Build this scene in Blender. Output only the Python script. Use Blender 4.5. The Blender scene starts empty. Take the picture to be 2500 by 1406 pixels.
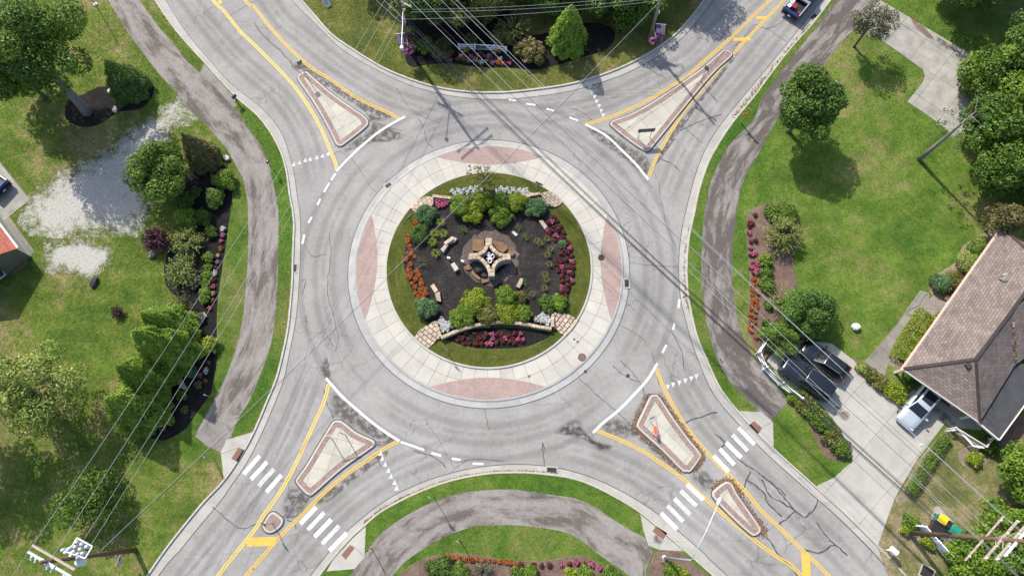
import bpy, bmesh, math, random
import numpy as np
from mathutils import Vector, Matrix

# ---------------------------------------------------------------- camera, sky, sun, exposure
SC = bpy.context.scene
COL = SC.collection
F_PX, CAM_H, NADIR_Y, CX, CY = 1750.0, 66.0, 1225.0, 1250.0, 703.0
TILT = math.atan((NADIR_Y - CY) / F_PX)
cam_d = bpy.data.cameras.new('camera')
cam = bpy.data.objects.new('camera', cam_d)
COL.objects.link(cam)
cam.location = (0, 0, CAM_H)
cam.rotation_euler = (TILT, 0, 0)
cam_d.sensor_width = 36.0
cam_d.lens = 36.0 * F_PX / 2500.0
cam_d.clip_end = 3000
SC.camera = cam

SUN_AZ = math.radians(123)      # direction the light comes from, counter-clockwise from +X
SUN_EL = math.radians(46)
world = bpy.data.worlds.new('World')
SC.world = world
world.use_nodes = True
wn = world.node_tree
bg = wn.nodes['Background']
sky = wn.nodes.new('ShaderNodeTexSky')
sky.sky_type = 'NISHITA'
sky.sun_disc = False
sky.sun_elevation = SUN_EL
sky.sun_rotation = math.pi / 2 - SUN_AZ
sky.dust_density = 2.0
wn.links.new(sky.outputs[0], bg.inputs[0])
bg.inputs[1].default_value = 0.15
sun_d = bpy.data.lights.new('sun', 'SUN')
sun_d.energy = 3.9
sun_d.angle = math.radians(0.6)
sun_d.color = (1.0, 0.945, 0.85)
sun = bpy.data.objects.new('sun', sun_d)
COL.objects.link(sun)
sd = Vector((math.cos(SUN_AZ) * math.cos(SUN_EL), math.sin(SUN_AZ) * math.cos(SUN_EL), math.sin(SUN_EL)))
sun.rotation_euler = sd.to_track_quat('Z', 'Y').to_euler()
sun.location = (0, 0, 90)
SC.view_settings.view_transform = 'Standard'
SC.view_settings.look = 'None'
SC.view_settings.exposure = 0.68
SC.view_settings.gamma = 1.0
SC.view_settings.use_curve_mapping = False
SC.cycles.max_bounces = 6
SC.cycles.transparent_max_bounces = 8

# ---------------------------------------------------------------- survey: a spot seen in the aerial view, on the plane z
_ct, _st = math.cos(TILT), math.sin(TILT)
def P(x, y, z=0.0):
    a, b = x - CX, CY - y
    dx, dy, dz = a, _st * F_PX + _ct * b, -_ct * F_PX + _st * b
    s = (z - CAM_H) / dz
    return Vector((dx * s, dy * s, z))
def PL(pts, z=0.0):
    return [P(p[0], p[1], z) for p in pts]
def lerp(a, b, t):
    return a + (b - a) * t
def smooth(pts, n=6, closed=False):
    """Catmull-Rom through the points"""
    pts = [Vector(p) for p in pts]
    m = len(pts); out = []
    rng = range(m) if closed else range(m - 1)
    for i in rng:
        if closed:
            p0, p1, p2, p3 = pts[i - 1], pts[i], pts[(i + 1) % m], pts[(i + 2) % m]
        else:
            p1, p2 = pts[i], pts[i + 1]
            p0 = pts[i - 1] if i > 0 else p1 * 2 - p2
            p3 = pts[i + 2] if i + 2 < m else p2 * 2 - p1
        for k in range(n):
            t = k / n
            out.append(0.5 * ((2 * p1) + (p2 - p0) * t + (2 * p0 - 5 * p1 + 4 * p2 - p3) * t * t + (3 * p1 - p0 - 3 * p2 + p3) * t ** 3))
    if not closed: out.append(pts[-1])
    return out
def resample(pts, step):
    pts = [Vector(p) for p in pts]
    d = [0.0]
    for a, b in zip(pts, pts[1:]): d.append(d[-1] + (b - a).length)
    n = max(2, int(round(d[-1] / step)) + 1)
    out, j = [], 0
    for i in range(n):
        s = d[-1] * i / (n - 1)
        while j < len(d) - 2 and d[j + 1] < s: j += 1
        seg = d[j + 1] - d[j]
        out.append(pts[j].lerp(pts[j + 1], 0 if seg == 0 else (s - d[j]) / seg))
    return out
def offset(pts, d):
    """shift a polyline to its left by d (in plan)"""
    out = []
    for i, p in enumerate(pts):
        a = pts[max(i - 1, 0)]; b = pts[min(i + 1, len(pts) - 1)]
        t = (b - a); t.z = 0
        if t.length < 1e-9: t = Vector((1, 0, 0))
        t.normalize()
        out.append(p + Vector((-t.y, t.x, 0)) * d)
    return out
def offset_closed(pts, d):
    out = []; n = len(pts)
    for i, p in enumerate(pts):
        t = pts[(i + 1) % n] - pts[i - 1]; t.z = 0; t.normalize()
        out.append(p + Vector((-t.y, t.x, 0)) * d)
    return out
def area2(pts):
    return sum(a.x * b.y - b.x * a.y for a, b in zip(pts, pts[1:] + pts[:1])) / 2
def ccw(pts):
    return pts if area2(pts) > 0 else pts[::-1]
def inpoly(xy, poly):
    """numpy point in polygon"""
    x, y = xy[:, 0], xy[:, 1]
    r = np.zeros(len(xy), bool)
    px = np.array([p[0] for p in poly]); py = np.array([p[1] for p in poly])
    j = len(px) - 1
    for i in range(len(px)):
        c = ((py[i] > y) != (py[j] > y))
        if py[j] != py[i]:
            r ^= c & (x < (px[j] - px[i]) * (y - py[i]) / (py[j] - py[i]) + px[i])
        j = i
    return r

# ---------------------------------------------------------------- objects
OFF = {}
def tag(o, label=None, cat=None, group=None, kind=None):
    if label: o['label'] = label
    if cat: o['category'] = cat
    if group: o['group'] = group
    if kind: o['kind'] = kind
    return o
def thing(name, label, cat, loc=(0, 0, 0), group=None, rotz=0.0):
    o = bpy.data.objects.new(name, None)
    o.empty_display_size = 0.3
    COL.objects.link(o)
    o.location = loc; o.rotation_euler = (0, 0, rotz)
    OFF[o.name] = Vector(loc)
    return tag(o, label, cat, group)
class MB:
    def __init__(s): s.v = []; s.f = []; s.uv = None
    def add(s, vs, fs):
        b = len(s.v); s.v += [tuple(v) for v in vs]; s.f += [tuple(i + b for i in f) for f in fs]; return s
    def box(s, c, size, rz=0.0, taper=1.0, m=None):
        hx, hy, hz = size[0] / 2, size[1] / 2, size[2] / 2
        cs, sn = math.cos(rz), math.sin(rz); vs = []
        for z in (-1, 1):
            k = taper if z > 0 else 1.0
            for x, y in ((-1, -1), (1, -1), (1, 1), (-1, 1)):
                X, Y = x * hx * k, y * hy * k
                vs.append(Vector((c[0] + X * cs - Y * sn, c[1] + X * sn + Y * cs, c[2] + z * hz)))
        if m is not None: vs = [m @ v for v in vs]
        return s.add(vs, [(0, 3, 2, 1), (4, 5, 6, 7), (0, 1, 5, 4), (1, 2, 6, 5), (2, 3, 7, 6), (3, 0, 4, 7)])
    def bar(s, a, b, w, h, up=(0, 0, 1)):
        a, b = Vector(a), Vector(b); t = (b - a).normalized(); u = Vector(up)
        if abs(t.dot(u)) > 0.98: u = Vector((1, 0, 0))
        sd_ = t.cross(u).normalized(); u = sd_.cross(t)
        vs = []
        for p in (a, b):
            for i, j in ((-1, -1), (1, -1), (1, 1), (-1, 1)):
                vs.append(p + sd_ * (i * w / 2) + u * (j * h / 2))
        return s.add(vs, [(0, 1, 2, 3), (7, 6, 5, 4), (0, 4, 5, 1), (1, 5, 6, 2), (2, 6, 7, 3), (3, 7, 4, 0)])
    def prism(s, poly, z0, z1, bevel=0.0, bottom=False):
        """vertical prism; optional top chamfer"""
        poly = ccw([Vector((p[0], p[1], 0)) for p in poly]); n = len(poly); vs = []
        if bevel > 0:
            inn = offset_closed(poly, bevel)
            vs = [(p.x, p.y, z0) for p in poly] + [(p.x, p.y, z1 - bevel) for p in poly] + [(p.x, p.y, z1) for p in inn]
            fs = [tuple(2 * n + i for i in range(n))]
            for k in (0, n):
                fs += [(k + i, k + (i + 1) % n, k + n + (i + 1) % n, k + n + i) for i in range(n)]
        else:
            vs = [(p.x, p.y, z0) for p in poly] + [(p.x, p.y, z1) for p in poly]
            fs = [tuple(n + i for i in range(n))] + [(i, (i + 1) % n, n + (i + 1) % n, n + i) for i in range(n)]
        if bottom: fs.append(tuple(range(n))[::-1])
        return s.add(vs, fs)
    def sheet(s, poly):
        poly = ccw([Vector(p) for p in poly])
        return s.add(poly, [tuple(range(len(poly)))])
    def strip(s, a, b):
        n = len(a); base = len(s.v)
        s.v += [tuple(p) for p in a] + [tuple(p) for p in b]
        for i in range(n - 1): s.f.append((base + i, base + i + 1, base + n + i + 1, base + n + i))
        return s
    def tube(s, pts, r, n=8, cap=True):
        pts = [Vector(p) for p in pts]; m = len(pts)
        rs = r if isinstance(r, (list, tuple)) else [r] * m
        base = len(s.v); ref = None
        for i, p in enumerate(pts):
            t = (pts[min(i + 1, m - 1)] - pts[max(i - 1, 0)]).normalized()
            if ref is None: ref = Vector((0, 0, 1)) if abs(t.z) < 0.9 else Vector((1, 0, 0))
            u = t.cross(ref); 
            if u.length < 1e-6: u = t.cross(Vector((0, 1, 0)))
            u.normalize(); w = u.cross(t); ref = w
            for k in range(n):
                a = 2 * math.pi * k / n
                s.v.append(tuple(p + (u * math.cos(a) + w * math.sin(a)) * rs[i]))
        for i in range(m - 1):
            for k in range(n):
                s.f.append((base + i * n + k, base + i * n + (k + 1) % n, base + (i + 1) * n + (k + 1) % n, base + (i + 1) * n + k))
        if cap:
            s.f.append(tuple(base + k for k in range(n))[::-1]); s.f.append(tuple(base + (m - 1) * n + k for k in range(n)))
        return s
    def lathe(s, c, prof, n=16):
        base = len(s.v); m = len(prof)
        for r, z in prof:
            for k in range(n):
                a = 2 * math.pi * k / n
                s.v.append((c[0] + r * math.cos(a), c[1] + r * math.sin(a), c[2] + z))
        for i in range(m - 1):
            for k in range(n):
                s.f.append((base + i * n + k, base + i * n + (k + 1) % n, base + (i + 1) * n + (k + 1) % n, base + (i + 1) * n + k))
        s.f.append(tuple(base + k for k in range(n))[::-1]); s.f.append(tuple(base + (m - 1) * n + k for k in range(n)))
        return s
    def rock(s, c, size, rng, rz=0.0, flat=0.75, jag=0.22):
        """faceted boulder: jittered, squashed, subdivided octahedral ball"""
        base = len(s.v); nu, nv = 7, 4; cs, sn = math.cos(rz), math.sin(rz)
        rows = []
        for j in range(nv + 1):
            th = math.pi * j / nv; row = []
            for i in range(nu if 0 < j < nv else 1):
                ph = 2 * math.pi * (i + 0.5 * (j % 2)) / nu
                k = 1 + rng.uniform(-jag, jag)
                x = math.sin(th) * math.cos(ph) * k * size[0] / 2; y = math.sin(th) * math.sin(ph) * k * size[1] / 2
                z = max(-flat, min(flat, math.cos(th))) * k * size[2] / 2 + size[2] * 0.3
                row.append(len(s.v)); s.v.append((c[0] + x * cs - y * sn, c[1] + x * sn + y * cs, c[2] + z))
            rows.append(row)
        for i in range(nu):
            k = (i + 1) % nu
            s.f.append((rows[0][0], rows[1][i], rows[1][k])); s.f.append((rows[nv][0], rows[nv - 1][k], rows[nv - 1][i]))
        for j in range(1, nv - 1):
            for i in range(nu):
                k = (i + 1) % nu
                s.f.append((rows[j][i], rows[j + 1][i], rows[j + 1][k], rows[j][k]))
        return s
    def mesh(s, name, mat, off=Vector((0, 0, 0)), shade=False, fix=False):
        me = bpy.data.meshes.new(name)
        me.from_pydata([(v[0] - off[0], v[1] - off[1], v[2] - off[2]) for v in s.v], [], s.f)
        if fix:
            bm = bmesh.new(); bm.from_mesh(me)
            bmesh.ops.recalc_face_normals(bm, faces=bm.faces)
            bm.to_mesh(me); bm.free()
        if shade: me.polygons.foreach_set('use_smooth', [True] * len(me.polygons))
        for m in (mat if isinstance(mat, (list, tuple)) else [mat]): me.materials.append(M[m] if isinstance(m, str) else m)
        me.update()
        return me
    def build(s, name, mat, parent=None, shade=False, loc=None, fix=False, local=False):
        off = Vector((0, 0, 0))
        if local: off = Vector((0, 0, 0))
        elif parent is not None: off = OFF.get(parent.name, off)
        elif loc is not None: off = Vector(loc)
        o = bpy.data.objects.new(name, s.mesh(name, mat, off, shade, fix))
        COL.objects.link(o)
        if parent is not None: o.parent = parent; OFF[o.name] = off
        elif loc is not None: o.location = loc; OFF[o.name] = off
        return o
def tri(o):
    bm = bmesh.new(); bm.from_mesh(o.data)
    bmesh.ops.triangulate(bm, faces=[f for f in bm.faces if len(f.verts) > 4])
    bm.to_mesh(o.data); bm.free(); return o
def bevel(o, w, seg=1):
    bm = bmesh.new(); bm.from_mesh(o.data)
    bmesh.ops.remove_doubles(bm, verts=bm.verts, dist=1e-5)
    bmesh.ops.bevel(bm, geom=[e for e in bm.edges if len(e.link_faces) == 2 and e.calc_face_angle(0) > 0.5], offset=w, segments=seg, affect='EDGES', profile=0.5)
    bm.to_mesh(o.data); bm.free(); return o
def copy_tree(o, parent=None, loc=None, rotz=None, scale=None):
    c = o.copy(); COL.objects.link(c); c.parent = parent
    if loc is not None: c.location = loc; OFF[c.name] = Vector(loc)
    if rotz is not None: c.rotation_euler = (0, 0, rotz)
    if scale is not None: c.scale = (scale, scale, scale) if not isinstance(scale, (tuple, list)) else scale
    for ch in list(o.children): copy_tree(ch, c)
    return c
# ---------------------------------------------------------------- materials (all procedural)
M = {}
class NT:
    def __init__(s, name):
        m = bpy.data.materials.new(name); m.use_nodes = True
        s.m = m; s.t = m.node_tree; s.b = s.t.nodes['Principled BSDF']; s.out = s.t.nodes['Material Output']
        M[name] = m; s._c = None
    def n(s, typ, **kw):
        x = s.t.nodes.new(typ)
        for k, v in kw.items():
            if hasattr(x, k): setattr(x, k, v)
        return x
    def link(s, a, b): s.t.links.new(a, b)
    def co(s):
        if s._c is None: s._c = s.n('ShaderNodeTexCoord')
        return s._c.outputs['Object']
    def world(s):
        g = s.n('ShaderNodeNewGeometry'); return g.outputs['Position']
    def noise(s, scale, detail=4, rough=0.55, vec=None, dist=0.0, out='Fac'):
        x = s.n('ShaderNodeTexNoise'); x.inputs['Scale'].default_value = scale; x.inputs['Detail'].default_value = detail
        x.inputs['Roughness'].default_value = rough; x.inputs['Distortion'].default_value = dist
        s.link(vec if vec is not None else s.world(), x.inputs['Vector']); return x.outputs[out]
    def ramp(s, fac, stops):
        r = s.n('ShaderNodeValToRGB'); e = r.color_ramp.elements
        while len(e) < len(stops): e.new(0.5)
        for i, (p, c) in enumerate(stops):
            e[i].position = p; e[i].color = (c if isinstance(c, tuple) else (c, c, c)) + (1,) if not (isinstance(c, tuple) and len(c) == 4) else c
        s.link(fac, r.inputs[0]); return r.outputs[0]
    def mix(s, fac, a, b, mode='MIX'):
        x = s.n('ShaderNodeMix'); x.data_type = 'RGBA'; x.blend_type = mode
        for i, val in ((0, fac), (6, a), (7, b)):
            if isinstance(val, (int, float)): x.inputs[i].default_value = val if i == 0 else (val, val, val, 1)
            elif isinstance(val, tuple): x.inputs[i].default_value = val + (1,)
            else: s.link(val, x.inputs[i])
        return x.outputs[2]
    def math(s, op, a, b=0.0, clamp=False):
        x = s.n('ShaderNodeMath'); x.operation = op; x.use_clamp = clamp
        for i, val in ((0, a), (1, b)):
            if isinstance(val, (int, float)): x.inputs[i].default_value = val
            else: s.link(val, x.inputs[i])
        return x.outputs[0]
    def bump(s, h, strength=0.4, dist=0.05):
        x = s.n('ShaderNodeBump'); x.inputs['Strength'].default_value = strength; x.inputs['Distance'].default_value = dist
        s.link(h, x.inputs['Height']); s.link(x.outputs[0], s.b.inputs['Normal']); return x
    def base(s, c, rough=0.8, metal=0.0, spec=0.3):
        if isinstance(c, tuple): s.b.inputs['Base Color'].default_value = c + (1,)
        else: s.link(c, s.b.inputs['Base Color'])
        s.b.inputs['Roughness'].default_value = rough; s.b.inputs['Metallic'].default_value = metal
        s.b.inputs['Specular IOR Level'].default_value = spec
        return s
def plain(name, c, rough=0.6, metal=0.0, spec=0.4, var=0.12, scale=6.0, bump=0.0):
    t = NT(name)
    n = t.noise(scale, 5, 0.6, vec=t.co())
    lo = tuple(max(0, x * (1 - var)) for x in c); hi = tuple(x * (1 + var) for x in c)
    t.base(t.ramp(n, [(0.3, lo), (0.7, hi)]), rough, metal, spec)
    if bump: t.bump(t.noise(scale * 6, 4, 0.6, vec=t.co()), bump, 0.02)
    return t
def attr_leaf(name, dark, mid, light, trans=0.25, rough=0.55, hue=None):
    """leaf colour differs from leaf to leaf"""
    t = NT(name)
    a = t.n('ShaderNodeAttribute'); a.attribute_name = 'v'
    c = t.ramp(a.outputs['Fac'], [(0.0, dark), (0.5, mid), (1.0, light)])
    if hue:
        c = t.mix(t.ramp(t.noise(0.9, 3, 0.5), [(0.45, 0.0), (0.65, 1.0)]), c, hue)
    t.base(c, rough, 0, 0.3)
    tr = t.n('ShaderNodeBsdfTranslucent'); t.link(c, tr.inputs['Color'])
    mx = t.n('ShaderNodeMixShader'); mx.inputs[0].default_value = trans
    t.link(t.b.outputs[0], mx.inputs[1]); t.link(tr.outputs[0], mx.inputs[2]); t.link(mx.outputs[0], t.out.inputs[0])
    return t

# asphalt of the carriageway: pale worn aggregate, patches, hairline cracks
def asphalt(name, dark, light, crack=1.0, patch=0.5):
    t = NT(name)
    fine = t.noise(22, 4, 0.75); mid = t.noise(0.35, 6, 0.6); big = t.noise(0.09, 3, 0.5)
    c = t.ramp(t.math('ADD', t.math('MULTIPLY', mid, 0.55), t.math('MULTIPLY', big, 0.45)), [(0.36, dark), (0.62, light)])
    g = t.n('ShaderNodeVectorMath'); g.operation = 'DISTANCE'; t.link(t.world(), g.inputs[0]); g.inputs[1].default_value = (RC.x, RC.y, 0.0)
    dd = t.math('ADD', g.outputs['Value'], t.math('MULTIPLY', t.noise(0.25, 3), 1.6))
    cx = t.n('ShaderNodeCombineXYZ'); t.link(dd, cx.inputs[0])
    band = t.noise(0.75, 4, 0.6, vec=cx.outputs[0])
    c = t.mix(0.22, c, t.ramp(band, [(0.32, 0.36), (0.68, 0.62)]), 'OVERLAY')
    c = t.mix(0.9, c, t.ramp(fine, [(0.28, 0.30), (0.42, 0.50), (0.6, 0.56), (0.75, 0.70)]), 'OVERLAY')
    c = t.mix(0.4, c, t.ramp(t.noise(2.6, 5, 0.75), [(0.3, 0.36), (0.7, 0.64)]), 'OVERLAY')
    c = t.mix(t.ramp(t.noise(9, 2, 0.5), [(0.66, 0.0), (0.74, 0.5)]), c, tuple(x * 0.5 for x in dark))
    c = t.mix(t.ramp(t.noise(0.5, 5, 0.7), [(0.62, 0.0), (0.74, 0.25)]), c, tuple(x * 0.62 for x in dark))
    # hairline cracks, only in patches
    wv = t.noise(1.1, 4, 0.6, out='Color')
    vm = t.n('ShaderNodeVectorMath'); vm.operation = 'SCALE'; vm.inputs['Scale'].default_value = 0.9; t.link(wv, vm.inputs[0])
    va = t.n('ShaderNodeVectorMath'); va.operation = 'ADD'; t.link(t.world(), va.inputs[0]); t.link(vm.outputs[0], va.inputs[1])
    vo = t.n('ShaderNodeTexVoronoi'); vo.feature = 'DISTANCE_TO_EDGE'; vo.inputs['Scale'].default_value = 0.42; t.link(va.outputs[0], vo.inputs['Vector'])
    line = t.ramp(vo.outputs['Distance'], [(0.0, 1.0), (0.018, 0.0)])
    mask = t.ramp(t.noise(0.13, 3, 0.6), [(0.5, 0.0), (0.6, 1.0)])
    k = t.math('MULTIPLY', t.math('MULTIPLY', line, mask), crack, True)
    c = t.mix(t.math('MULTIPLY', k, 0.55), c, (0.035, 0.034, 0.034))
    t.base(c, 0.9, 0, 0.2)
    t.bump(fine, 0.35, 0.02)
    return t
def make_asphalt(): asphalt('old_asphalt', (0.13, 0.115, 0.105), (0.25, 0.232, 0.22)); asphalt(*ASP)
ASP = ('asphalt', (0.205, 0.196, 0.186), (0.268, 0.258, 0.246))
def path_mat(name, lo, hi, thr):
    t = NT(name)
    fine = t.noise(26, 4, 0.75)
    uv = t.n('ShaderNodeTexCoord').outputs['UV']
    mp = t.n('ShaderNodeMapping'); mp.inputs['Scale'].default_value = (0.26, 0.75, 1); t.link(uv, mp.inputs[0])
    mp2 = t.n('ShaderNodeMapping'); mp2.inputs['Scale'].default_value = (0.5, 1.2, 1); t.link(uv, mp2.inputs[0])
    n = t.math('ADD', t.math('MULTIPLY', t.noise(1.0, 5, 0.6, vec=mp.outputs[0], dist=0.4), 0.55), t.math('MULTIPLY', t.noise(1.1, 9, 0.82, vec=mp2.outputs[0], dist=0.3), 0.45))
    m = t.ramp(n, [(thr - 0.05, 0.0), (thr, 0.55), (thr + 0.07, 1.0)])
    c = t.mix(m, lo, hi)
    c = t.mix(0.5, c, t.ramp(t.noise(3, 5, 0.75), [(0.3, 0.36), (0.7, 0.64)]), 'OVERLAY')
    c = t.mix(0.8, c, t.ramp(fine, [(0.3, 0.36), (0.7, 0.64)]), 'OVERLAY')
    t.base(c, 0.92, 0, 0.2); t.bump(fine, 0.4, 0.02)
path_mat('path_asphalt', (0.100, 0.085, 0.075), (0.225, 0.206, 0.191), 0.485)
path_mat('path_dark', (0.092, 0.079, 0.071), (0.225, 0.207, 0.195), 0.535)
def concrete(name, c, var=0.10, stain=0.25, tone=True):
    t = NT(name)
    oi = t.n('ShaderNodeObjectInfo')
    a = t.ramp(t.noise(0.7, 6, 0.65), [(0.3, tuple(x * (1 - var * 1.6) for x in c)), (0.7, tuple(x * (1 + var) for x in c))])
    if tone: a = t.mix(1.0, a, t.ramp(oi.outputs['Random'], [(0, 0.86), (1, 1.0)]), 'MULTIPLY')
    st = t.ramp(t.noise(0.28, 6, 0.7), [(0.56, 0.0), (0.72, stain)])
    a = t.mix(st, a, tuple(x * 0.45 for x in c))
    a = t.mix(0.35, a, t.ramp(t.noise(40, 3, 0.7), [(0.3, 0.35), (0.7, 0.65)]), 'OVERLAY')
    t.base(a, 0.88, 0, 0.25); t.bump(t.noise(30, 4, 0.7), 0.2, 0.02)
concrete('apron_concrete', (0.43, 0.41, 0.363), 0.07, 0.32)
concrete('kerb_concrete', (0.44, 0.415, 0.37), 0.08, 0.4)
concrete('gutter_concrete', (0.36, 0.345, 0.315), 0.10, 0.35)
concrete('kerb_grey', (0.36, 0.355, 0.34), 0.09, 0.4)
concrete('drive_concrete', (0.365, 0.35, 0.315), 0.09, 0.3)
concrete('old_concrete', (0.31, 0.295, 0.265), 0.2, 0.7)
concrete('walk_concrete', (0.23, 0.21, 0.185), 0.16, 0.5)
concrete('island_concrete', (0.42, 0.40, 0.34), 0.09, 0.4)
def bricks(name, scale, c1, c2, mortar, bw=0.5, rh=0.25, rot=0.0):
    t = NT(name)
    b = t.n('ShaderNodeTexBrick'); b.inputs['Scale'].default_value = scale
    b.inputs['Color1'].default_value = c1 + (1,); b.inputs['Color2'].default_value = c2 + (1,); b.inputs['Mortar'].default_value = mortar + (1,)
    b.inputs['Mortar Size'].default_value = 0.018; b.inputs['Brick Width'].default_value = bw; b.inputs['Row Height'].default_value = rh
    mp = t.n('ShaderNodeMapping'); mp.inputs['Rotation'].default_value = (0, 0, rot); t.link(t.world(), mp.inputs[0]); t.link(mp.outputs[0], b.inputs['Vector'])
    c = t.mix(0.6, b.outputs['Color'], t.ramp(t.noise(0.5, 6, 0.7), [(0.3, 0.38), (0.7, 0.6)]), 'OVERLAY')
    t.base(c, 0.85, 0, 0.25)
    t.bump(t.math('SUBTRACT', 1.0, b.outputs['Fac']), 0.5, 0.02)
bricks('brick_pavers', 2.2, (0.335, 0.232, 0.205), (0.27, 0.185, 0.163), (0.33, 0.295, 0.265))
bricks('brick_border', 2.6, (0.285, 0.195, 0.17), (0.20, 0.135, 0.12), (0.27, 0.24, 0.21), 0.5, 0.5)
plain('warning_brick', (0.175, 0.085, 0.066), 0.8, var=0.2, scale=8, bump=0.3)

def paint(name, c, wear=0.4):
    t = NT(name)
    w = t.ramp(t.noise(3.5, 8, 0.8), [(0.60 - wear * 0.1, 0.0), (0.74, 0.9)])
    cc = t.ramp(t.noise(2.0, 5, 0.6), [(0.3, tuple(x * 0.86 for x in c)), (0.7, c)])
    t.base(t.mix(w, cc, (0.24, 0.235, 0.23)), 0.7, 0, 0.3)
paint('white_paint', (0.60, 0.60, 0.585), 1.0); paint('worn_white_paint', (0.54, 0.54, 0.53), 1.8)
paint('yellow_paint', (0.58, 0.375, 0.060), 1.0); paint('pale_yellow_paint', (0.66, 0.46, 0.10), 0.6)
plain('tar', (0.060, 0.057, 0.055), 0.6, var=0.3, scale=3)
def stain(name, c, thr=0.48):
    t = NT(name)
    k = t.ramp(t.noise(1.4, 7, 0.7), [(thr, 0.0), (thr + 0.08, 1.0)])
    col = t.mix(k, (0.215, 0.205, 0.195), c)
    col = t.mix(0.7, col, t.ramp(t.noise(24, 4, 0.7), [(0.3, 0.36), (0.7, 0.64)]), 'OVERLAY')
    t.base(col, 0.85, 0, 0.25)
def decal(name, c, k, thr, soft=True, scale=1.2):
    """thin film of dirt or rubber lying on the road, with the road showing through it"""
    t = NT(name); t.base(c, 0.85, 0, 0.2)
    a = t.n('ShaderNodeAttribute'); a.attribute_name = 'edge'
    n = t.ramp(t.noise(scale, 7, 0.72), [(thr, 0.0), (thr + 0.16, 1.0)])
    f = t.math('MULTIPLY', t.math('MULTIPLY', t.ramp(a.outputs['Fac'], [(0.0, 0.0), (1.0, 1.0)]), n), k, True)
    tr = t.n('ShaderNodeBsdfTransparent'); mx = t.n('ShaderNodeMixShader')
    t.link(f, mx.inputs[0]); t.link(tr.outputs[0], mx.inputs[1]); t.link(t.b.outputs[0], mx.inputs[2]); t.link(mx.outputs[0], t.out.inputs[0])
decal('road_dirt', (0.085, 0.074, 0.065), 0.62, 0.40, scale=1.8); decal('wet_patch', (0.05, 0.048, 0.046), 0.75, 0.40, scale=1.3)
decal('tyre_wear', (0.085, 0.081, 0.078), 0.13, 0.25, scale=0.35); decal('oil_drip', (0.07, 0.066, 0.062), 0.12, 0.40, scale=0.8)
decal('rust_stain', (0.16, 0.085, 0.05), 0.55, 0.3)

# lawns
def lawn(name, lush, mid, dry, dryness=0.5, bias=0.0):
    t = NT(name)
    big = t.noise(0.10, 4, 0.6); med = t.noise(0.55, 7, 0.78); fine = t.noise(4.0, 6, 0.85)
    s = t.math('ADD', t.math('MULTIPLY', big, 0.5), t.math('MULTIPLY', med, 0.5))
    c = t.ramp(s, [(0.38 + bias, lush), (0.5 + bias, mid), (0.66 - dryness * 0.1 + bias, dry)])
    c = t.mix(0.8, c, t.ramp(fine, [(0.25, 0.28), (0.5, 0.52), (0.78, 0.78)]), 'OVERLAY')
    c = t.mix(0.6, c, t.ramp(t.noise(0.28, 6, 0.75), [(0.32, 0.32), (0.68, 0.68)]), 'OVERLAY')
    a = t.n('ShaderNodeAttribute'); a.attribute_name = 'v'
    c = t.mix(0.8, c, t.ramp(a.outputs['Fac'], [(0, 0.5), (0.5, 0.62), (1.0, 0.80)]), 'SOFT_LIGHT')
    t.base(c, 0.9, 0, 0.15)
    t.bump(t.noise(14, 5, 0.8), 0.9, 0.08)
lawn('lawn_left', (0.047, 0.100, 0.013), (0.104, 0.144, 0.023), (0.226, 0.189, 0.083), 0.7)
lawn('lawn_right', (0.043, 0.099, 0.013), (0.093, 0.150, 0.021), (0.190, 0.179, 0.065), 0.5)
lawn('lawn_verge', (0.043, 0.102, 0.013), (0.077, 0.138, 0.018), (0.149, 0.147, 0.045), 0.2)
lawn('lawn_top', (0.058, 0.090, 0.016), (0.118, 0.125, 0.029), (0.226, 0.179, 0.077), 0.8)
lawn('lawn_dry', (0.074, 0.100, 0.027), (0.137, 0.138, 0.052), (0.248, 0.204, 0.117), 0.9)
def ring_lawn():
    t = NT('lawn_ring')
    # mown in rings round the middle of the roundabout
    g = t.n('ShaderNodeVectorMath'); g.operation = 'DISTANCE'; t.link(t.world(), g.inputs[0]); g.inputs[1].default_value = (RC.x, RC.y, 0.15)
    w = t.math('SINE', t.math('ADD', t.math('MULTIPLY', g.outputs['Value'], 9.0), t.math('MULTIPLY', t.noise(0.5, 3), 5.0)))
    c = t.ramp(t.noise(0.5, 6, 0.7), [(0.35, (0.050, 0.068, 0.009)), (0.68, (0.098, 0.108, 0.022))])
    c = t.mix(t.ramp(t.math('MULTIPLY', w, t.noise(0.4, 3)), [(0.38, 0.0), (0.62, 0.4)]), c, (0.15, 0.145, 0.055))
    c = t.mix(0.8, c, t.ramp(t.noise(9, 5, 0.8), [(0.25, 0.26), (0.78, 0.72)]), 'OVERLAY')
    t.base(c, 0.9, 0, 0.15); t.bump(t.noise(16, 5, 0.8), 0.8, 0.06)
def mulch(name, lo, mid, hi):
    t = NT(name)
    f = t.noise(5, 7, 0.9); b = t.noise(0.6, 5, 0.75)
    c = t.ramp(t.math('ADD', t.math('MULTIPLY', f, 0.6), t.math('MULTIPLY', b, 0.4)), [(0.36, lo), (0.52, mid), (0.68, hi)])
    c = t.mix(0.7, c, t.ramp(t.noise(13, 3, 0.8), [(0.3, 0.3), (0.7, 0.72)]), 'OVERLAY')
    t.base(c, 0.95, 0, 0.2); t.bump(f, 1.0, 0.08)
mulch('black_mulch', (0.006, 0.006, 0.006), (0.014, 0.013, 0.013), (0.055, 0.047, 0.043))
mulch('grey_mulch', (0.010, 0.009, 0.009), (0.027, 0.024, 0.023), (0.120, 0.100, 0.090))
mulch('brown_mulch', (0.080, 0.048, 0.036), (0.155, 0.105, 0.083), (0.27, 0.20, 0.16))
mulch('tan_mulch', (0.13, 0.10, 0.075), (0.23, 0.19, 0.14), (0.36, 0.31, 0.24))
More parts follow.
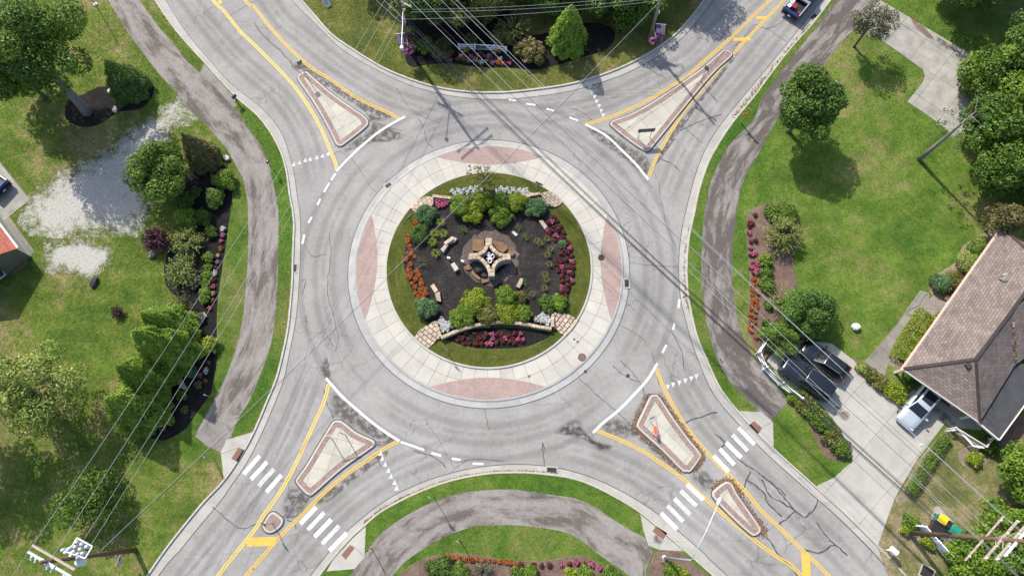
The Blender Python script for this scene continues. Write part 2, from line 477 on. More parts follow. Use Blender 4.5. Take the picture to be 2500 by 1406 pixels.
mulch('pebbles', (0.045, 0.033, 0.028), (0.115, 0.09, 0.078), (0.32, 0.275, 0.24))
def gravel():
    t = NT('gravel')
    a = t.n('ShaderNodeAttribute'); a.attribute_name = 'dens'
    g = t.ramp(t.noise(9, 5, 0.85), [(0.3, (0.10, 0.094, 0.08)), (0.45, (0.31, 0.298, 0.268)), (0.7, (0.57, 0.55, 0.51))])
    gr = t.ramp(t.noise(2.5, 6, 0.8), [(0.35, (0.055, 0.090, 0.014)), (0.7, (0.15, 0.15, 0.05))])
    k = t.math('ADD', a.outputs['Fac'], t.math('MULTIPLY', t.math('SUBTRACT', t.math('ADD', t.math('MULTIPLY', t.noise(0.8, 7, 0.75), 0.6), t.math('MULTIPLY', t.noise(6, 4, 0.8), 0.4)), 0.5), 3.6))
    c = t.mix(t.ramp(k, [(0.30, 0.0), (0.75, 1.0)]), gr, g)
    t.base(c, 0.95, 0, 0.15); t.bump(t.noise(14, 5, 0.85), 0.8, 0.06)
gravel()
# stone, wood, metal, glass, car paint
def stone(name, c, var=0.25):
    t = NT(name)
    oi = t.n('ShaderNodeObjectInfo')
    a = t.ramp(t.noise(3, 6, 0.7, vec=t.co()), [(0.3, tuple(x * (1 - var) for x in c)), (0.7, tuple(x * (1 + var * 0.6) for x in c))])
    a = t.mix(1.0, a, t.ramp(oi.outputs['Random'], [(0, 0.72), (1, 1.05)]), 'MULTIPLY')
    t.base(a, 0.88, 0, 0.25); t.bump(t.noise(9, 6, 0.7, vec=t.co()), 0.5, 0.04)
stone('tan_stone', (0.45, 0.355, 0.26), 0.32); stone('grey_stone', (0.36, 0.34, 0.30)); stone('brown_stone', (0.20, 0.12, 0.07), 0.4)
stone('dark_rock', (0.045, 0.045, 0.04), 0.5); stone('pale_rock', (0.55, 0.52, 0.48), 0.25); stone('step_stone', (0.46, 0.37, 0.28))
def wood(name, c):
    t = NT(name)
    mp = t.n('ShaderNodeMapping'); mp.inputs['Scale'].default_value = (6, 6, 0.7); t.link(t.co(), mp.inputs[0])
    n = t.noise(2, 6, 0.7, vec=mp.outputs[0])
    t.base(t.ramp(n, [(0.3, tuple(x * 0.5 for x in c)), (0.7, tuple(x * 1.25 for x in c))]), 0.85, 0, 0.2); t.bump(n, 0.5, 0.02)
wood('pole_wood', (0.15, 0.095, 0.065)); wood('grey_pole_wood', (0.25, 0.225, 0.20)); wood('bark', (0.13, 0.105, 0.085)); wood('pale_bark', (0.30, 0.275, 0.25)); wood('arm_wood', (0.42, 0.35, 0.29))
plain('white_vinyl', (0.74, 0.75, 0.77), 0.45, var=0.05); plain('white_metal', (0.62, 0.64, 0.65), 0.4, 0.2, var=0.08)
plain('galvanised', (0.36, 0.37, 0.38), 0.45, 0.6, var=0.15); plain('dark_metal', (0.035, 0.036, 0.038), 0.5, 0.3, var=0.2)
plain('black_plastic', (0.02, 0.02, 0.021), 0.45, var=0.2); plain('rubber', (0.018, 0.018, 0.018), 0.85); plain('wire_black', (0.022, 0.022, 0.024), 0.55)
plain('wire_silver', (0.40, 0.41, 0.42), 0.5, 0.3, var=0.05); plain('porcelain', (0.55, 0.56, 0.58), 0.3, var=0.08)
plain('sign_yellow', (0.72, 0.42, 0.02), 0.5, var=0.06); plain('sign_back', (0.10, 0.11, 0.115), 0.5, 0.4); plain('sign_white', (0.66, 0.67, 0.68), 0.5, var=0.04)
plain('iron', (0.045, 0.036, 0.033), 0.75, 0.4, var=0.4, scale=12); plain('rust_iron', (0.16, 0.10, 0.085), 0.85, 0.2, var=0.3, scale=10)
plain('flag_red', (0.42, 0.04, 0.05), 0.8); plain('flag_white', (0.62, 0.62, 0.63), 0.8, var=0.04); plain('flag_blue', (0.035, 0.05, 0.20), 0.8)
plain('red_plastic', (0.30, 0.018, 0.03), 0.4); plain('yellow_plastic', (0.74, 0.47, 0.02), 0.4, var=0.06); plain('green_plastic', (0.015, 0.22, 0.15), 0.4); plain('blue_plastic', (0.03, 0.07, 0.25), 0.4)
plain('orange_cloth', (0.80, 0.10, 0.02), 0.7); plain('hose', (0.14, 0.17, 0.13), 0.5); plain('terracotta', (0.40, 0.24, 0.16), 0.8)
plain('brick_wall', (0.33, 0.20, 0.15), 0.85, var=0.2, scale=4); plain('white_trim', (0.60, 0.56, 0.50), 0.5, var=0.06); plain('peach_trim', (0.55, 0.40, 0.32), 0.6, var=0.06)
plain('flat_roof', (0.045, 0.046, 0.050), 0.85, var=0.25, scale=0.9, bump=0.15)
plain('dark_wood', (0.055, 0.035, 0.022), 0.7); plain('leaf_litter', (0.15, 0.075, 0.03), 0.9, var=0.5, scale=9, bump=0.8)
def car_paint(name, c, metal=0.3, rough=0.3):
    t = NT(name); t.base(c, rough, metal, 0.5)
    t.b.inputs['Coat Weight'].default_value = 0.8; t.b.inputs['Coat Roughness'].default_value = 0.06
    n = t.noise(1.2, 5, 0.6, vec=t.co()); r = t.ramp(n, [(0.3, rough * 0.8), (0.7, rough * 1.3)]); t.link(r, t.b.inputs['Roughness'])
car_paint('paint_black', (0.011, 0.013, 0.018), 0.2, 0.18); car_paint('paint_silver', (0.47, 0.50, 0.53), 0.35, 0.32); car_paint('paint_blue', (0.012, 0.055, 0.20)); car_paint('paint_maroon', (0.10, 0.006, 0.012))
def glass(name, c):
    t = NT(name); t.base(c, 0.05, 0, 0.6)
glass('car_glass', (0.012, 0.016, 0.022)); glass('lamp_glass', (0.55, 0.56, 0.56)); glass('tail_red', (0.30, 0.01, 0.012)); glass('window_glass', (0.03, 0.04, 0.05))
def shingles(name, c1, c2, gap, sx=3.3):
    t = NT(name)
    uv = t.n('ShaderNodeTexCoord').outputs['UV']
    b = t.n('ShaderNodeTexBrick'); b.inputs['Scale'].default_value = 1.0; b.offset = 0.5; b.squash = 1.0
    b.inputs['Color1'].default_value = c1 + (1,); b.inputs['Color2'].default_value = c2 + (1,); b.inputs['Mortar'].default_value = gap + (1,)  # random tint and dark gaps also paint in the shadow spots between tabs
    b.inputs['Brick Width'].default_value = 0.42; b.inputs['Row Height'].default_value = 0.24; b.inputs['Mortar Size'].default_value = 0.012; b.inputs['Bias'].default_value = -0.2
    t.link(uv, b.inputs['Vector'])
    c = t.mix(0.7, b.outputs['Color'], t.ramp(t.noise(0.5, 6, 0.7), [(0.3, 0.36), (0.7, 0.62)]), 'OVERLAY')
    c = t.mix(0.5, c, t.ramp(t.noise(12, 4, 0.8), [(0.3, 0.3), (0.7, 0.7)]), 'OVERLAY')
    t.base(c, 0.92, 0, 0.2); t.bump(t.math('SUBTRACT', 1.0, b.outputs['Fac']), 0.7, 0.03)
shingles('brown_shingles', (0.205, 0.165, 0.147), (0.135, 0.106, 0.094), (0.055, 0.044, 0.040))
shingles('red_shingles', (0.42, 0.14, 0.10), (0.30, 0.10, 0.075), (0.20, 0.07, 0.05))
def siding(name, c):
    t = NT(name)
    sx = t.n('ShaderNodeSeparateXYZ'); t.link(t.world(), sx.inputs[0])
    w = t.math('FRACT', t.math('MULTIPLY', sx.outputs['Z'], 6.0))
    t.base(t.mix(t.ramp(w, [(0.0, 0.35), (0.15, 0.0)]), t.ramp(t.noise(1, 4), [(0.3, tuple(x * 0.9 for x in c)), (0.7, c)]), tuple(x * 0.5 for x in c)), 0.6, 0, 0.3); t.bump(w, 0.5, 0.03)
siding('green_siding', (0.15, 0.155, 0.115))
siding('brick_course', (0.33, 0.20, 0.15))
# foliage kinds
attr_leaf('leaf_deep', (0.030, 0.067, 0.010), (0.070, 0.137, 0.016), (0.141, 0.225, 0.030))
attr_leaf('leaf_mid', (0.041, 0.087, 0.010), (0.090, 0.167, 0.017), (0.174, 0.254, 0.035))
attr_leaf('leaf_bright', (0.058, 0.123, 0.009), (0.123, 0.217, 0.017), (0.217, 0.304, 0.035))
attr_leaf('leaf_lime', (0.102, 0.160, 0.009), (0.196, 0.261, 0.017), (0.319, 0.362, 0.029))
attr_leaf('leaf_yellow', (0.097, 0.154, 0.020), (0.212, 0.271, 0.057), (0.405, 0.426, 0.132))
attr_leaf('leaf_olive', (0.065, 0.075, 0.014), (0.138, 0.145, 0.032), (0.246, 0.232, 0.065))
attr_leaf('leaf_conifer', (0.029, 0.069, 0.013), (0.065, 0.134, 0.018), (0.145, 0.245, 0.033), 0.12)
attr_leaf('leaf_arbor', (0.058, 0.120, 0.012), (0.132, 0.228, 0.018), (0.252, 0.348, 0.036), 0.12)
attr_leaf('leaf_brown', (0.051, 0.046, 0.014), (0.109, 0.102, 0.032), (0.189, 0.167, 0.058), 0.15)
attr_leaf('leaf_blue', (0.032, 0.080, 0.026), (0.072, 0.152, 0.051), (0.160, 0.254, 0.094), 0.15)
attr_leaf('leaf_purple', (0.020, 0.009, 0.014), (0.055, 0.017, 0.029), (0.123, 0.036, 0.051), 0.15)
attr_leaf('leaf_grey', (0.072, 0.075, 0.043), (0.138, 0.138, 0.080), (0.232, 0.225, 0.145), 0.15)
attr_leaf('leaf_bronze', (0.026, 0.017, 0.014), (0.072, 0.032, 0.026), (0.145, 0.051, 0.043), 0.15)
attr_leaf('bloom_orange', (0.26, 0.045, 0.012), (0.52, 0.092, 0.022), (0.74, 0.21, 0.06), 0.2)
attr_leaf('bloom_red', (0.06, 0.008, 0.012), (0.15, 0.018, 0.024), (0.34, 0.05, 0.05), 0.2)
attr_leaf('bloom_pink', (0.26, 0.03, 0.09), (0.52, 0.09, 0.22), (0.75, 0.36, 0.45), 0.2)
attr_leaf('bloom_magenta', (0.24, 0.03, 0.21), (0.42, 0.08, 0.36), (0.64, 0.28, 0.55), 0.2)
attr_leaf('bloom_white', (0.45, 0.45, 0.47), (0.68, 0.68, 0.69), (0.80, 0.80, 0.80), 0.2)
attr_leaf('bloom_blush', (0.40, 0.20, 0.15), (0.52, 0.32, 0.25), (0.62, 0.48, 0.38), 0.2)
attr_leaf('bloom_yellow', (0.45, 0.28, 0.02), (0.62, 0.42, 0.03), (0.75, 0.58, 0.08), 0.2)
# ---------------------------------------------------------------- the roundabout's centre and radii
_w, _e, _n, _s = P(850, 655), P(1537, 655), P(1195, 343), P(1195, 996)
RC = Vector(((_w.x + _e.x) / 2, (_n.y + _s.y) / 2, 0))
R_ROAD = ((_e - _w).length + (_n - _s).length) / 4
_w2, _e2, _n2, _s2 = P(943, 655), P(1450, 655), P(1195, 419), P(1195, 898)
R_GRASS = ((_e2 - _w2).length + (_n2 - _s2).length) / 4
R_BAND = R_ROAD - 0.80
ring_lawn(); make_asphalt()
def circ(r, n=160, z=0.0, a0=0.0, a1=2 * math.pi, closed=True):
    k = n if closed else n - 1
    return [Vector((RC.x + r * math.cos(a0 + (a1 - a0) * i / k), RC.y + r * math.sin(a0 + (a1 - a0) * i / k), z)) for i in range(n)]
def struct(o): o['kind'] = 'structure'; return o
rnd = random.Random(7)

# ---------------------------------------------------------------- traced lines (survey pixels)
LG = [(140,-350),(300,-114),(377,0),(423,68),(461,113),(495,150),(573,235),(620,276),(640,297),(664,331),(685,372),(698,416),(707,480),(713,511),(717,545),(716,579),(714,631),(713,682),(709,733),(702,801),(688,870),(673,926),(654,972),(620,1052),(590,1107),(546,1172),(495,1226),(444,1288),(399,1346),(358,1406),(172,1678),(-14,1950)]
LR = [(166,-350),(325,-114),(403,0),(444,64),(478,109),(512,147),(546,187),(587,224),(620,249),(647,273),(671,300),(692,334),(709,386),(719,430),(726,480),(731,511),(734,545),(734,580),(733,631),(731,682),(726,750),(719,801),(705,870),(693,926),(671,984),(640,1056),(604,1127),(560,1192),(536,1226),(478,1295),(437,1346),(386,1406),(200,1678),(14,1950)]
TG = [(434,-350),(585,-175),(736,0),(774,44),(811,85),(859,119),(903,147),(944,170),(995,191),(1047,208),(1098,219),(1152,225),(1200,226),(1240,225),(1308,218),(1377,208),(1431,195),(1493,174),(1547,150),(1602,119),(1650,82),(1690,38),(1718,0),(1847,-175),(1976,-350)]
TR = [(410,-350),(561,-175),(712,0),(753,42),(791,80),(825,113),(873,146),(927,175),(972,197),(1023,216),(1098,234),(1166,242),(1210,243),(1250,242),(1308,236),(1377,226),(1431,213),(1513,186),(1564,162),(1619,130),(1667,92),(1711,41),(1742,0),(1871,-175),(2000,-350)]
RG = [(2300,-350),(2165,-175),(2030,0),(1983,61),(1928,123),(1880,185),(1841,238),(1800,287),(1772,325),(1745,369),(1725,410),(1706,470),(1694,528),(1684,572),(1679,614),(1677,665),(1680,719),(1687,757),(1701,818),(1725,876),(1752,936),(1772,967),(1800,1001),(1834,1039),(1887,1093),(1993,1189),(2065,1254),(2147,1336),(2205,1397),(2465,1673),(2730,1950)]
RR = [(2278,-350),(2142,-175),(2007,0),(1942,82),(1880,158),(1820,230),(1779,280),(1752,315),(1726,358),(1704,408),(1687,466),(1673,521),(1662,579),(1657,648),(1660,716),(1670,767),(1687,829),(1708,888),(1730,940),(1755,980),(1800,1032),(1841,1076),(1880,1115),(1997,1219),(2065,1281),(2126,1342),(2184,1406),(2445,1678),(2705,1950)]
BG = [(372,1950),(576,1678),(780,1406),(811,1366),(855,1315),(893,1281),(927,1252),(978,1223),(1030,1199),(1081,1180),(1139,1165),(1200,1156),(1255,1154),(1308,1156),(1387,1166),(1445,1185),(1506,1216),(1561,1250),(1615,1295),(1677,1349),(1735,1400),(2048,1675),(2360,1950)]
BR = [(349,1950),(553,1678),(757,1406),(767,1392),(804,1346),(842,1301),(876,1271),(910,1243),(961,1209),(1012,1185),(1064,1165),(1125,1148),(1183,1138),(1250,1133),(1322,1136),(1390,1148),(1452,1168),(1513,1196),(1571,1230),(1615,1261),(1667,1305),(1718,1349),(1772,1401),(2086,1675),(2400,1950)]
Z_LAWN = 0.12
EXCL = []          # plan polygons that grass keeps out of
def excl(poly): EXCL.append([(p[0], p[1]) for p in poly]); return poly

# ---------------------------------------------------------------- ground and carriageway
struct(MB().sheet([(-700, -700, -0.08), (700, -700, -0.08), (700, 900, -0.08), (-700, 900, -0.08)]).build('ground', 'lawn_left'))
road = struct(MB().sheet([P(-700, 1900), P(3200, 1900), P(3200, -340), P(-700, -340)]).build('road', 'asphalt'))

def lawn_slab(name, pts, mat, kind=True):
    o = MB().prism(pts, -0.05, Z_LAWN).build(name, mat); tri(o); struct(o); return o
def gline(l, z=Z_LAWN): return smooth(PL(l, z), 5)
LAWNS = {}
_lg, _tg, _rg, _bg = gline(LG), gline(TG), gline(RG), gline(BG)
def outer(*pp): return [P(x, y, Z_LAWN) for x, y in pp]
LAWNS['left'] = _lg + outer((-800, 1950), (-800, -350))
LAWNS['top'] = _tg
LAWNS['right'] = _rg + outer((3300, 1950), (3300, -350))
LAWNS['bottom'] = _bg
for k, mname in (('left', 'lawn_left'), ('top', 'lawn_top'), ('right', 'lawn_right'), ('bottom', 'lawn_verge')):
    lawn_slab('lawn', LAWNS[k], mname)

# kerbs: a raised lip, and a gutter of cast panels with open joints
def kerb(G, R, closed=False, lip='kerb_concrete', pan='gutter_concrete', panel=3.0):
    g = smooth(PL(G), 5); r = smooth(PL(R), 5)
    L = sum((a - b).length for a, b in zip(g, g[1:])); n = int(L / 0.5) + 1
    g = resample(g, L / (n - 1)); Lr = sum((a - b).length for a, b in zip(r, r[1:])); r = resample(r, Lr / (n - 1))
    m = min(len(g), len(r)); g, r = g[:m], r[:m]
    def at(t, z): return [Vector((a.x + (b.x - a.x) / max((b - a).length, .01) * t, a.y + (b.y - a.y) / max((b - a).length, .01) * t, z)) for a, b in zip(g, r)]
    k = MB()
    a0, a1, a2, a3 = at(-0.03, 0.08), at(-0.03, 0.150), at(0.13, 0.150), at(0.17, 0.012)
    k.strip(a1, a0); k.strip(a2, a1); k.strip(a3, a2)
    ko = struct(k.build('kerb', lip, fix=True))
    inner = at(0.175, 0.012)
    step = max(2, int(panel / 0.5))
    for i in range(0, m - 1, step):
        j = min(i + step, m - 1)
        if j - i < 1: break
        A = inner[i:j + 1]; B = [Vector((p.x, p.y, 0.010)) for p in r[i:j + 1]]
        A[0] = A[0].lerp(A[1], 0.03); B[0] = B[0].lerp(B[1], 0.03)
        p = MB(); p.strip(A, B)
        p.strip([Vector((q.x, q.y, -0.02)) for q in B][::-1], B[::-1])
        p.build('gutter_panel', pan, ko, fix=True)
    # dark open seam between gutter and asphalt
    s = MB(); s.strip([q + Vector((0, 0, 0.0125 - q.z)) for q in offset(r, 0.03)], [q + Vector((0, 0, 0.0125 - q.z)) for q in offset(r, -0.035)])
    s.build('seam', 'tar', ko, fix=True)
    return ko
kerb(LG, LR); kerb(TG, TR); kerb(RG, RR); kerb(BG, BR)

# ---------------------------------------------------------------- clipping cells out of a polygon
def clip_half(poly, a, b):
    """keep the part of poly to the left of a->b"""
    out = []; n = len(poly)
    def side(p): return (b[0] - a[0]) * (p[1] - a[1]) - (b[1] - a[1]) * (p[0] - a[0])
    for i in range(n):
        p, q = poly[i], poly[(i + 1) % n]; sp, sq = side(p), side(q)
        if sp >= 0: out.append(p)
        if (sp >= 0) != (sq >= 0):
            t = sp / (sp - sq); out.append(Vector((p[0] + (q[0] - p[0]) * t, p[1] + (q[1] - p[1]) * t, 0)))
    return out
def clip_cell(poly, cell):
    for i in range(len(cell)):
        poly = clip_half(poly, cell[i], cell[(i + 1) % len(cell)])
        if len(poly) < 3: return []
    # drop doubled points
    res = []
    for p in poly:
        if not res or (Vector((p[0], p[1], 0)) - res[-1]).length > 0.01: res.append(Vector((p[0], p[1], 0)))
    if len(res) > 2 and (res[0] - res[-1]).length < 0.01: res.pop()
    return res if len(res) >= 3 and abs(area2(res)) > 0.02 else []
def slabs(poly, origin, ang, dx, dy, z0, z1, mat, parent, name='slab', gap=0.012, off=0.0, jit=0.004):
    """every cast slab of a floor, each its own piece"""
    poly = ccw([Vector((p[0], p[1], 0)) for p in poly]); c, s = math.cos(ang), math.sin(ang); o = Vector((origin[0], origin[1], 0))
    u, v = Vector((c, s, 0)), Vector((-s, c, 0))
    U = [(p - o).dot(u) for p in poly]; V = [(p - o).dot(v) for p in poly]
    for j in range(int(math.floor(min(V) / dy)), int(math.ceil(max(V) / dy))):
        sh = off * dx * (j % 2)
        for i in range(int(math.floor((min(U) - sh) / dx)), int(math.ceil((max(U) - sh) / dx))):
            x0, x1, y0, y1 = i * dx + gap + sh, (i + 1) * dx - gap + sh, j * dy + gap, (j + 1) * dy - gap
            pc = clip_cell(poly, [o + u * x0 + v * y0, o + u * x1 + v * y0, o + u * x1 + v * y1, o + u * x0 + v * y1])
            if pc:
                q = MB().prism(pc, z0, z1 + rnd.uniform(-jit, jit)).build(name, mat, parent)
                if len(pc) > 4: tri(q)
def dir_px(a, b):
    d = P(*b) - P(*a); return math.atan2(d.y, d.x)
def flat(name, px, z, mat, parent=None, sm=0, depth=None, keep=True):
    pts = PL(px, z)
    if sm: pts = smooth(pts, sm, True)
    if keep: excl(pts)
    m = MB()
    if depth: m.prism(pts, z - depth, z)
    else: m.sheet(pts)
    o = m.build(name, mat, parent); tri(o)
    if parent is None: struct(o)
    return o

# ---------------------------------------------------------------- shared paths
LP_L = [(120,-350),(215,-80),(263,0),(290,44),(314,82),(341,119),(369,157),(403,198),(433,228),(456,262),(481,287),(505,307),(546,355),(573,399),(594,440),(600,470),(604,494),(606,579),(604,648),(599,716),(594,767),(580,835),(560,897),(543,936),(526,970),(498,1022),(474,1063)]
LP_R = [(225,-350),(300,-80),(341,0),(362,31),(392,72),(423,106),(454,147),(488,178),(530,213),(570,258),(597,297),(625,338),(640,362),(658,406),(667,447),(674,480),(679,510),(680,545),(679,614),(678,699),(671,784),(658,853),(640,904),(631,926),(608,981),(584,1018),(563,1066)]
RP_L = [(2340,-350),(2180,-175),(2040,0),(2007,48),(1973,92),(1928,147),(1894,194),(1860,239),(1841,290),(1786,348),(1762,386),(1742,427),(1728,470),(1720,521),(1714,579),(1712,648),(1714,716),(1721,767),(1735,829),(1752,880),(1786,938),(1813,964),(1848,1001),(1884,1027)]
RP_R = [(2440,-350),(2290,-175),(2147,0),(2099,58),(2061,96),(2031,133),(1997,177),(1930,257),(1894,297),(1866,350),(1851,379),(1827,416),(1808,465),(1800,504),(1793,562),(1788,624),(1788,682),(1793,733),(1803,788),(1820,835),(1841,868),(1862,895),(1905,950),(1925,971),(1920,986)]
BP_U = [(700,1650),(780,1500),(866,1390),(893,1349),(907,1329),(927,1305),(948,1288),(982,1264),(1030,1237),(1081,1216),(1132,1202),(1183,1196),(1250,1194),(1291,1199),(1359,1209),(1404,1216),(1452,1237),(1486,1260),(1530,1288),(1574,1312),(1583,1332)]
BP_D = [(800,1650),(880,1500),(958,1406),(985,1375),(1013,1353),(1064,1322),(1115,1298),(1166,1284),(1240,1281),(1291,1284),(1342,1291),(1387,1301),(1424,1322),(1458,1349),(1486,1370),(1530,1400),(1600,1460)]
def path(l, r, end=(), mat='path_asphalt'):
    z = 0.130
    a = smooth(PL(l, z), 4); b = smooth(PL(r, z), 4)
    pts = a + PL(end, z) + b[::-1]
    excl(pts)
    n = 140; L1 = sum((p - q).length for p, q in zip(a, a[1:])); L2 = sum((p - q).length for p, q in zip(b, b[1:]))
    if end: a = a + PL(end, z); L1 = sum((p - q).length for p, q in zip(a, a[1:]))
    A_, B_ = resample(a, L1 / n)[:n + 1], resample(b, L2 / n)[:n + 1]
    k = min(len(A_), len(B_)); W = 5; m = MB(); uvs = []; s = 0.0
    for i in range(k):
        if i: s += ((A_[i] - A_[i - 1]).length + (B_[i] - B_[i - 1]).length) / 2
        w = (A_[i] - B_[i]).length
        for j in range(W + 1): m.v.append(tuple(A_[i].lerp(B_[i], j / W))); uvs.append((s, w * j / W))
    for i in range(k - 1):
        for j in range(W): m.f.append((i * (W + 1) + j, (i + 1) * (W + 1) + j, (i + 1) * (W + 1) + j + 1, i * (W + 1) + j + 1))
    o = struct(m.build('path', mat, fix=True)); uv = o.data.uv_layers.new(name='UVMap')
    for l_ in o.data.loops: uv.data[l_.index].uv = uvs[l_.vertex_index]
    if o.data.polygons[0].normal.z < 0: o.data.flip_normals()
    return a, b
# paths have slightly ragged, dirt-rimmed edges: jitter through the traced points is enough
path(LP_L, LP_R, [(505, 1086), (540, 1097), (551, 1077)])
path(RP_L, RP_R, (), 'path_dark')
path(BP_U, BP_D, [(1595, 1349), (1583, 1372), (1575, 1400), (1590, 1440)])

flat('path_end', [(476,1064),(505,1088),(540,1104),(554,1074),(566,1064),(545,1030),(505,1030)], 0.1335, 'old_asphalt')
# the driveway crossing between path and kerb
flat('driveway_crossing', [(488,178),(499,157),(536,198),(573,241),(577,262),(569,262),(528,216)], 0.1335, 'old_asphalt')
# verge strips between path and kerb: denser, greener grass
def verge(px, z=0.1245, mat='lawn_verge'):
    o = MB().sheet(PL(px, z)).build('verge', mat); tri(o); struct(o)
    return PL(px, z)
VERGES = [verge([(585,262),(597,297),(625,338),(640,362),(658,406),(667,447),(674,480),(679,510),(680,545),(679,614),(678,699),(671,784),(658,853),(640,904),(631,926),(608,981),(584,1018),(566,1064),(619,1050),(654,970),(673,926),(688,870),(702,801),(709,733),(713,682),(714,631),(716,579),(717,545),(713,511),(707,480),(698,416),(685,372),(664,331),(640,297),(620,276),(592,252)]),
          verge([(2000,55),(1973,92),(1928,147),(1894,194),(1860,239),(1841,290),(1786,348),(1762,386),(1742,427),(1728,470),(1720,521),(1714,579),(1712,648),(1714,716),(1721,767),(1735,829),(1752,880),(1786,938),(1813,964),(1846,999),(1800,1001),(1772,967),(1752,936),(1725,876),(1701,818),(1687,757),(1680,719),(1677,665),(1679,614),(1684,572),(1694,528),(1706,470),(1725,410),(1745,369),(1772,325),(1800,287),(1841,238),(1880,185),(1928,123),(1983,61)])]
DRY = [(2170,1406),(2143,1334),(2184,1216),(2250,1115),(2307,1045),(2420,1090),(2560,1000),(2700,1500),(2300,1500)]
verge([(2170,1406),(2143,1334),(2184,1216),(2250,1115),(2307,1045),(2420,1090),(2560,1000),(2700,1500),(2300,1500)], 0.1245, 'lawn_dry')
verge([(531,800),(532,835),(531,887),(520,940),(515,964),(485,1004),(457,1045),(420,1069),(440,1110),(520,1130),(545,1172),(539,1103),(505,1088),(474,1065),(498,1022),(526,970),(543,936),(560,897),(580,835),(594,767),(599,716),(604,648),(606,579),(604,494),(600,470),(580,440),(570,470),(560,549),(543,665),(534,733)], 0.1245)

# kerb ramps with red tactile panels
def ramp(px, rect, joint=None):
    o = struct(MB().prism(PL(px, 0.14), 0.02, 0.142).build('kerb_ramp', 'drive_concrete')); tri(o); excl(PL(px, .14))
    MB().prism(PL(rect, 0.15), 0.10, 0.150).build('tactile_panel', 'warning_brick', o)
    if joint:
        a, b = P(*joint[0], 0.1435), P(*joint[1], 0.1435)
        MB().strip(offset([a, b], 0.015), offset([a, b], -0.015)).build('joint', 'tar', o, fix=True)
ramp([(553,1073),(618,1054),(585,1112),(546,1170),(539,1103)], [(582,1092),(597,1098),(580,1127),(565,1119)], ((540,1107),(583,1092)))
ramp([(893,1284),(890,1359),(866,1388),(797,1394),(813,1366),(857,1317)], [(855,1329),(866,1337),(844,1365),(833,1354)], ((861,1330),(889,1358)))
ramp([(1563,1254),(1602,1287),(1670,1345),(1609,1341),(1583,1331),(1571,1295)], [(1602,1283),(1629,1301),(1619,1317),(1593,1296)], ((1619,1317),(1606,1340)))
ramp([(1798,1003),(1858,1005),(1887,1030),(1889,1090),(1862,1071),(1834,1041)], [(1841,1027),(1861,1044),(1851,1059),(1829,1037)], ((1861,1044),(1885,1030)))

# ---------------------------------------------------------------- driveways of cast slabs
def drive(name, px, origin, ang, dx, dy, mat, z=0.15):
    pts = PL(px, z); excl(pts)
    o = struct(MB().prism(pts, 0.03, z - 0.03).build(name, 'tar')); tri(o)
    slabs(pts, origin, ang, dx, dy, z - 0.05, z, mat, o)
    return o
drive('driveway', [(2147,0),(2222,44),(2369,133),(2460,190),(2440,300),(2380,300),(2330,335),(2300,307),(2253,273),(2215,249),(2253,201),(2258,185),(2253,170),(2167,109),(2097,63)], P(2160, 108), dir_px((2167,109),(2253,165)), 3.05, 3.2, 'old_concrete')
drive('driveway', [(1993,1186),(2037,1165),(2082,1124),(2051,1045),(2007,990),(1965,965),(1905,925),(1872,880),(1905,840),(1960,830),(2030,838),(2085,880),(2110,915),(2160,965),(2205,975),(2245,940),(2330,940),(2400,1010),(2395,1050),(2325,1042),(2307,1034),(2240,1120),(2184,1216),(2143,1332),(2065,1254)], P(2082, 1124), dir_px((2082,1124),(2190,1000)), 4.9, 3.75, 'drive_concrete')
drive('parking_pad', [(-200,180),(0,396),(74,487),(20,530),(-60,600),(-250,500)], P(74, 487), dir_px((0,396),(74,487)), 3.0, 3.0, 'old_concrete')
drive('house_walk', [(2247,708),(2270,716),(2265,740),(2170,880),(2160,920),(2140,905),(2110,882),(2125,868),(2190,790)], P(2125, 875), dir_px((2120,880),(2250,712)), 1.5, 1.15, 'walk_concrete', 0.145)
drive('front_step', [(2262,735),(2280,720),(2318,742),(2290,782),(2262,770),(2252,752)], P(2280, 720), dir_px((2262,735),(2318,742)), 1.6, 1.5, 'walk_concrete', 0.22)
drive('house_walk', [(10,528),(22,528),(85,615),(72,625),(0,535)], P(10, 530), dir_px((20,530),(83,617)), 2.6, 3.0, 'walk_concrete', 0.145)

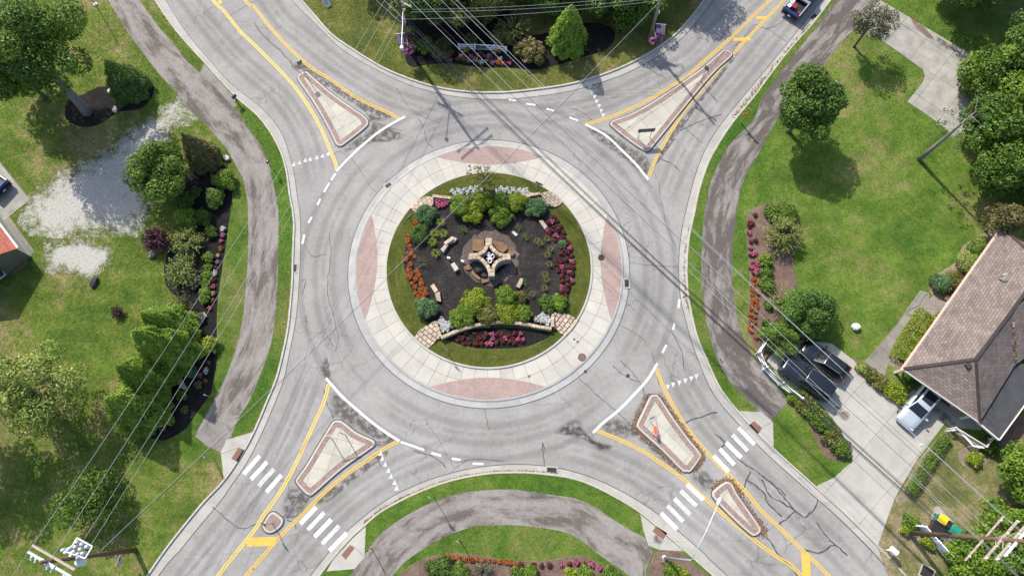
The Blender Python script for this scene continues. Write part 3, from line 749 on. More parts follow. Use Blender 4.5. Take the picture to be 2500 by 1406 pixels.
# ---------------------------------------------------------------- gravel
def gravel_sheet(name, px, fade, z=0.127, step=0.6):
    pts = smooth(PL(px, z), 4, True)
    xs = [p.x for p in pts]; ys = [p.y for p in pts]
    nx = int((max(xs) - min(xs) + 4) / step) + 1; ny = int((max(ys) - min(ys) + 4) / step) + 1
    gx = np.linspace(min(xs) - 2, max(xs) + 2, nx); gy = np.linspace(min(ys) - 2, max(ys) + 2, ny)
    X, Y = np.meshgrid(gx, gy); xy = np.stack([X.ravel(), Y.ravel()], 1)
    ins = inpoly(xy, pts)
    pa = np.array([(p.x, p.y) for p in pts]); d = np.full(len(xy), 1e9)
    for i in range(len(pa)):
        a, b = pa[i - 1], pa[i]; ab = b - a; t = np.clip(((xy - a) @ ab) / max(ab @ ab, 1e-9), 0, 1)
        d = np.minimum(d, np.hypot(*(xy - a - t[:, None] * ab).T))
    sd_ = np.where(ins, d, -d)
    keep = sd_ > -0.7
    ii = -np.ones(len(xy), int); ii[keep] = np.arange(keep.sum())
    fs = []
    for j in range(ny - 1):
        for i in range(nx - 1):
            q = (j * nx + i, j * nx + i + 1, (j + 1) * nx + i + 1, (j + 1) * nx + i)
            if all(keep[k] for k in q): fs.append(tuple(ii[k] for k in q))
    m = MB(); m.v = [(x, y, z) for x, y in xy[keep]]; m.f = fs
    o = m.build(name, 'gravel'); struct(o)
    at = o.data.attributes.new('dens', 'FLOAT', 'POINT')
    at.data.foreach_set('value', np.clip(sd_[keep] / fade * 0.5 + 0.44, -0.6, 1.0).astype(np.float32))
    EXCL.append([(p.x, p.y) for p in offset_closed(ccw(pts), 0.4)])
gravel_sheet('gravel_drive', [(438,236),(405,262),(358,294),(314,318),(273,355),(222,386),(164,416),(119,447),(88,470),(60,500),(48,530),(60,555),(90,575),(135,590),(200,575),(245,565),(300,570),(340,560),(365,515),(360,470),(350,430),(415,330),(430,305),(479,290)], 2.6)
gravel_sheet('gravel_patch', [(110,600),(137,597),(191,586),(218,593),(266,607),(270,637),(239,665),(218,682),(184,668),(150,658),(125,668),(108,655),(118,632)], 1.0, 0.1282)

# ---------------------------------------------------------------- planting beds: slightly mounded mulch
def bed(px, mat, z=0.16, sm=4, name='mulch_bed', edge=True):
    pts = smooth(PL(px, Z_LAWN), sm, True) if sm else PL(px, Z_LAWN)
    pts = ccw(pts); excl(pts); n = len(pts)
    i1 = offset_closed(pts, 0.12); i2 = offset_closed(pts, 0.45)
    m = MB()
    m.v = [(p.x, p.y, 0.09) for p in pts] + [(p.x, p.y, z - 0.02) for p in i1]
    m.f = [(i, (i + 1) % n, n + (i + 1) % n, n + i) for i in range(n)]
    m.f.append(tuple(n + i for i in range(n)))
    o = struct(m.build(name, mat)); tri(o); return o
bed([(157,265),(164,297),(205,312),(246,304),(290,276),(341,268),(372,240),(376,205),(340,190),(273,208),(239,212),(200,230),(170,240)], 'black_mulch')
bed([(573,436),(570,470),(567,504),(560,549),(553,603),(543,665),(534,733),(531,784),(532,835),(531,887),(522,935),(515,964),(485,1004),(457,1045),(420,1069),(392,1076),(341,1059),(318,1010),(340,940),(400,860),(430,800),(440,740),(405,700),(400,640),(425,580),(432,500),(440,430),(480,400),(540,400)], 'black_mulch')
bed([(980,40),(985,120),(992,155),(1010,166),(1045,160),(1100,157),(1165,166),(1240,168),(1310,172),(1365,160),(1420,142),(1470,128),(1496,108),(1503,85),(1490,65),(1450,54),(1400,60),(1330,80),(1280,85),(1240,60),(1240,-60),(980,-60)], 'black_mulch')
bed([(1882,494),(1841,507),(1824,525),(1820,562),(1825,624),(1829,678),(1827,733),(1822,784),(1827,822),(1850,858),(1880,880),(1915,850),(1960,820),(1960,760),(1947,690),(1942,660),(1938,624),(1952,597),(1958,545),(1932,511),(1906,497)], 'brown_mulch')
bed([(965,1415),(995,1383),(1030,1363),(1074,1350),(1132,1349),(1200,1357),(1240,1366),(1325,1366),(1377,1358),(1417,1353),(1445,1363),(1486,1383),(1530,1412),(1500,1470),(1000,1470)], 'brown_mulch')
bed([(1597,1347),(1620,1344),(1662,1346),(1695,1375),(1740,1420),(1700,1460),(1570,1450),(1578,1400),(1588,1372)], 'brown_mulch')
bed([(1928,958),(1950,965),(2008,1000),(2050,1050),(2078,1105),(2070,1124),(2045,1128),(2010,1110),(1985,1065),(1955,1010),(1922,985)], 'brown_mulch')
bed([(2447,556),(2400,570),(2350,600),(2330,640),(2290,665),(2268,690),(2272,718),(2310,745),(2345,705)], 'tan_mulch')
bed([(2240,755),(2275,770),(2260,815),(2215,895),(2195,905),(2160,885),(2185,845)], 'tan_mulch', sm=0)
bed([(2078,880),(2100,878),(2150,915),(2212,965),(2195,985),(2150,965),(2105,925)], 'brown_mulch')
bed([(2312,1040),(2325,1050),(2225,1215),(2200,1230),(2188,1215),(2245,1115)], 'tan_mulch', sm=0)
bed([(2340,1100),(2365,1088),(2400,1100),(2420,1120),(2395,1140),(2360,1142),(2340,1125)], 'tan_mulch')
bed([(2195,1262),(2215,1258),(2250,1270),(2290,1310),(2290,1330),(2240,1325),(2210,1320),(2190,1290)], 'tan_mulch')
bed([(2390,1095),(2430,1065),(2520,1000),(2540,1040),(2440,1100),(2405,1115)], 'brown_mulch')

# ---------------------------------------------------------------- road paint, seams and stains, all lying on the road
_z = [0.004]
def nz(): _z[0] += 0.00007; return _z[0]
def ribbon(px, w, name, mat, sm=5, jit=0.0, parent=road, zz=None):
    z = nz() if zz is None else zz
    pts = smooth([P(x, y, z) for x, y in px], sm) if sm and len(px) > 2 else PL(px, z)
    if jit:
        pts = resample(pts, 0.25)
        a = 0.0
        for i, p in enumerate(pts):
            a = a * 0.75 + rnd.uniform(-jit, jit)
            p.x += a; p.y += rnd.uniform(-jit, jit) * 0.6
    ww = [w * (rnd.uniform(0.55, 1.35) if jit else 1.0) / 2 for _ in pts]
    A, B = [], []
    for i, p in enumerate(pts):
        t = pts[min(i + 1, len(pts) - 1)] - pts[max(i - 1, 0)]; t.normalize(); nrm = Vector((-t.y, t.x, 0))
        A.append(p + nrm * ww[i]); B.append(p - nrm * ww[i])
    return MB().strip(B, A).build(name, mat, parent, fix=True)
def soft_patch(pts, z, mat, parent, name='stain', inset=0.35):
    pts = ccw(smooth([Vector((p.x, p.y, z)) for p in pts], 4, True)); n = len(pts); c = sum(pts, Vector()) / n
    inn = [p + (c - p).normalized() * min(inset, (c - p).length * .45) for p in pts]; out = [p - (c - p).normalized() * inset * .6 for p in pts]
    m = MB(); m.v = [tuple(p) for p in out] + [tuple(p) for p in inn]; m.f = [(i, (i + 1) % n, n + (i + 1) % n, n + i) for i in range(n)] + [tuple(n + i for i in range(n))]
    o = m.build(name, mat, parent); a = o.data.attributes.new('edge', 'FLOAT', 'POINT'); a.data.foreach_set('value', [0.0] * n + [1.0] * n)
    return tri(o)
def soft_ribbon(pts, w, mat, name, parent=road):
    """a band that fades out on both sides"""
    z = nz(); pts = resample([Vector((p.x, p.y, z)) for p in pts], 0.6); L = len(pts); m = MB(); e = []
    for d, v in ((w / 2, 0.0), (w / 6, 1.0), (-w / 6, 1.0), (-w / 2, 0.0)):
        m.v += [tuple(p) for p in offset(pts, d)]; e += [v * min(1, i / 4, (L - 1 - i) / 4) for i in range(L)]
    for r in range(3): m.f += [(r * L + i, (r + 1) * L + i, (r + 1) * L + i + 1, r * L + i + 1) for i in range(L - 1)]
    o = m.build(name, mat, parent, fix=True); a = o.data.attributes.new('edge', 'FLOAT', 'POINT'); a.data.foreach_set('value', e); return o
def stain_patch(px, mat, name='stain'):
    return soft_patch(PL(px), nz(), mat, road, name)
# dark dirt beside the islands and worn aprons behind the lines
for px in ([(712,165),(735,170),(800,215),(880,265),(905,290),(905,300),(960,285),(940,270),(870,232),(800,190),(740,150)],
           [(915,300),(985,330),(960,345),(900,350),(850,370),(842,362),(900,318)],
           [(1432,310),(1480,322),(1540,360),(1578,385),(1583,430),(1550,410),(1500,370),(1460,345)],
           [(1650,310),(1690,262),(1740,200),(1790,140),(1800,135),(1740,215),(1690,280),(1620,380),(1600,400)],
           [(810,955),(830,972),(880,1012),(930,1048),(968,1072),(925,1090),(915,1070),(860,1040),(830,1020),(812,1010)],
           [(705,1195),(726,1192),(755,1215),(735,1250),(700,1268),(690,1245)],
           [(770,1222),(860,1155),(930,1103),(945,1110),(880,1160),(800,1225)],
           [(1470,1035),(1500,1020),(1545,1045),(1555,1060),(1520,1068),(1480,1056)],
           [(1540,1050),(1550,1010),(1580,960),(1560,1040),(1600,1095),(1660,1155),(1640,1140)],
           [(1690,1160),(1720,1150),(1740,1170),(1780,1200),(1760,1180),(1735,1200),(1700,1180)]):
    stain_patch(px, 'road_dirt')
LANES = [[(461,0),(515,70),(565,130),(620,180),(680,232),(722,290),(750,345),(765,400),(775,450)], [(655,0),(690,50),(740,90),(800,140),(870,190),(950,235),(1030,262),(1100,278)], [(1811,20),(1740,85),(1690,140),(1600,190),(1520,230),(1440,260),(1350,278),(1280,286)], [(1960,0),(1900,70),(1840,145),(1780,215),(1720,290),(1670,370),(1640,440),(1615,500)],
         [(460,1406),(530,1310),(600,1220),(660,1130),(710,1040),(745,950),(770,880)], [(680,1406),(740,1330),(810,1260),(880,1200),(960,1150),(1040,1115),(1120,1095)], [(2100,1406),(2020,1320),(1930,1240),(1850,1165),(1780,1090),(1720,1020),(1670,940),(1640,870)], [(1865,1406),(1790,1335),(1700,1260),(1610,1190),(1520,1140),(1430,1105),(1350,1090)]]
for l in LANES:
    c_ = smooth(PL([(2 * l[0][0] - l[1][0], 2 * l[0][1] - l[1][1])] + l), 5)
    for d in (-.82, .82): soft_ribbon(offset(c_, d), 0.85, 'tyre_wear', 'tyre_track')
    soft_ribbon(c_, 0.55, 'oil_drip', 'oil_streak')
for r_, w_ in ((R_ROAD + 1.5, .9), (R_ROAD + 3.2, .9), (R_ROAD + 2.4, .6), (R_ROAD + 4.6, .8)):
    for k_ in range(4):
        a_ = k_ * math.pi / 2 + rnd.uniform(-.2, .2); soft_ribbon(circ(r_ + rnd.uniform(-.1, .1), 40, 0, a_ - .72, a_ + .72, False), w_, 'tyre_wear' if w_ > .7 else 'oil_drip', 'tyre_track')
stain_patch([(1358,1053),(1392,1030),(1415,1030),(1425,1052),(1452,1078),(1440,1082),(1410,1066),(1372,1060)], 'wet_patch'); stain_patch([(1440,1076),(1470,1082),(1492,1088),(1476,1100),(1452,1088)], 'wet_patch')
stain_patch([(785,905),(792,875),(798,870),(803,900),(808,925),(800,935)], 'road_dirt')
CR = [  # sealed and open cracks, traced
 [(622,55),(650,92),(690,130),(724,172),(733,182)], [(840,368),(870,400),(905,455),(918,470)], [(968,215),(980,240),(1000,260),(1020,280),(1070,300)], [(900,295),(930,305),(965,315),(985,320)],
 [(815,378),(830,370),(855,390)], [(1020,290),(1035,310),(1040,345),(1055,360)], [(1455,300),(1420,275),(1395,265)], [(1575,380),(1590,410),(1605,440),(1612,480)],
 [(1787,118),(1800,108),(1825,85),(1845,60)], [(1598,60),(1620,80),(1650,55)], [(1605,385),(1640,400),(1660,420)], [(1645,300),(1680,320),(1715,350)], [(1760,280),(1700,300),(1660,320)],
 [(1840,60),(1800,110),(1770,160),(1740,210),(1710,240)], [(1930,25),(1900,60),(1870,70)], [(1610,480),(1625,540),(1650,600)], [(1530,640),(1580,647),(1657,652)],
 [(1513,880),(1545,910),(1565,940),(1570,975)], [(1495,892),(1530,920),(1560,932)], [(1590,860),(1600,895),(1610,940)], [(1415,925),(1470,975),(1505,1005),(1545,1042)], [(1510,790),(1560,820),(1575,835)], [(1640,805),(1660,850),(1672,905)],
 [(1660,1040),(1690,1025),(1750,1005)], [(1745,1060),(1770,1080),(1755,1100)], [(1800,1120),(1840,1145),(1880,1175),(1920,1210)], [(1830,1150),(1815,1190),(1800,1200)], [(1820,1170),(1860,1200),(1875,1230),(1905,1260)],
 [(1860,1170),(1880,1210),(1910,1225),(1940,1245),(1965,1262),(1990,1240),(1995,1220)], [(1860,1160),(1890,1185),(1920,1220),(1940,1245)], [(1900,1280),(1935,1255),(1945,1248)], [(1995,1275),(2020,1310),(2040,1330),(2065,1355)], [(1870,1310),(1900,1350),(1930,1380),(1950,1406)],
 [(1960,1340),(2000,1350),(2030,1330),(2045,1335)], [(815,1022),(800,985),(790,950)], [(830,1018),(850,1000)], [(700,1265),(730,1215),(745,1200)], [(752,1213),(735,1250),(710,1262),(695,1255)], [(700,1270),(715,1275),(722,1290)], [(630,1275),(590,1290),(545,1260),(520,1235)],
 [(890,1130),(915,1110),(930,1140)], [(1185,1000),(1192,1030),(1196,1050)], [(740,590),(760,625),(800,620)], [(735,690),(745,680),(740,720)], [(805,570),(808,620),(800,700),(815,780),(830,830)], [(1320,1100),(1328,1080),(1330,1135)],
 [(1650,160),(1668,170),(1660,185),(1645,185)], [(1645,158),(1670,160),(1655,195)], [(1580,165),(1600,180),(1625,190)], [(1845,60),(1880,75),(1925,105)], [(560,40),(600,15),(630,0)], [(780,60),(800,50),(830,70)], [(1110,1130),(1160,1120),(1230,1125)], [(1010,1100),(1060,1115),(1090,1140)]]
for c in CR: ribbon(c, (0.12 if c[0][0] > 1650 and c[0][1] > 1000 else 0.18 if c is CR[0] else rnd.uniform(0.045, 0.085)), 'crack', 'tar', 4, 0.07)
Z0 = 0.012
_z[0] = Z0
def yellow(px, double=True, mat='yellow_paint'):
    if double:
        pts = smooth(PL(px, 0), 6)
        for d in (-0.10, 0.10):
            z = nz(); A = [Vector((p.x, p.y, z)) for p in offset(pts, d + 0.062)]; B = [Vector((p.x, p.y, z)) for p in offset(pts, d - 0.062)]
            MB().strip(B, A).build('yellow_line', mat, road, fix=True)
    else: ribbon(px, 0.24, 'yellow_line', mat)
YL = [[(270,-350),(400,-150),(519,0),(546,27),(587,78),(620,109),(654,143),(685,174),(719,212),(746,249),(767,283),(787,321),(804,362),(818,396),(822,415)],
      [(350,-350),(480,-150),(597,0),(620,17),(654,61),(688,99),(722,133),(757,164),(811,198),(859,232),(910,259),(948,276),(975,290)],
      [(1430,304),(1479,290),(1530,270),(1581,246),(1632,215),(1677,188),(1718,150),(1759,116),(1800,78),(1841,38),(1880,0),(2030,-160),(2200,-350)],
      [(1583,433),(1595,403),(1615,362),(1643,314),(1673,266),(1708,225),(1745,181),(1786,137),(1820,99),(1860,58),(1915,0),(2060,-160),(2230,-350)],
      [(803,936),(791,981),(770,1028),(746,1080),(719,1138),(685,1199),(644,1257),(620,1295),(587,1336),(532,1406),(330,1678),(130,1950)],
      [(973,1076),(941,1093),(900,1121),(859,1148),(811,1185),(770,1223),(722,1271),(681,1312),(620,1383),(600,1406),(400,1650),(160,1950)],
      [(1602,898),(1612,926),(1626,957),(1646,994),(1673,1039),(1708,1083),(1742,1121),(1779,1158),(1820,1199),(1860,1247),(1904,1288),(1959,1342),(2024,1406),(2280,1680),(2500,1950)],
      [(1458,1051),(1513,1073),(1568,1100),(1615,1131),(1663,1165),(1718,1213),(1772,1260),(1827,1305),(1860,1332),(1904,1363),(1959,1406),(2230,1680),(2450,1950)]]
for i, l in enumerate(YL): yellow(l, mat='pale_yellow_paint' if i in (0, 4) else 'yellow_paint')
for a, b, w in (((1791,97),(1832,96), 0.42), ((1846,44),(1872,45), 0.42), ((603,1323),(673,1320), 0.75), ((1966,1349),(1970,1420), 0.72), ((531,-30),(538,10), 0.35)):
    ribbon([a, b], w, 'hatch_bar', 'yellow_paint', 0)
for l in ([(989,285),(961,300),(927,321),(893,348),(859,379),(821,418)], [(1429,304),(1479,331),(1520,369),(1554,403),(1583,439)], [(796,923),(832,964),(873,1001),(914,1035),(948,1059),(975,1076)], [(1605,887),(1581,926),(1547,964),(1506,1005),(1472,1032),(1448,1056)]):
    ribbon(l, 0.24, 'give_way_line', 'white_paint')
for a, b in (((809,440),(819,424)),((791,469),(804,447)),((775,501),(782,486)),((753,545),(761,530)),((738,596),(743,573)),((1390,287),(1411,295)),((1334,266),(1353,271)),((1284,254),(1308,257)),((1242,244),(1260,246)),
             ((978,1078),(1036,1098)),((1053,1105),(1077,1112)),((1103,1119),(1125,1122)),((1154,1131),(1180,1132)),((1617,861),(1627,842)),((1643,805),(1647,789)),((1656,752),(1659,730))):
    ribbon([a, b], 0.21, 'lane_dash', 'white_paint', 0)
def tooth(x, y, up):
    z = nz(); c = P(x, y, z); w, h = 0.21, 0.25
    v = [c + Vector((-w, -h * up, 0)), c + Vector((w, -h * up, 0)), c + Vector((0.04 * up, h * up, 0))]
    MB().sheet(v).build('give_way_tooth', 'worn_white_paint', road)
for x, y in ((717,401),(731,396),(745,391),(757,388),(774,384),(787,380),(801,375),(929,1105),(933,1117),(940,1132),(948,1147),(954,1161),(963,1176),(968,1190)): tooth(x, y, 1)
for x, y in ((1441,215),(1446,226),(1452,238),(1457,249),(1463,260),(1468,272),(1473,283),(1631,945),(1644,940),(1659,935),(1674,930),(1688,925),(1701,920)): tooth(x, y, -1)
def zz(ox, oy, l, s=2.93): return [((ox + a[0] / s, oy + a[1] / s), (ox + b[0] / s, oy + b[1] / s)) for a, b in l]
BARS = [((595,1157),(634,1112)),((613,1170),(652,1127)),((631,1186),(669,1144)),((650,1201),(687,1159)),((733,1278),(772,1237)),((751,1293),(792,1250)),((768,1310),(809,1267)),((786,1327),(828,1283)),((804,1344),(847,1300))]
BARS += zz(1240, 926, [((1470,545),(1580,660)),((1515,495),(1620,610)),((1560,450),(1670,560)),((1605,395),(1715,510)),((1650,345),(1765,465)),((1280,750),(1400,860)),((1235,795),(1350,905)),((1190,850),(1305,965)),((1140,900),(1255,1015)),((1095,955),(1210,1070))])
for i, (a, b) in enumerate(BARS): ribbon([a, b], 0.40, 'crosswalk_bar', 'worn_white_paint' if i in (2, 5, 7, 12, 15, 16, 17) else 'white_paint', 0)

# ---------------------------------------------------------------- central island: apron, brick inlays, inner kerb, lawn
def ring(m, r0, z0, r1, z1, n=160):
    a, b = circ(r0, n, z0), circ(r1, n, z1); m.strip(a + a[:1], b + b[:1])
apron = MB(); ring(apron, R_GRASS, 0.10, R_BAND, 0.10)
apron = struct(apron.build('truck_apron', 'tar', fix=True))
NS = 56; R_MID = (R_BAND + R_GRASS) / 2 - 0.1
for i in range(NS):
    a0 = 2 * math.pi * i / NS; a1 = 2 * math.pi * (i + 1) / NS
    for r0, r1 in ((R_GRASS, R_MID), (R_MID, R_BAND)):
        g = 0.012 / ((r0 + r1) / 2)
        poly = circ(r1 - 0.012, 4, 0, a0 + g, a1 - g, False) + circ(r0 + 0.012, 4, 0, a0 + g, a1 - g, False)[::-1]
        tri(MB().prism(poly, 0.08, 0.13 + rnd.uniform(-.003, .003)).build('slab', 'apron_concrete', apron))
for q in range(4):
    ac = q * math.pi / 2; h = math.radians(24.5)
    o_ = circ(R_BAND + 0.02, 24, 0, ac - h, ac + h, False)
    inn = []
    for i in range(24):
        a = ac + h - 2 * h * i / 23; u = (a - ac) / h
        inn.append(Vector((RC.x + (R_BAND - 2.0 * max(0.0, 1 - u * u) ** 0.9 - 0.01) * math.cos(a), RC.y + (R_BAND - 2.0 * max(0.0, 1 - u * u) ** 0.9 - 0.01) * math.sin(a), 0)))
    poly = o_ + inn
    b_ = struct(MB().prism(poly, 0.09, 0.140).build('brick_inlay', 'brick_pavers')); tri(b_)
m = MB(); ring(m, R_BAND, 0.135, R_BAND + 0.14, 0.14); ring(m, R_BAND + 0.14, 0.14, R_BAND + 0.28, 0.05)
ck = struct(m.build('apron_kerb', 'kerb_grey', fix=True))
for i in range(28):
    a0 = 2 * math.pi * i / 28; a1 = 2 * math.pi * (i + 1) / 28 - 0.0012
    A = circ(R_BAND + 0.281, 7, 0.05, a0, a1, False); B = circ(R_ROAD, 7, 0.012, a0, a1, False)
    p = MB(); p.strip(A, B); p.build('gutter_panel', 'kerb_grey', ck, fix=True)
m = MB(); ring(m, R_ROAD - 0.02, 0.0128, R_ROAD + 0.06, 0.0128); m.build('seam', 'tar', ck, fix=True)
m = MB(); ring(m, R_GRASS + 0.02, 0.10, R_GRASS + 0.0, 0.24); ring(m, R_GRASS, 0.24, R_GRASS - 0.17, 0.24); ring(m, R_GRASS - 0.17, 0.24, R_GRASS - 0.19, 0.15)
struct(m.build('garden_kerb', 'kerb_concrete', fix=True))
Z_G = 0.21
tri(struct(MB().prism(circ(R_GRASS - 0.18, 120), 0.1, Z_G).build('garden_lawn', 'lawn_ring')))
GARDEN = [(1060,484),(1060,514),(1030,522),(1013,540),(998,571),(987,605),(984,642),(990,673),(1004,707),(1015,741),(1030,775),(1045,790),(1067,785),(1076,824),(1111,810),(1166,793),(1230,786),(1308,798),(1349,803),(1349,766),(1384,758),(1390,727),(1399,699),(1407,656),(1399,616),(1382,576),(1357,537),(1337,508),(1325,500),(1318,473),(1286,480),(1200,489),(1118,488)]
gb = bed(GARDEN, 'grey_mulch', 0.18, 2)
gb.data.transform(Matrix.Translation((0, 0, Z_G - 0.12)))
GB2 = [(1079,826),(1120,815),(1150,803),(1200,799),(1250,799),(1300,804),(1345,812),(1335,828),(1300,843),(1270,850),(1220,853),(1170,852),(1120,842)]
gb = bed(GB2, 'black_mulch', 0.165, 3); gb.data.transform(Matrix.Translation((0, 0, Z_G - 0.12)))
GB3 = [(1100,468),(1140,462),(1200,464),(1250,468),(1290,474),(1286,482),(1200,488),(1118,485)]
gb = bed(GB3, 'black_mulch', 0.17, 3); gb.data.transform(Matrix.Translation((0, 0, Z_G - 0.10)))

# ---------------------------------------------------------------- splitter islands
def island(px, slab_ang, border=0.42, full_brick=False, dx=1.45):
    out = ccw(smooth(PL(px), 4, True)); excl(out)
    k1 = offset_closed(out, 0.08); k2 = offset_closed(out, 0.20); n = len(out)
    m = MB(); m.v = [(p.x, p.y, 0.0) for p in out] + [(p.x, p.y, 0.12) for p in offset_closed(out, 0.03)] + [(p.x, p.y, 0.15) for p in k1] + [(p.x, p.y, 0.15) for p in k2] + [(p.x, p.y, 0.10) for p in k2]
    for r in range(4): m.f += [(r * n + i, r * n + (i + 1) % n, (r + 1) * n + (i + 1) % n, (r + 1) * n + i) for i in range(n)]
    isl = struct(m.build('traffic_island', 'kerb_concrete', fix=True))
    tri(MB().prism(k2, 0.02, 0.128).build('brick_border', 'brick_border', isl))
    # dark seam round the foot
    s1 = offset_closed(out, -0.10); z = nz()
    mm = MB(); mm.strip([Vector((p.x, p.y, z)) for p in s1 + s1[:1]], [Vector((p.x, p.y, z)) for p in out + out[:1]]); mm.build('seam', 'tar', isl, fix=True)
    if not full_brick:
        inn = offset_closed(out, 0.20 + border)
        # drop the folded tip
        c = sum(out, Vector()) / n
        inn = [p for i, p in enumerate(inn) if min((p - q).length for q in out) > (0.20 + border) * 0.93]
        slabs(inn, c, slab_ang, dx, dx, 0.03, 0.140, 'island_concrete', isl, jit=0.002)
    return isl
NWI = [(729,186),(738,179),(750,177),(763,188),(811,229),(869,270),(893,287),(900,300),(893,314),(845,352),(832,359),(820,353),(808,328),(774,266),(733,205),(727,195)]
NEI = [(1491,300),(1499,294),(1547,276),(1615,236),(1684,188),(1718,164),(1762,126),(1772,124),(1784,128),(1786,140),(1752,171),(1718,208),(1667,270),(1598,355),(1585,369),(1571,369),(1534,345),(1493,311)]
SWI = [(806,1039),(815,1028),(828,1026),(842,1032),(873,1056),(910,1073),(916,1083),(910,1093),(838,1144),(767,1206),(755,1209),(746,1204),(726,1182),(724,1168),(746,1138),(777,1086)]
SWS = [(642,1281),(658,1254),(671,1250),(688,1262),(693,1271),(688,1284),(671,1298),(658,1301),(646,1295)]
SEI = [(1581,977),(1588,965),(1598,963),(1610,969),(1643,1018),(1680,1069),(1708,1103),(1711,1117),(1687,1150),(1677,1152),(1663,1148),(1615,1100),(1574,1063),(1556,1045),(1554,1034),(1568,1004)]
SES = [(1742,1196),(1769,1176),(1786,1180),(1800,1206),(1834,1254),(1856,1288),(1854,1301),(1841,1308),(1827,1301),(1779,1257),(1743,1218),(1738,1206)]
island(NWI, dir_px((820,353),(727,195))); island(NEI, dir_px((1491,300),(1750,130))); island(SWI, dir_px((746,1204),(820,1028)) + .1)
island(SWS, 0, full_brick=True); island(SEI, dir_px((1663,1148),(1556,1040))); island(SES, dir_px((1830,1300),(1742,1218)), border=0.42)

# drains and manholes
def grate(px, ang, w, d, name, label, frame='kerb_concrete', z=0.02):
    c = P(*px, z); t = thing(name, label, 'drain', c, rotz=ang)
    excl([c + Vector((math.cos(ang + a) * w * .85, math.sin(ang + a) * w * .85, 0)) for a in (.785, 2.356, 3.927, 5.498)])
    m = MB()
    for sx in (-1, 1): m.box((sx * (w / 2 + 0.06), 0, 0.0), (0.12, d + 0.24, 0.05))
    for sy in (-1, 1): m.box((0, sy * (d / 2 + 0.06), 0.0), (w, 0.12, 0.05))
    m.build('frame', frame, t, local=True)
    MB().box((0, 0, -0.008), (w, d, 0.02)).build('pit', 'black_plastic', t, local=True)
    m = MB(); n = 6
    for i in range(n): m.box((-w / 2 + (i + .5) * w / n, 0, 0.012), (w / n * 0.45, d, 0.02))
    m.box((0, 0, 0.014), (w, 0.05, 0.02))
    m.build('bars', 'iron', t, local=True)
    return t
grate((948,453), math.radians(35), 0.62, 0.42, 'storm_drain', 'square iron storm drain in the kerb northwest of the central garden', 'kerb_grey', 0.06)
grate((1530,692), 0, 0.42, 0.75, 'storm_drain', 'iron storm drain in the kerb east of the central garden', 'kerb_grey', 0.06)
grate((719,655), 0, 0.40, 0.75, 'storm_drain', 'iron storm drain in the kerb west of the roundabout', 'gutter_concrete', 0.03)
grate((1347,1147), math.radians(-4), 0.85, 0.42, 'storm_drain', 'iron storm drain in the kerb south of the roundabout', 'gutter_concrete', 0.03)
grate((1986,42), math.radians(45), 0.8, 0.4, 'storm_drain', 'iron storm drain in the kerb behind the blue pickup', 'gutter_concrete', 0.03)
grate((2043,210), math.radians(-40), 0.75, 0.75, 'storm_drain', 'square yard drain with pale concrete rim in the right lawn', 'drive_concrete', 0.14)
grate((2263,1397), math.radians(-30), 1.0, 0.9, 'storm_drain', 'rusty barred drain in the lawn beside the lower right kerb', 'drive_concrete', 0.14)
def manhole(px, r, z, mat, label, name='manhole_cover'):
    c = P(*px, z); t = thing(name, label, 'manhole', c)
    MB().lathe((0, 0, 0), [(r, -0.02), (r, 0.006), (r * 0.9, 0.008)], 24).build('rim', 'iron', t, local=True)
    m = MB().lathe((0, 0, 0.0095), [(r * 0.88, 0), (r * 0.86, 0.004)], 24)
    m.build('lid', mat, t, local=True)
manhole((1468,629), 0.33, 0.135, 'iron', 'dark round manhole cover on the apron east of the garden')
manhole((1421,872), 0.38, 0.135, 'rust_iron', 'reddish round manhole cover on the apron southeast of the garden')
manhole((1533,917), 0.17, 0.006, 'iron', 'small grey round valve cover on the road by the southeast white line')
manhole((1429,906), 0.13, 0.06, 'iron', 'tiny dark valve cover on the outer apron kerb, southeast side')
manhole((1292,918), 0.12, 0.14, 'rust_iron', 'tiny reddish valve cover on the apron above the southern brick inlay')
manhole((1402,828), 0.11, 0.135, 'rust_iron', 'upper of two tiny valve covers by the southeast stone steps')
manhole((1410,834), 0.11, 0.135, 'rust_iron', 'lower of two tiny valve covers by the southeast stone steps')
manhole((2257,985), 0.5, 0.155, 'rust_iron', 'oil stained cover on the drive') if False else None
# ---------------------------------------------------------------- foliage
def fast_mesh(name, verts, faces, v, mat):
    me = bpy.data.meshes.new(name); n, k = faces.shape
    me.vertices.add(len(verts)); me.vertices.foreach_set('co', verts.astype(np.float32).ravel())
    me.loops.add(n * k); me.loops.foreach_set('vertex_index', faces.astype(np.int32).ravel())
    me.polygons.add(n); me.polygons.foreach_set('loop_start', np.arange(0, n * k, k, dtype=np.int32))
    me.polygons.foreach_set('loop_total', np.full(n, k, dtype=np.int32))
    me.update(calc_edges=True)
    a = me.attributes.new('v', 'FLOAT', 'POINT'); a.data.foreach_set('value', v.astype(np.float32))
    me.materials.append(M[mat] if isinstance(mat, str) else mat)
    return me
def unit(a): return a / np.maximum(np.linalg.norm(a, axis=1, keepdims=True), 1e-9)
def leaf_geo(C, N, S, rng, aspect=0.55, along=None, curl=0.25):
    """diamond leaves: centre C, facing N, length S"""
    n = len(C); N = unit(N)
    r = unit(rng.normal(size=(n, 3))) if along is None else unit(along + 0.25 * rng.normal(size=(n, 3)))
    T = unit(r - (r * N).sum(1, keepdims=True) * N); B = np.cross(N, T)
    s = S[:, None] * 0.5; w = s * aspect
    V = np.stack([C - T * s, C - B * w + N * s * curl, C + T * s, C + B * w + N * s * curl], 1).reshape(-1, 3)
    F = np.arange(4 * n).reshape(n, 4)
    return V, F
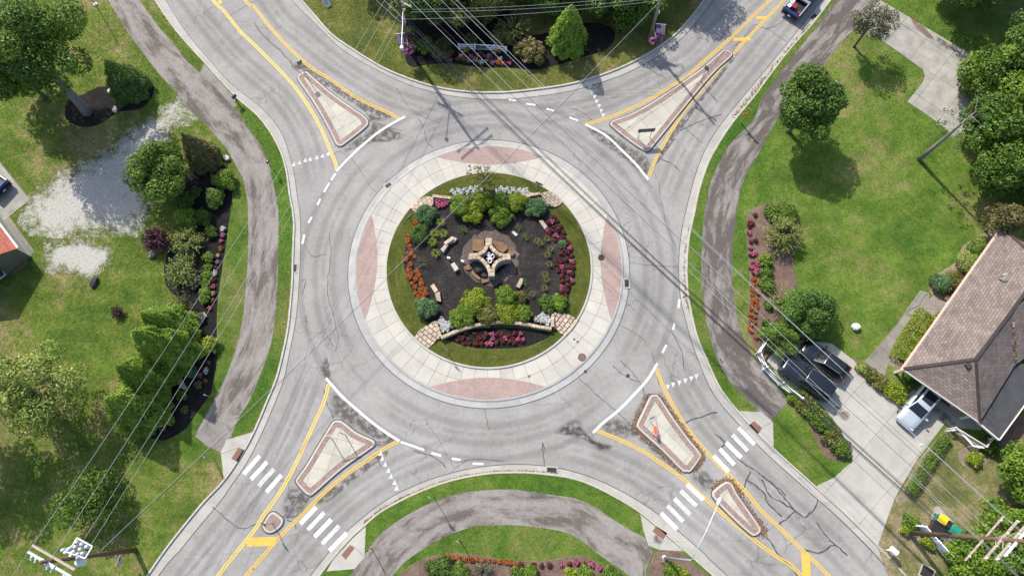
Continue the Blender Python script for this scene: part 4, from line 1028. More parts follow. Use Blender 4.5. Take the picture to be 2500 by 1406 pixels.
class Leaves:
    def __init__(s): s.V = []; s.F = []; s.v = []; s.n = 0
    def put(s, V, F, val):
        s.V.append(V); s.F.append(F + s.n); s.n += len(V); s.v.append(np.repeat(np.clip(val, 0, 1), len(V) // len(val)))
    def mesh(s, name, mat, off=(0, 0, 0)):
        return fast_mesh(name, np.concatenate(s.V) - np.array(off), np.concatenate(s.F), np.concatenate(s.v), mat)
    def build(s, name, mat, parent=None, local=False):
        off = OFF.get(parent.name, Vector()) if parent is not None and not local else Vector()
        o = bpy.data.objects.new(name, s.mesh(name, mat, tuple(off))); COL.objects.link(o)
        if parent is not None: o.parent = parent; OFF[o.name] = off
        return o
def sph(n, rng): return unit(rng.normal(size=(n, 3)))
def lobe(L, c, rad, leaf, cover, rng, shell=0.62, up=0.35, val=None, aspect=0.6):
    rad = np.array(rad, float); ar = 4 * math.pi * ((rad[0] * rad[1]) ** 1.6 / 3 + (rad[0] * rad[2]) ** 1.6 / 3 + (rad[1] * rad[2]) ** 1.6 / 3) ** (1 / 1.6)
    n = max(8, int(cover * ar / (leaf * leaf * 0.33)))
    d = sph(n, rng); r = rng.uniform(shell, 1.0, (n, 1)) ** 0.7
    C = np.array(c) + d * rad * r
    N = unit(d / rad) + 0.55 * rng.normal(size=(n, 3)) + np.array([0, 0, up])
    base = rng.uniform(0.2, 0.8) if val is None else val
    V, F = leaf_geo(C, N, leaf * rng.uniform(0.6, 1.35, n), rng, aspect)
    L.put(V, F, base + rng.normal(0, 0.2, n))
def crown(L, c, R, leaf, cover, rng, n=30, k=0.34, low=-0.6, squash=1.0):
    """clumps over an uneven ellipsoid, with gaps between them"""
    R = np.array(R, float)
    for i in range(n):
        d = sph(1, rng)[0]
        while d[2] < low: d = sph(1, rng)[0]
        q = rng.uniform(0.45, 0.92)
        rr = k * rng.uniform(0.65, 1.25) * R.mean()
        lobe(L, np.array(c) + d * R * q, (rr, rr, rr * 0.8), leaf, cover, rng)
    lobe(L, c, R * 0.55, leaf * 1.2, cover * 0.6, rng)
NPR = np.random.default_rng(11)
def limbs(m, base, top, r, crown_c, R, rng, n=7):
    base, top = Vector(base), Vector(top); mid = base.lerp(top, 0.5) + Vector((rng.uniform(-.15, .15), rng.uniform(-.15, .15), 0))
    m.tube([base - Vector((0, 0, 0.1)), base.lerp(mid, 0.15), mid, top], [r * 1.5, r * 1.1, r * 0.85, r * 0.5], 9)
    for i in range(n):
        d = sph(1, rng)[0]; d[2] = abs(d[2]) * 0.6 + 0.15
        s = base.lerp(top, rng.uniform(0.45, 0.95)); e = Vector(np.array(crown_c) + d * np.array(R) * 0.8)
        m.tube([s, s.lerp(e, 0.5) + Vector((0, 0, 0.25)), e], [r * 0.45, r * 0.3, r * 0.08], 5)
def tree(px, h, R, mat, label, leaf=0.26, cover=0.62, n=34, trunk=0.16, lean=(0, 0), rz=None, bark='bark', group=None, name='tree', k=0.34, z0=Z_LAWN, cat='tree', low=-0.6):
    b = P(px[0], px[1], z0); rng = np.random.default_rng(int(px[0] * 7 + px[1] * 13) + 5000)
    rz = rz or R * 0.85
    c = np.array([b.x + lean[0], b.y + lean[1], h - rz])
    t = thing(name, label, cat, b, group)
    m = MB(); limbs(m, b, c + np.array([0, 0, rz * 0.2]), trunk, c, (R, R, rz), rng)
    m.build('trunk', bark, t, shade=True)
    L = Leaves(); crown(L, c, (R, R, rz), leaf, cover, rng, n, k, low)
    L.build('crown', mat, t)
    return t
def conifer(px, R, h, mat, label, leaf=0.22, group=None, name='arborvitae', taper=0.85, seed=None, cover=2.6, round_=0.12, z0=0.12, lumps=0.14):
    b = P(px[0], px[1], z0); rng = np.random.default_rng(int(px[0] * 3 + px[1] * 17) if seed is None else seed)
    t = thing(name, label, 'tree', b, group)
    MB().tube([b - Vector((0, 0, .1)), b + Vector((0, 0, h * 0.9))], [R * 0.09, 0.03], 7).build('trunk', 'bark', t, shade=True)
    ar = math.pi * R * math.hypot(R, h) * 1.1; n = int(cover * ar / (leaf * leaf * 0.33))
    u = 1 - np.sqrt(rng.uniform(0, 1, n)); u = np.clip(u, 0, 0.995)
    ph = rng.uniform(0, 2 * math.pi, n)
    prof = np.where(u < round_, np.sqrt(np.clip(1 - ((round_ - u) / round_) ** 2 * 0.75, 0, 1)), ((1 - u) / (1 - round_)) ** taper)
    f1, f2, f3 = rng.uniform(0, 6.28, 3)
    lump = 1 + lumps * (np.sin(5 * ph + 9 * u + f1) * 0.5 + np.sin(9 * ph - 17 * u + f2) * 0.5 + np.sin(3 * ph + 29 * u + f3) * 0.4)
    rr = R * prof * lump * rng.uniform(0.82, 1.03, n)
    C = np.stack([b.x + rr * np.cos(ph), b.y + rr * np.sin(ph), b.z + 0.08 + u * h * 0.98 + rng.normal(0, 0.06, n)], 1)
    o = np.stack([np.cos(ph), np.sin(ph), np.full(n, 0.8)], 1)
    N = o + 0.5 * rng.normal(size=(n, 3)); al = np.stack([np.cos(ph) * 0.5, np.sin(ph) * 0.5, np.ones(n)], 1)
    L = Leaves(); V, F = leaf_geo(C, N, leaf * rng.uniform(0.7, 1.4, n), rng, 0.5, al, 0.1)
    clump = 0.5 + 0.22 * np.sin(11 * ph + 23 * u + f2) * np.sin(7 * ph - 13 * u + f1)
    L.put(V, F, clump + rng.normal(0, 0.17, n)); L.build('crown', mat, t)
    return t
def bush(px, R, h, mat, label, leaf=0.13, cover=0.75, n=20, group=None, name='shrub', z0=0.14, squash=(1, 1), rot=0.0, tight=False, cat='shrub', blooms=None):
    b = P(px[0], px[1], z0); rng = np.random.default_rng(int(px[0] * 5 + px[1] * 11) + 77)
    t = thing(name, label, cat, b, group)
    L = Leaves(); cs, sn = math.cos(rot), math.sin(rot)
    def place(x, y): return (b.x + (x * squash[0]) * cs - (y * squash[1]) * sn, b.y + (x * squash[0]) * sn + (y * squash[1]) * cs)
    lobe(L, (b.x, b.y, b.z + h * 0.45), (R * 0.75 * min(squash), R * 0.75 * min(squash), h * 0.5), leaf, cover * 0.8, rng, 0.7)
    for i in range(n):
        a = 2 * math.pi * (i * 0.382) + rng.uniform(-.3, .3); q = math.sqrt((i + 0.5) / n) * (0.78 if not tight else 0.55) * R * rng.uniform(.8, 1.15)
        r = R * (0.29 if not tight else 0.48) * rng.uniform(0.6, 1.35)
        x, y = place(q * math.cos(a), q * math.sin(a))
        zz_ = b.z + h * (0.62 if not tight else 0.55) * (1 - 0.45 * (q / R) ** 2)
        lobe(L, (x, y, zz_ * rng.uniform(.85, 1.15)), (r, r, min(r, h * 0.45)), leaf, cover, rng, 0.5 if not tight else 0.85, val=rng.uniform(.15, .85))
    L.build('foliage', mat, t)
    m = MB()
    for i in range(5):
        a = i * 1.26; x, y = place(R * 0.35 * math.cos(a), R * 0.35 * math.sin(a))
        m.tube([b - Vector((0, 0, 0.05)), Vector((x, y, b.z + h * 0.5))], [0.03, 0.015], 5)
    m.build('stems', 'bark', t)
    if blooms:
        bm_, cnt, sz = blooms; Lb = Leaves()
        for i in range(cnt):
            a = rng.uniform(0, 6.28); q = math.sqrt(rng.uniform(0, 1)) * 0.9 * R; x, y = place(q * math.cos(a), q * math.sin(a))
            lobe(Lb, (x, y, b.z + h * (1.0 - 0.5 * (q / R) ** 2) * rng.uniform(0.85, 1.02)), (sz, sz, sz * 0.7), sz * 0.8, 0.5, rng, 0.8)
        Lb.build('blooms', bm_, t)['kind'] = 'stuff'
    return t
def twiggy(px, R, h, mat, label, n=70, leaf=0.12, group=None, name='shrub', per=16, z0=0.14, bark='bark', arch=0.55, cat='shrub'):
    """loose shrub of long arching twigs with leaves along them"""
    b = P(px[0], px[1], z0); rng = np.random.default_rng(int(px[0] * 9 + px[1]) + 3)
    t = thing(name, label, cat, b, group); m = MB(); L = Leaves(); Cs, Ns, Al = [], [], []
    for i in range(n):
        a = rng.uniform(0, 6.28); q = R * math.sqrt(rng.uniform(0.05, 1.0)) * rng.uniform(0.85, 1.1); e = np.array([math.cos(a) * q, math.sin(a) * q, h * (1 - arch * (q / R) ** 2) * rng.uniform(0.8, 1.1)])
        p1 = np.array([e[0] * 0.35, e[1] * 0.35, e[2] * 0.75])
        bp = np.array(b); pts = [bp, bp + p1, bp + e]
        m.tube([Vector(p) for p in pts], [0.022, 0.014, 0.005], 4, False)
        s = rng.uniform(0.25, 1.05, per)[:, None]
        C = bp + (1 - s) ** 2 * 0 + 2 * (1 - s) * s * p1 + s * s * e
        Cs.append(C + rng.normal(0, leaf * 0.35, C.shape)); Ns.append(np.array([0, 0, 0.8]) + 0.7 * rng.normal(size=C.shape)); Al.append(np.repeat(unit(e[None]), per, 0))
    C, N, A = map(np.concatenate, (Cs, Ns, Al))
    V, F = leaf_geo(C, N, leaf * rng.uniform(0.6, 1.5, len(C)), rng, 0.38, A)
    L.put(V, F, 0.5 + rng.normal(0, 0.22, len(C)))
    m.build('stems', bark, t); L.build('foliage', mat, t)
    return t
_FL = {}
def flower_proto(kind):
    """three shared shapes per kind of bedding plant: leaves and blooms"""
    if kind in _FL: return _FL[kind]
    bl, lf, dens, r = {'orange': ('bloom_orange', 'leaf_olive', .8, .30), 'deep': ('bloom_red', 'leaf_bronze', .5, .26), 'pink': ('bloom_pink', 'leaf_bronze', .7, .27), 'white': ('bloom_white', 'leaf_mid', .95, .29),
                    'magenta': ('bloom_magenta', 'leaf_mid', .9, .28), 'rust': ('bloom_orange', 'leaf_olive', .45, .25), 'blush': ('bloom_blush', 'leaf_mid', .9, .27), 'yellow': ('bloom_yellow', 'leaf_mid', .6, .27)}[kind]
    out = []
    for s in range(3):
        rng = np.random.default_rng(hash(kind) % 1000 + s if False else sum(map(ord, kind)) * 3 + s)
        A, B = Leaves(), Leaves()
        for i in range(9):
            a = i * 2.4; q = r * 0.75 * math.sqrt((i + .5) / 9)
            lobe(A, (q * math.cos(a), q * math.sin(a), 0.13), (r * .38, r * .38, 0.13), 0.11, 0.55, rng, 0.6)
            for j in range(2):
                if rng.uniform() < dens:
                    a2 = a + rng.uniform(-.5, .5); q2 = q * rng.uniform(.7, 1.25)
                    lobe(B, (q2 * math.cos(a2), q2 * math.sin(a2), 0.24 + rng.uniform(-.03, .05)), (0.075, 0.075, 0.045), 0.075, 0.5, rng, 0.8, 0.6)
        out.append((A.mesh('foliage', lf), B.mesh('blooms', bl)))
    _FL[kind] = out; return out
def flower(px, kind, label, group, z0=0.14, sc=1.0):
    pr = flower_proto(kind)[rnd.randrange(3)]; b = P(px[0], px[1], z0)
    t = thing('flowering_plant', label, 'flower', b, group, rnd.uniform(0, 6.28)); k = sc * rnd.uniform(0.8, 1.15); t.scale = (k, k, k)
    for nm, me in zip(('foliage', 'blooms'), pr):
        o = bpy.data.objects.new(nm, me); COL.objects.link(o); o.parent = t
    return t
_GT = {}
def grass_tuft(px, mat, label, group, r=0.55, h=0.6, z0=0.27):
    if mat not in _GT:
        rng = np.random.default_rng(len(_GT) + 4); n = 130
        a = rng.uniform(0, 6.28, n); q = rng.uniform(0.3, 1.0, n); hh = rng.uniform(0.6, 1.0, n)
        d = np.stack([np.cos(a), np.sin(a)], 1); s = np.stack([-d[:, 1], d[:, 0]], 1) * 0.018
        p0 = d * 0.05; p1 = d * (q * 0.55)[:, None]; p2 = d * q[:, None]
        def v3(p, z): return np.concatenate([p, z[:, None]], 1)
        V = np.stack([v3(p0 - s, hh * 0), v3(p0 + s, hh * 0), v3(p1 + s, hh), v3(p1 - s, hh), v3(p2 + s * .3, hh * .75), v3(p2 - s * .3, hh * .75)], 1).reshape(-1, 3)
        b = np.arange(n)[:, None] * 6; F = np.concatenate([b + [0, 1, 2, 3], b + [3, 2, 4, 5]])
        _GT[mat] = fast_mesh('blades', V, F, np.repeat(np.clip(0.5 + rng.normal(0, .25, n), 0, 1), 6), mat)
    b = P(px[0], px[1], z0); t = thing('ornamental_grass', label, 'grass clump', b, group, rnd.uniform(0, 6)); t.scale = (r, r, h)
    o = bpy.data.objects.new('blades', _GT[mat]); COL.objects.link(o); o.parent = t
def hedge(px, w, h, mat, label, leaf=0.12, cover=1.3, z0=0.14, name='hedge', bulge=0.06):
    """clipped hedge along a line: flat top, straight sides"""
    pts = [P(x, y, z0) for x, y in px]; pts = resample(pts, 0.35); rng = np.random.default_rng(int(px[0][0]))
    t = thing(name, label, 'hedge', pts[0]); L = Leaves()
    for i in range(len(pts) - 1):
        a, b = pts[i], pts[i + 1]; d = (b - a); ln = d.length; d.normalize(); s = Vector((-d.y, d.x, 0))
        n = int(cover * (w + 2 * h) * ln / (leaf * leaf * 0.33)); e = rng.uniform(0, w + 2 * h, n); f = rng.uniform(0, ln, n)
        off = np.where(e < h, -w / 2, np.where(e > h + w, w / 2, e - h - w / 2)); z = np.where(e < h, e, np.where(e > h + w, w + 2 * h - e, h))
        nx = np.where(e < h, -1.0, np.where(e > h + w, 1.0, 0.0)); nzv = np.where((e >= h) & (e <= h + w), 1.0, 0.25)
        bump_ = bulge * rng.normal(size=n) - 0.05 * rng.uniform(0, 1, n)
        C = np.array(a) + np.outer(f, np.array(d)) + np.outer(off + nx * bump_, np.array(s)); C[:, 2] += z + np.where(nx == 0, bump_, 0)
        N = np.outer(nx, np.array(s)); N[:, 2] += nzv; N += 0.5 * rng.normal(size=N.shape)
        V, F = leaf_geo(C, N, leaf * rng.uniform(.6, 1.4, n), rng, 0.6); L.put(V, F, rng.uniform(.35, .65) + rng.normal(0, .2, n))
    L.build('foliage', mat, t)
    m = MB()
    for p in resample(pts, 0.9): m.tube([p, p + Vector((0, 0, h * 0.8))], [0.03, 0.015], 5)
    m.build('stems', 'bark', t)
    return t

# ---------------------------------------------------------------- the garden in the middle: fountain, walls, steps, boulders
ZB = Z_G + 0.04
def stone_row(parent, line, width, z0, z1, step, mat, name='stone', gap=0.02, phase=0.0):
    L = sum((a - b).length for a, b in zip(line, line[1:])); n = max(2, int(round(L / step)))
    fine = resample(line, L / (n * 8)); 
    if len(fine) < n * 8 + 1: fine = resample(line, L / (n * 8 + 1e-6) * 0.999)
    ph = int(phase * 8); i = 0
    cuts = [0] + [c for c in range(ph if ph else 8, len(fine) - 3, 8)] + [len(fine) - 1]
    for a, b in zip(cuts, cuts[1:]):
        p, q = fine[a], fine[b]
        if (q - p).length < 0.08: continue
        d = (q - p).normalized(); s = Vector((-d.y, d.x, 0)); w = width / 2 * rnd.uniform(0.92, 1.08); j = rnd.uniform(-.015, .015)
        p2, q2 = p + d * gap / 2 + s * j, q - d * gap / 2 + s * j
        MB().prism([p2 - s * w, q2 - s * w, q2 + s * w, p2 + s * w], z0, z1 + rnd.uniform(-.012, .012), 0.025).build(name, mat, parent)
FZ = 1.65
fo = thing('fountain', 'four-armed fountain of curved tan stone walls in the middle of the garden', 'fountain', P(1195, 640, ZB))
def fz(l, z): return [P(1040 + x / 7.03, 540 + y / 7.03, z) for x, y in l]
ARCS = [[(740,580),(800,580),(870,570),(920,560),(970,530),(1010,500),(1040,450),(1050,400),(1050,340),(1055,285)],
        [(1100,285),(1100,340),(1100,390),(1110,430),(1150,480),(1200,525),(1250,562),(1300,580),(1370,585),(1445,580)],
        [(1455,622),(1390,630),(1320,642),(1260,664),(1210,702),(1170,752),(1150,810),(1145,870),(1148,945)],
        [(725,635),(800,620),(860,615),(930,632),(980,672),(1020,720),(1060,772),(1085,822),(1100,880),(1105,945)]]
for k, a in enumerate(ARCS):
    top = smooth(fz(a, FZ), 5)
    nc = 5; hcs = (FZ - ZB) / nc
    for c in range(nc):
        ln = [Vector((p.x, p.y, 0)) for p in top]
        stone_row(fo, ln, 0.30 if c < nc - 1 else 0.34, ZB + c * hcs, ZB + (c + 1) * hcs - 0.008, 0.40 if c == nc - 1 else 0.5, 'tan_stone' if c == nc - 1 else ('grey_stone' if k > 1 else 'tan_stone'), phase=0.5 * (c % 2))
# white looping sculpture in the middle
sc_ = thing('sculpture', 'white looped tube sculpture standing between the fountain walls', 'sculpture', P(1195, 645, ZB))
def loop(cx, cy, r, z, tz, n=14, a0=0, a1=2 * math.pi, rr=0.055, nm='loop'):
    c = P(cx, cy, z); pts = [c + Vector((r * math.cos(a0 + (a1 - a0) * i / n), r * math.sin(a0 + (a1 - a0) * i / n), tz * math.sin(i / n * 6.28))) for i in range(n + 1)]
    MB().tube(pts, rr, 8).build(nm, 'white_vinyl', sc_, shade=True)
loop(1196, 637, 0.17, 1.25, .1); loop(1203, 626, 0.15, 1.15, .1); loop(1193, 621, 0.13, 1.2, .15)
for a, b in (((1183,620),(1194,627)),((1186,634),(1197,628)),((1204,618),(1197,628)),((1206,637),(1196,630)),((1199,641),(1195,629)),((1190,617),(1196,628))):
    p, q = P(*a, 1.05), P(*b, 1.25)
    MB().tube([p, p.lerp(q, .5) + Vector((0, 0, .12)), q], [0.03, .055, .05], 7).build('arm', 'white_vinyl', sc_, shade=True)
MB().tube([P(1195, 630, ZB), P(1195, 630, 1.2)], [0.12, 0.07], 8).build('stem', 'white_vinyl', sc_, shade=True)
# ring of pebbles round the fountain and the flat stones and boulders about it
peb = []
rg = np.random.default_rng(3)
for i in range(46):
    a = 6.283 * i / 46; rx, ry = 69 + rg.uniform(-5, 5), 66 + rg.uniform(-5, 5)
    peb.append((1197 + rx * math.cos(a), 630 - ry * math.sin(a)))
pb = struct(MB().sheet(PL(peb, ZB + 0.022)).build('pebble_ring', 'pebbles')); tri(pb)
inn = [(1197 + 42 * math.cos(6.283 * i / 30) * (1 + rg.uniform(-.06, .06)), 630 - 40 * math.sin(6.283 * i / 30)) for i in range(30)]
tri(struct(MB().sheet(PL(inn, ZB + 0.027)).build('fountain_bed', 'black_mulch')))
def slab_stone(px, h, mat, label, z0=ZB, tilt=0.0, name='flat_stone'):
    pts = PL(px, z0); c = sum(pts, Vector()) / len(pts); t = thing(name, label, 'stone', c)
    o = MB().prism(pts, z0 - 0.05, z0 + h, 0.03).build('slab', mat, t); tri(o)
def zp(l, ox=1040, oy=540, s=7.03): return [(ox + x / s, oy + y / s) for x, y in l]
slab_stone(zp([(800,325),(1000,320),(1010,520),(900,530),(800,520)]), 0.25, 'brown_stone', 'square brown flagstone tucked in the northwest corner of the fountain')
slab_stone(zp([(1140,340),(1330,380),(1410,480),(1330,560),(1230,520),(1130,430)]), 0.25, 'brown_stone', 'dark brown flagstone in the northeast corner of the fountain')
slab_stone(zp([(1400,530),(1450,515),(1525,560),(1500,610),(1430,620)]), 0.3, 'brown_stone', 'small brown stone at the tip of the fountain east arm')
slab_stone(zp([(660,790),(735,750),(780,830),(745,850),(690,845)]), 0.2, 'brown_stone', 'brown flat stone under the tip of the fountain west arm')
slab_stone(zp([(770,870),(830,860),(940,990),(930,1020),(860,990),(790,930)]), 0.2, 'brown_stone', 'long brown flat stone southwest of the fountain')
slab_stone(zp([(945,1020),(1060,1000),(1080,1050),(970,1080)]), 0.22, 'brown_stone', 'brown flat stone by the tip of the fountain south arm')
def boulder(px, size, mat, label, rz=0.0, z0=ZB, name='boulder', seed=1, flat=0.8):
    b = P(*px, z0); t = thing(name, label, 'rock', b)
    MB().rock(b, size, random.Random(seed), rz, flat).build('stone', mat, t, fix=True)
boulder((1170, 652), (1.5, 1.9, 0.9), 'dark_rock', 'large wet dark rock in the southwest corner of the fountain', 0.4, seed=5)
boulder((1180, 672), (0.9, 0.6, 0.4), 'dark_rock', 'small wet dark rock just below the large one in the fountain', -0.6, seed=6)
slab_stone(zp([(310,395),(450,290),(490,340),(345,440)]), 0.5, 'tan_stone', 'long tan bench stone lying northwest of the fountain')
slab_stone(zp([(255,510),(330,420),(390,430),(305,560)]), 0.42, 'grey_stone', 'grey bench stone below the long tan one, northwest of the fountain')
slab_stone(zp([(460,280),(540,320),(500,370),(420,400)]), 0.35, 'grey_stone', 'grey stone at the upper end of the bench stones, northwest of the fountain')
slab_stone(zp([(430,765),(490,725),(570,840),(500,885)]), 0.45, 'pale_rock', 'pale grey block of stone west of the fountain')
slab_stone(zp([(80,1130),(140,1085),(215,1205),(155,1245)]), 0.35, 'tan_stone', 'upper of two tan stepping blocks by the orange flowers')
slab_stone(zp([(160,1255),(245,1220),(265,1395),(185,1380)]), 0.35, 'tan_stone', 'lower of two tan stepping blocks by the orange flowers')
slab_stone(zp([(1545,1135),(1615,995),(1670,1000),(1655,1080),(1605,1170)]), 0.35, 'tan_stone', 'tan block lying southeast of the fountain')
slab_stone(zp([(1935,15),(2000,5),(2085,110),(2035,160)]), 0.35, 'tan_stone', 'tan block lying beside the dark red flowers, northeast garden')
slab_stone(zp([(1465,205),(1500,170),(1580,235),(1545,270)]), 0.15, 'pale_rock', 'small pale utility slab northeast of the fountain')
for i, (x, y, lb) in enumerate(((1131, 641, 'small white lantern west of the fountain'), (1097, 633, 'small white floodlight beside the bench stones west of the fountain'))):
    b = P(x, y, ZB); t = thing('garden_light', lb, 'lamp', b)
    MB().tube([b, b + Vector((0, 0, .3))], 0.03, 6).build('post', 'dark_metal', t)
    MB().tube([b + Vector((-.15, .05, .32)), b + Vector((.12, -.05, .4))], [0.13, 0.1], 9).build('head', 'white_metal', t)
    MB().tube([b + Vector((.125, -.05, .4)), b + Vector((.14, -.05, .405))], [0.085, 0.08], 9).build('lens', 'car_glass', t)
# low garden walls of dressed stone
def low_wall(px, label, z1=0.62, w=0.30, step=0.42, courses=2):
    t = thing('garden_wall', label, 'wall', P(*px[0], Z_G)); h = (z1 - Z_G + .04) / courses
    line = [Vector((p.x, p.y, 0)) for p in smooth(PL(px, z1), 4)]
    for c in range(courses): stone_row(t, line, w, Z_G - 0.04 + c * h, Z_G - 0.04 + (c + 1) * h - 0.006, step, 'tan_stone', phase=0.5 * (c % 2))
low_wall([(1056,478),(1085,481),(1118,485),(1150,487)], 'short tan stone wall behind the pink flowers, northwest garden')
low_wall([(1240,484),(1286,478),(1319,471)], 'short tan stone wall behind the dark red flowers, northeast garden')
low_wall([(1076,824),(1111,809),(1140,799),(1180,790),(1230,785),(1280,790),(1320,798),(1347,801)], 'long curved tan stone wall along the south bed', 0.8)
low_wall([(1063,784),(1069,803),(1075,821)], 'short stone wall beside the southwest steps', 0.8)
low_wall([(1350,797),(1349,782),(1350,766)], 'short stone wall beside the southeast steps', 0.8)
def steps(px, label, rise=0.07):
    poly = ccw([Vector((p.x, p.y, 0)) for p in PL(px, 0.3)]); c = sum(poly, Vector()) / len(poly)
    t = thing('stone_steps', label, 'steps', Vector((c.x, c.y, Z_G)))
    d = (RC - c); d.z = 0; d.normalize(); s = Vector((-d.y, d.x, 0)); ro = max((p - RC).length for p in poly)
    depth, wid = 0.40, 0.50
    for j in range(12):
        r1 = ro - j * depth; r0 = r1 - depth
        amid = math.atan2(-d.y, -d.x)
        for i in range(-7, 8):
            g = 0.018; wj = wid / ((r0 + r1) / 2); off_ = (0.5 * (j % 2)) * wj
            a0, a1 = amid + i * wj + off_, amid + (i + 1) * wj + off_
            cell = [Vector((RC.x + r * math.cos(a), RC.y + r * math.sin(a), 0)) for r, a in ((r0 + g, a0 + g / r0), (r1 - g, a0 + g / r1), (r1 - g, a1 - g / r1), (r0 + g, a1 - g / r0))]
            pc = clip_cell(poly, ccw(cell))
            if pc and abs(area2(pc)) > 0.04:
                q = MB().prism(pc, Z_G - 0.08, Z_G + 0.05 + j * rise + rnd.uniform(-.015, .015), 0.03).build('stone', 'step_stone', t)
                if len(pc) > 4: tri(q)
    m = MB().prism(poly, Z_G - 0.08, Z_G + 0.015); tri(m.build('bedding', 'grey_mulch', t))
steps([(998,508),(1015,492),(1036,480),(1058,480),(1059,515),(1035,516),(1018,522)], 'tan stone steps at the northwest corner of the garden')
steps([(1319,472),(1343,466),(1362,478),(1378,494),(1357,506),(1328,503)], 'tan stone steps at the northeast corner of the garden')
steps([(1012,823),(1023,806),(1064,784),(1074,826),(1045,850)], 'tan stone steps at the southwest corner of the garden')
steps([(1352,764),(1380,764),(1413,780),(1398,803),(1381,820),(1352,805)], 'grey tan stone steps at the southeast corner of the garden')
# ---------------------------------------------------------------- planting in the central garden
Zg = ZB - 0.02
def gz(l): return [(930 + x / 3.515, 400 + y / 3.515) for x, y in l]
for px in gz([(300,510),(285,540),(265,580),(255,615),(240,650),(235,668),(242,710),(258,740),(228,775),(265,780),(220,825),(290,800),(255,870),(240,915),(265,945),(235,950),(250,980),(310,930),(325,965),(300,995),(345,1000),(270,1030),(350,1035),(295,1060),(335,1080),(300,1110),(345,1110),(375,1080),(320,1150),(360,1150),(385,1115)]):
    flower(px, 'orange', 'orange flowering plant in the drift along the garden west edge', 'orange flowers along the west edge of the garden', Zg)
eg = gz([(1485,460),(1470,500),(1510,490),(1440,510),(1545,540),(1490,545),(1420,575),(1460,580),(1520,570),(1570,595),(1440,610),(1500,620),(1560,640),(1605,680),(1490,660),(1530,650),(1620,730),(1570,745),(1600,760),(1590,825),(1635,790),(1640,840),(1545,770),(1500,830),(1540,840),(1510,870),(1550,890),(1600,890),(1650,890),(1520,915),(1560,930),(1610,930),(1640,940),(1550,970),(1610,995),(1560,1010),(1550,1060),(1600,1050),(1590,1090),(1555,1095),(1575,1135),(1640,1010)])
for i, px in enumerate(eg):
    if i % 5 == 1: flower(px, 'pink', 'pink flowering plant in the dark red bed along the garden east edge', 'pink flowers along the east edge of the garden', Zg)
    else: flower(px, 'deep', 'dark red bedding plant along the garden east edge', 'dark red plants along the east edge of the garden', Zg, 1.05)
for px in gz([(475,320),(510,315),(545,320),(580,325),(490,350),(525,345),(560,345),(500,372),(535,365)]):
    flower(px, 'pink', 'bright pink flowering plant beside the northwest stone steps', 'pink flowers by the northwest steps', Zg)
for px in gz([(1250,290),(1285,285),(1320,282),(1345,290),(1260,315),(1295,310),(1330,305)]):
    flower(px, 'deep', 'dark red bedding plant beside the northeast stone steps', 'dark red plants by the northeast steps', Zg)
for i in range(26):
    u = i / 25; x = 1104 + 186 * u
    if 1178 < x < 1212: continue
    flower((x, 470 - 7 * math.sin(math.pi * u) + (6 if i % 2 else -2)), 'white', 'white flowering plant in the band along the garden north edge', 'white flowers along the north edge of the garden', Zg, 1.15)
for px in [(980 + x / 5.43, 760 + y / 5.43) for x, y in ((535,115),(510,155),(570,175),(615,165),(545,215),(590,215),(640,200),(685,200),(550,262),(605,245))]:
    flower(px, 'white', 'white flowering plant in the corner by the southwest steps', 'white flowers by the southwest steps', Zg, 1.1)
for px in [(980 + x / 5.43, 760 + y / 5.43) for x, y in ((1880,45),(1845,80),(1920,80),(1785,115),(1850,125),(1905,120),(1960,105),(1930,160),(1965,140))]:
    flower(px, 'white', 'white flowering plant in the corner by the southeast steps', 'white flowers by the southeast steps', Zg, 1.1)
sb = [(765,320),(815,355),(745,390),(860,290),(885,375),(835,430),(905,430),(975,300),(1030,365),(990,430),(1060,430),(1090,355),(1130,310),(1140,435),(1200,300),(1215,365),(1195,430),(1265,310),(1265,415),(1310,375),(1335,310),(1350,405),(1375,355),(1430,310),(1440,400),(1475,370),(1500,295),(1500,420),(1580,300),(1545,375),(1610,375),(1600,400)]
for i, (x, y) in enumerate(sb):
    pk = i in (13, 14, 15, 16, 22, 28, 29, 30)
    flower((980 + x / 5.43, 760 + y / 5.43), 'pink' if pk else 'deep', 'pink flowering plant among the dark red ones in the south bed' if pk else 'dark red bedding plant in the crescent south bed', 'pink flowers in the south bed' if pk else 'dark red plants in the south bed', Zg - 0.03)
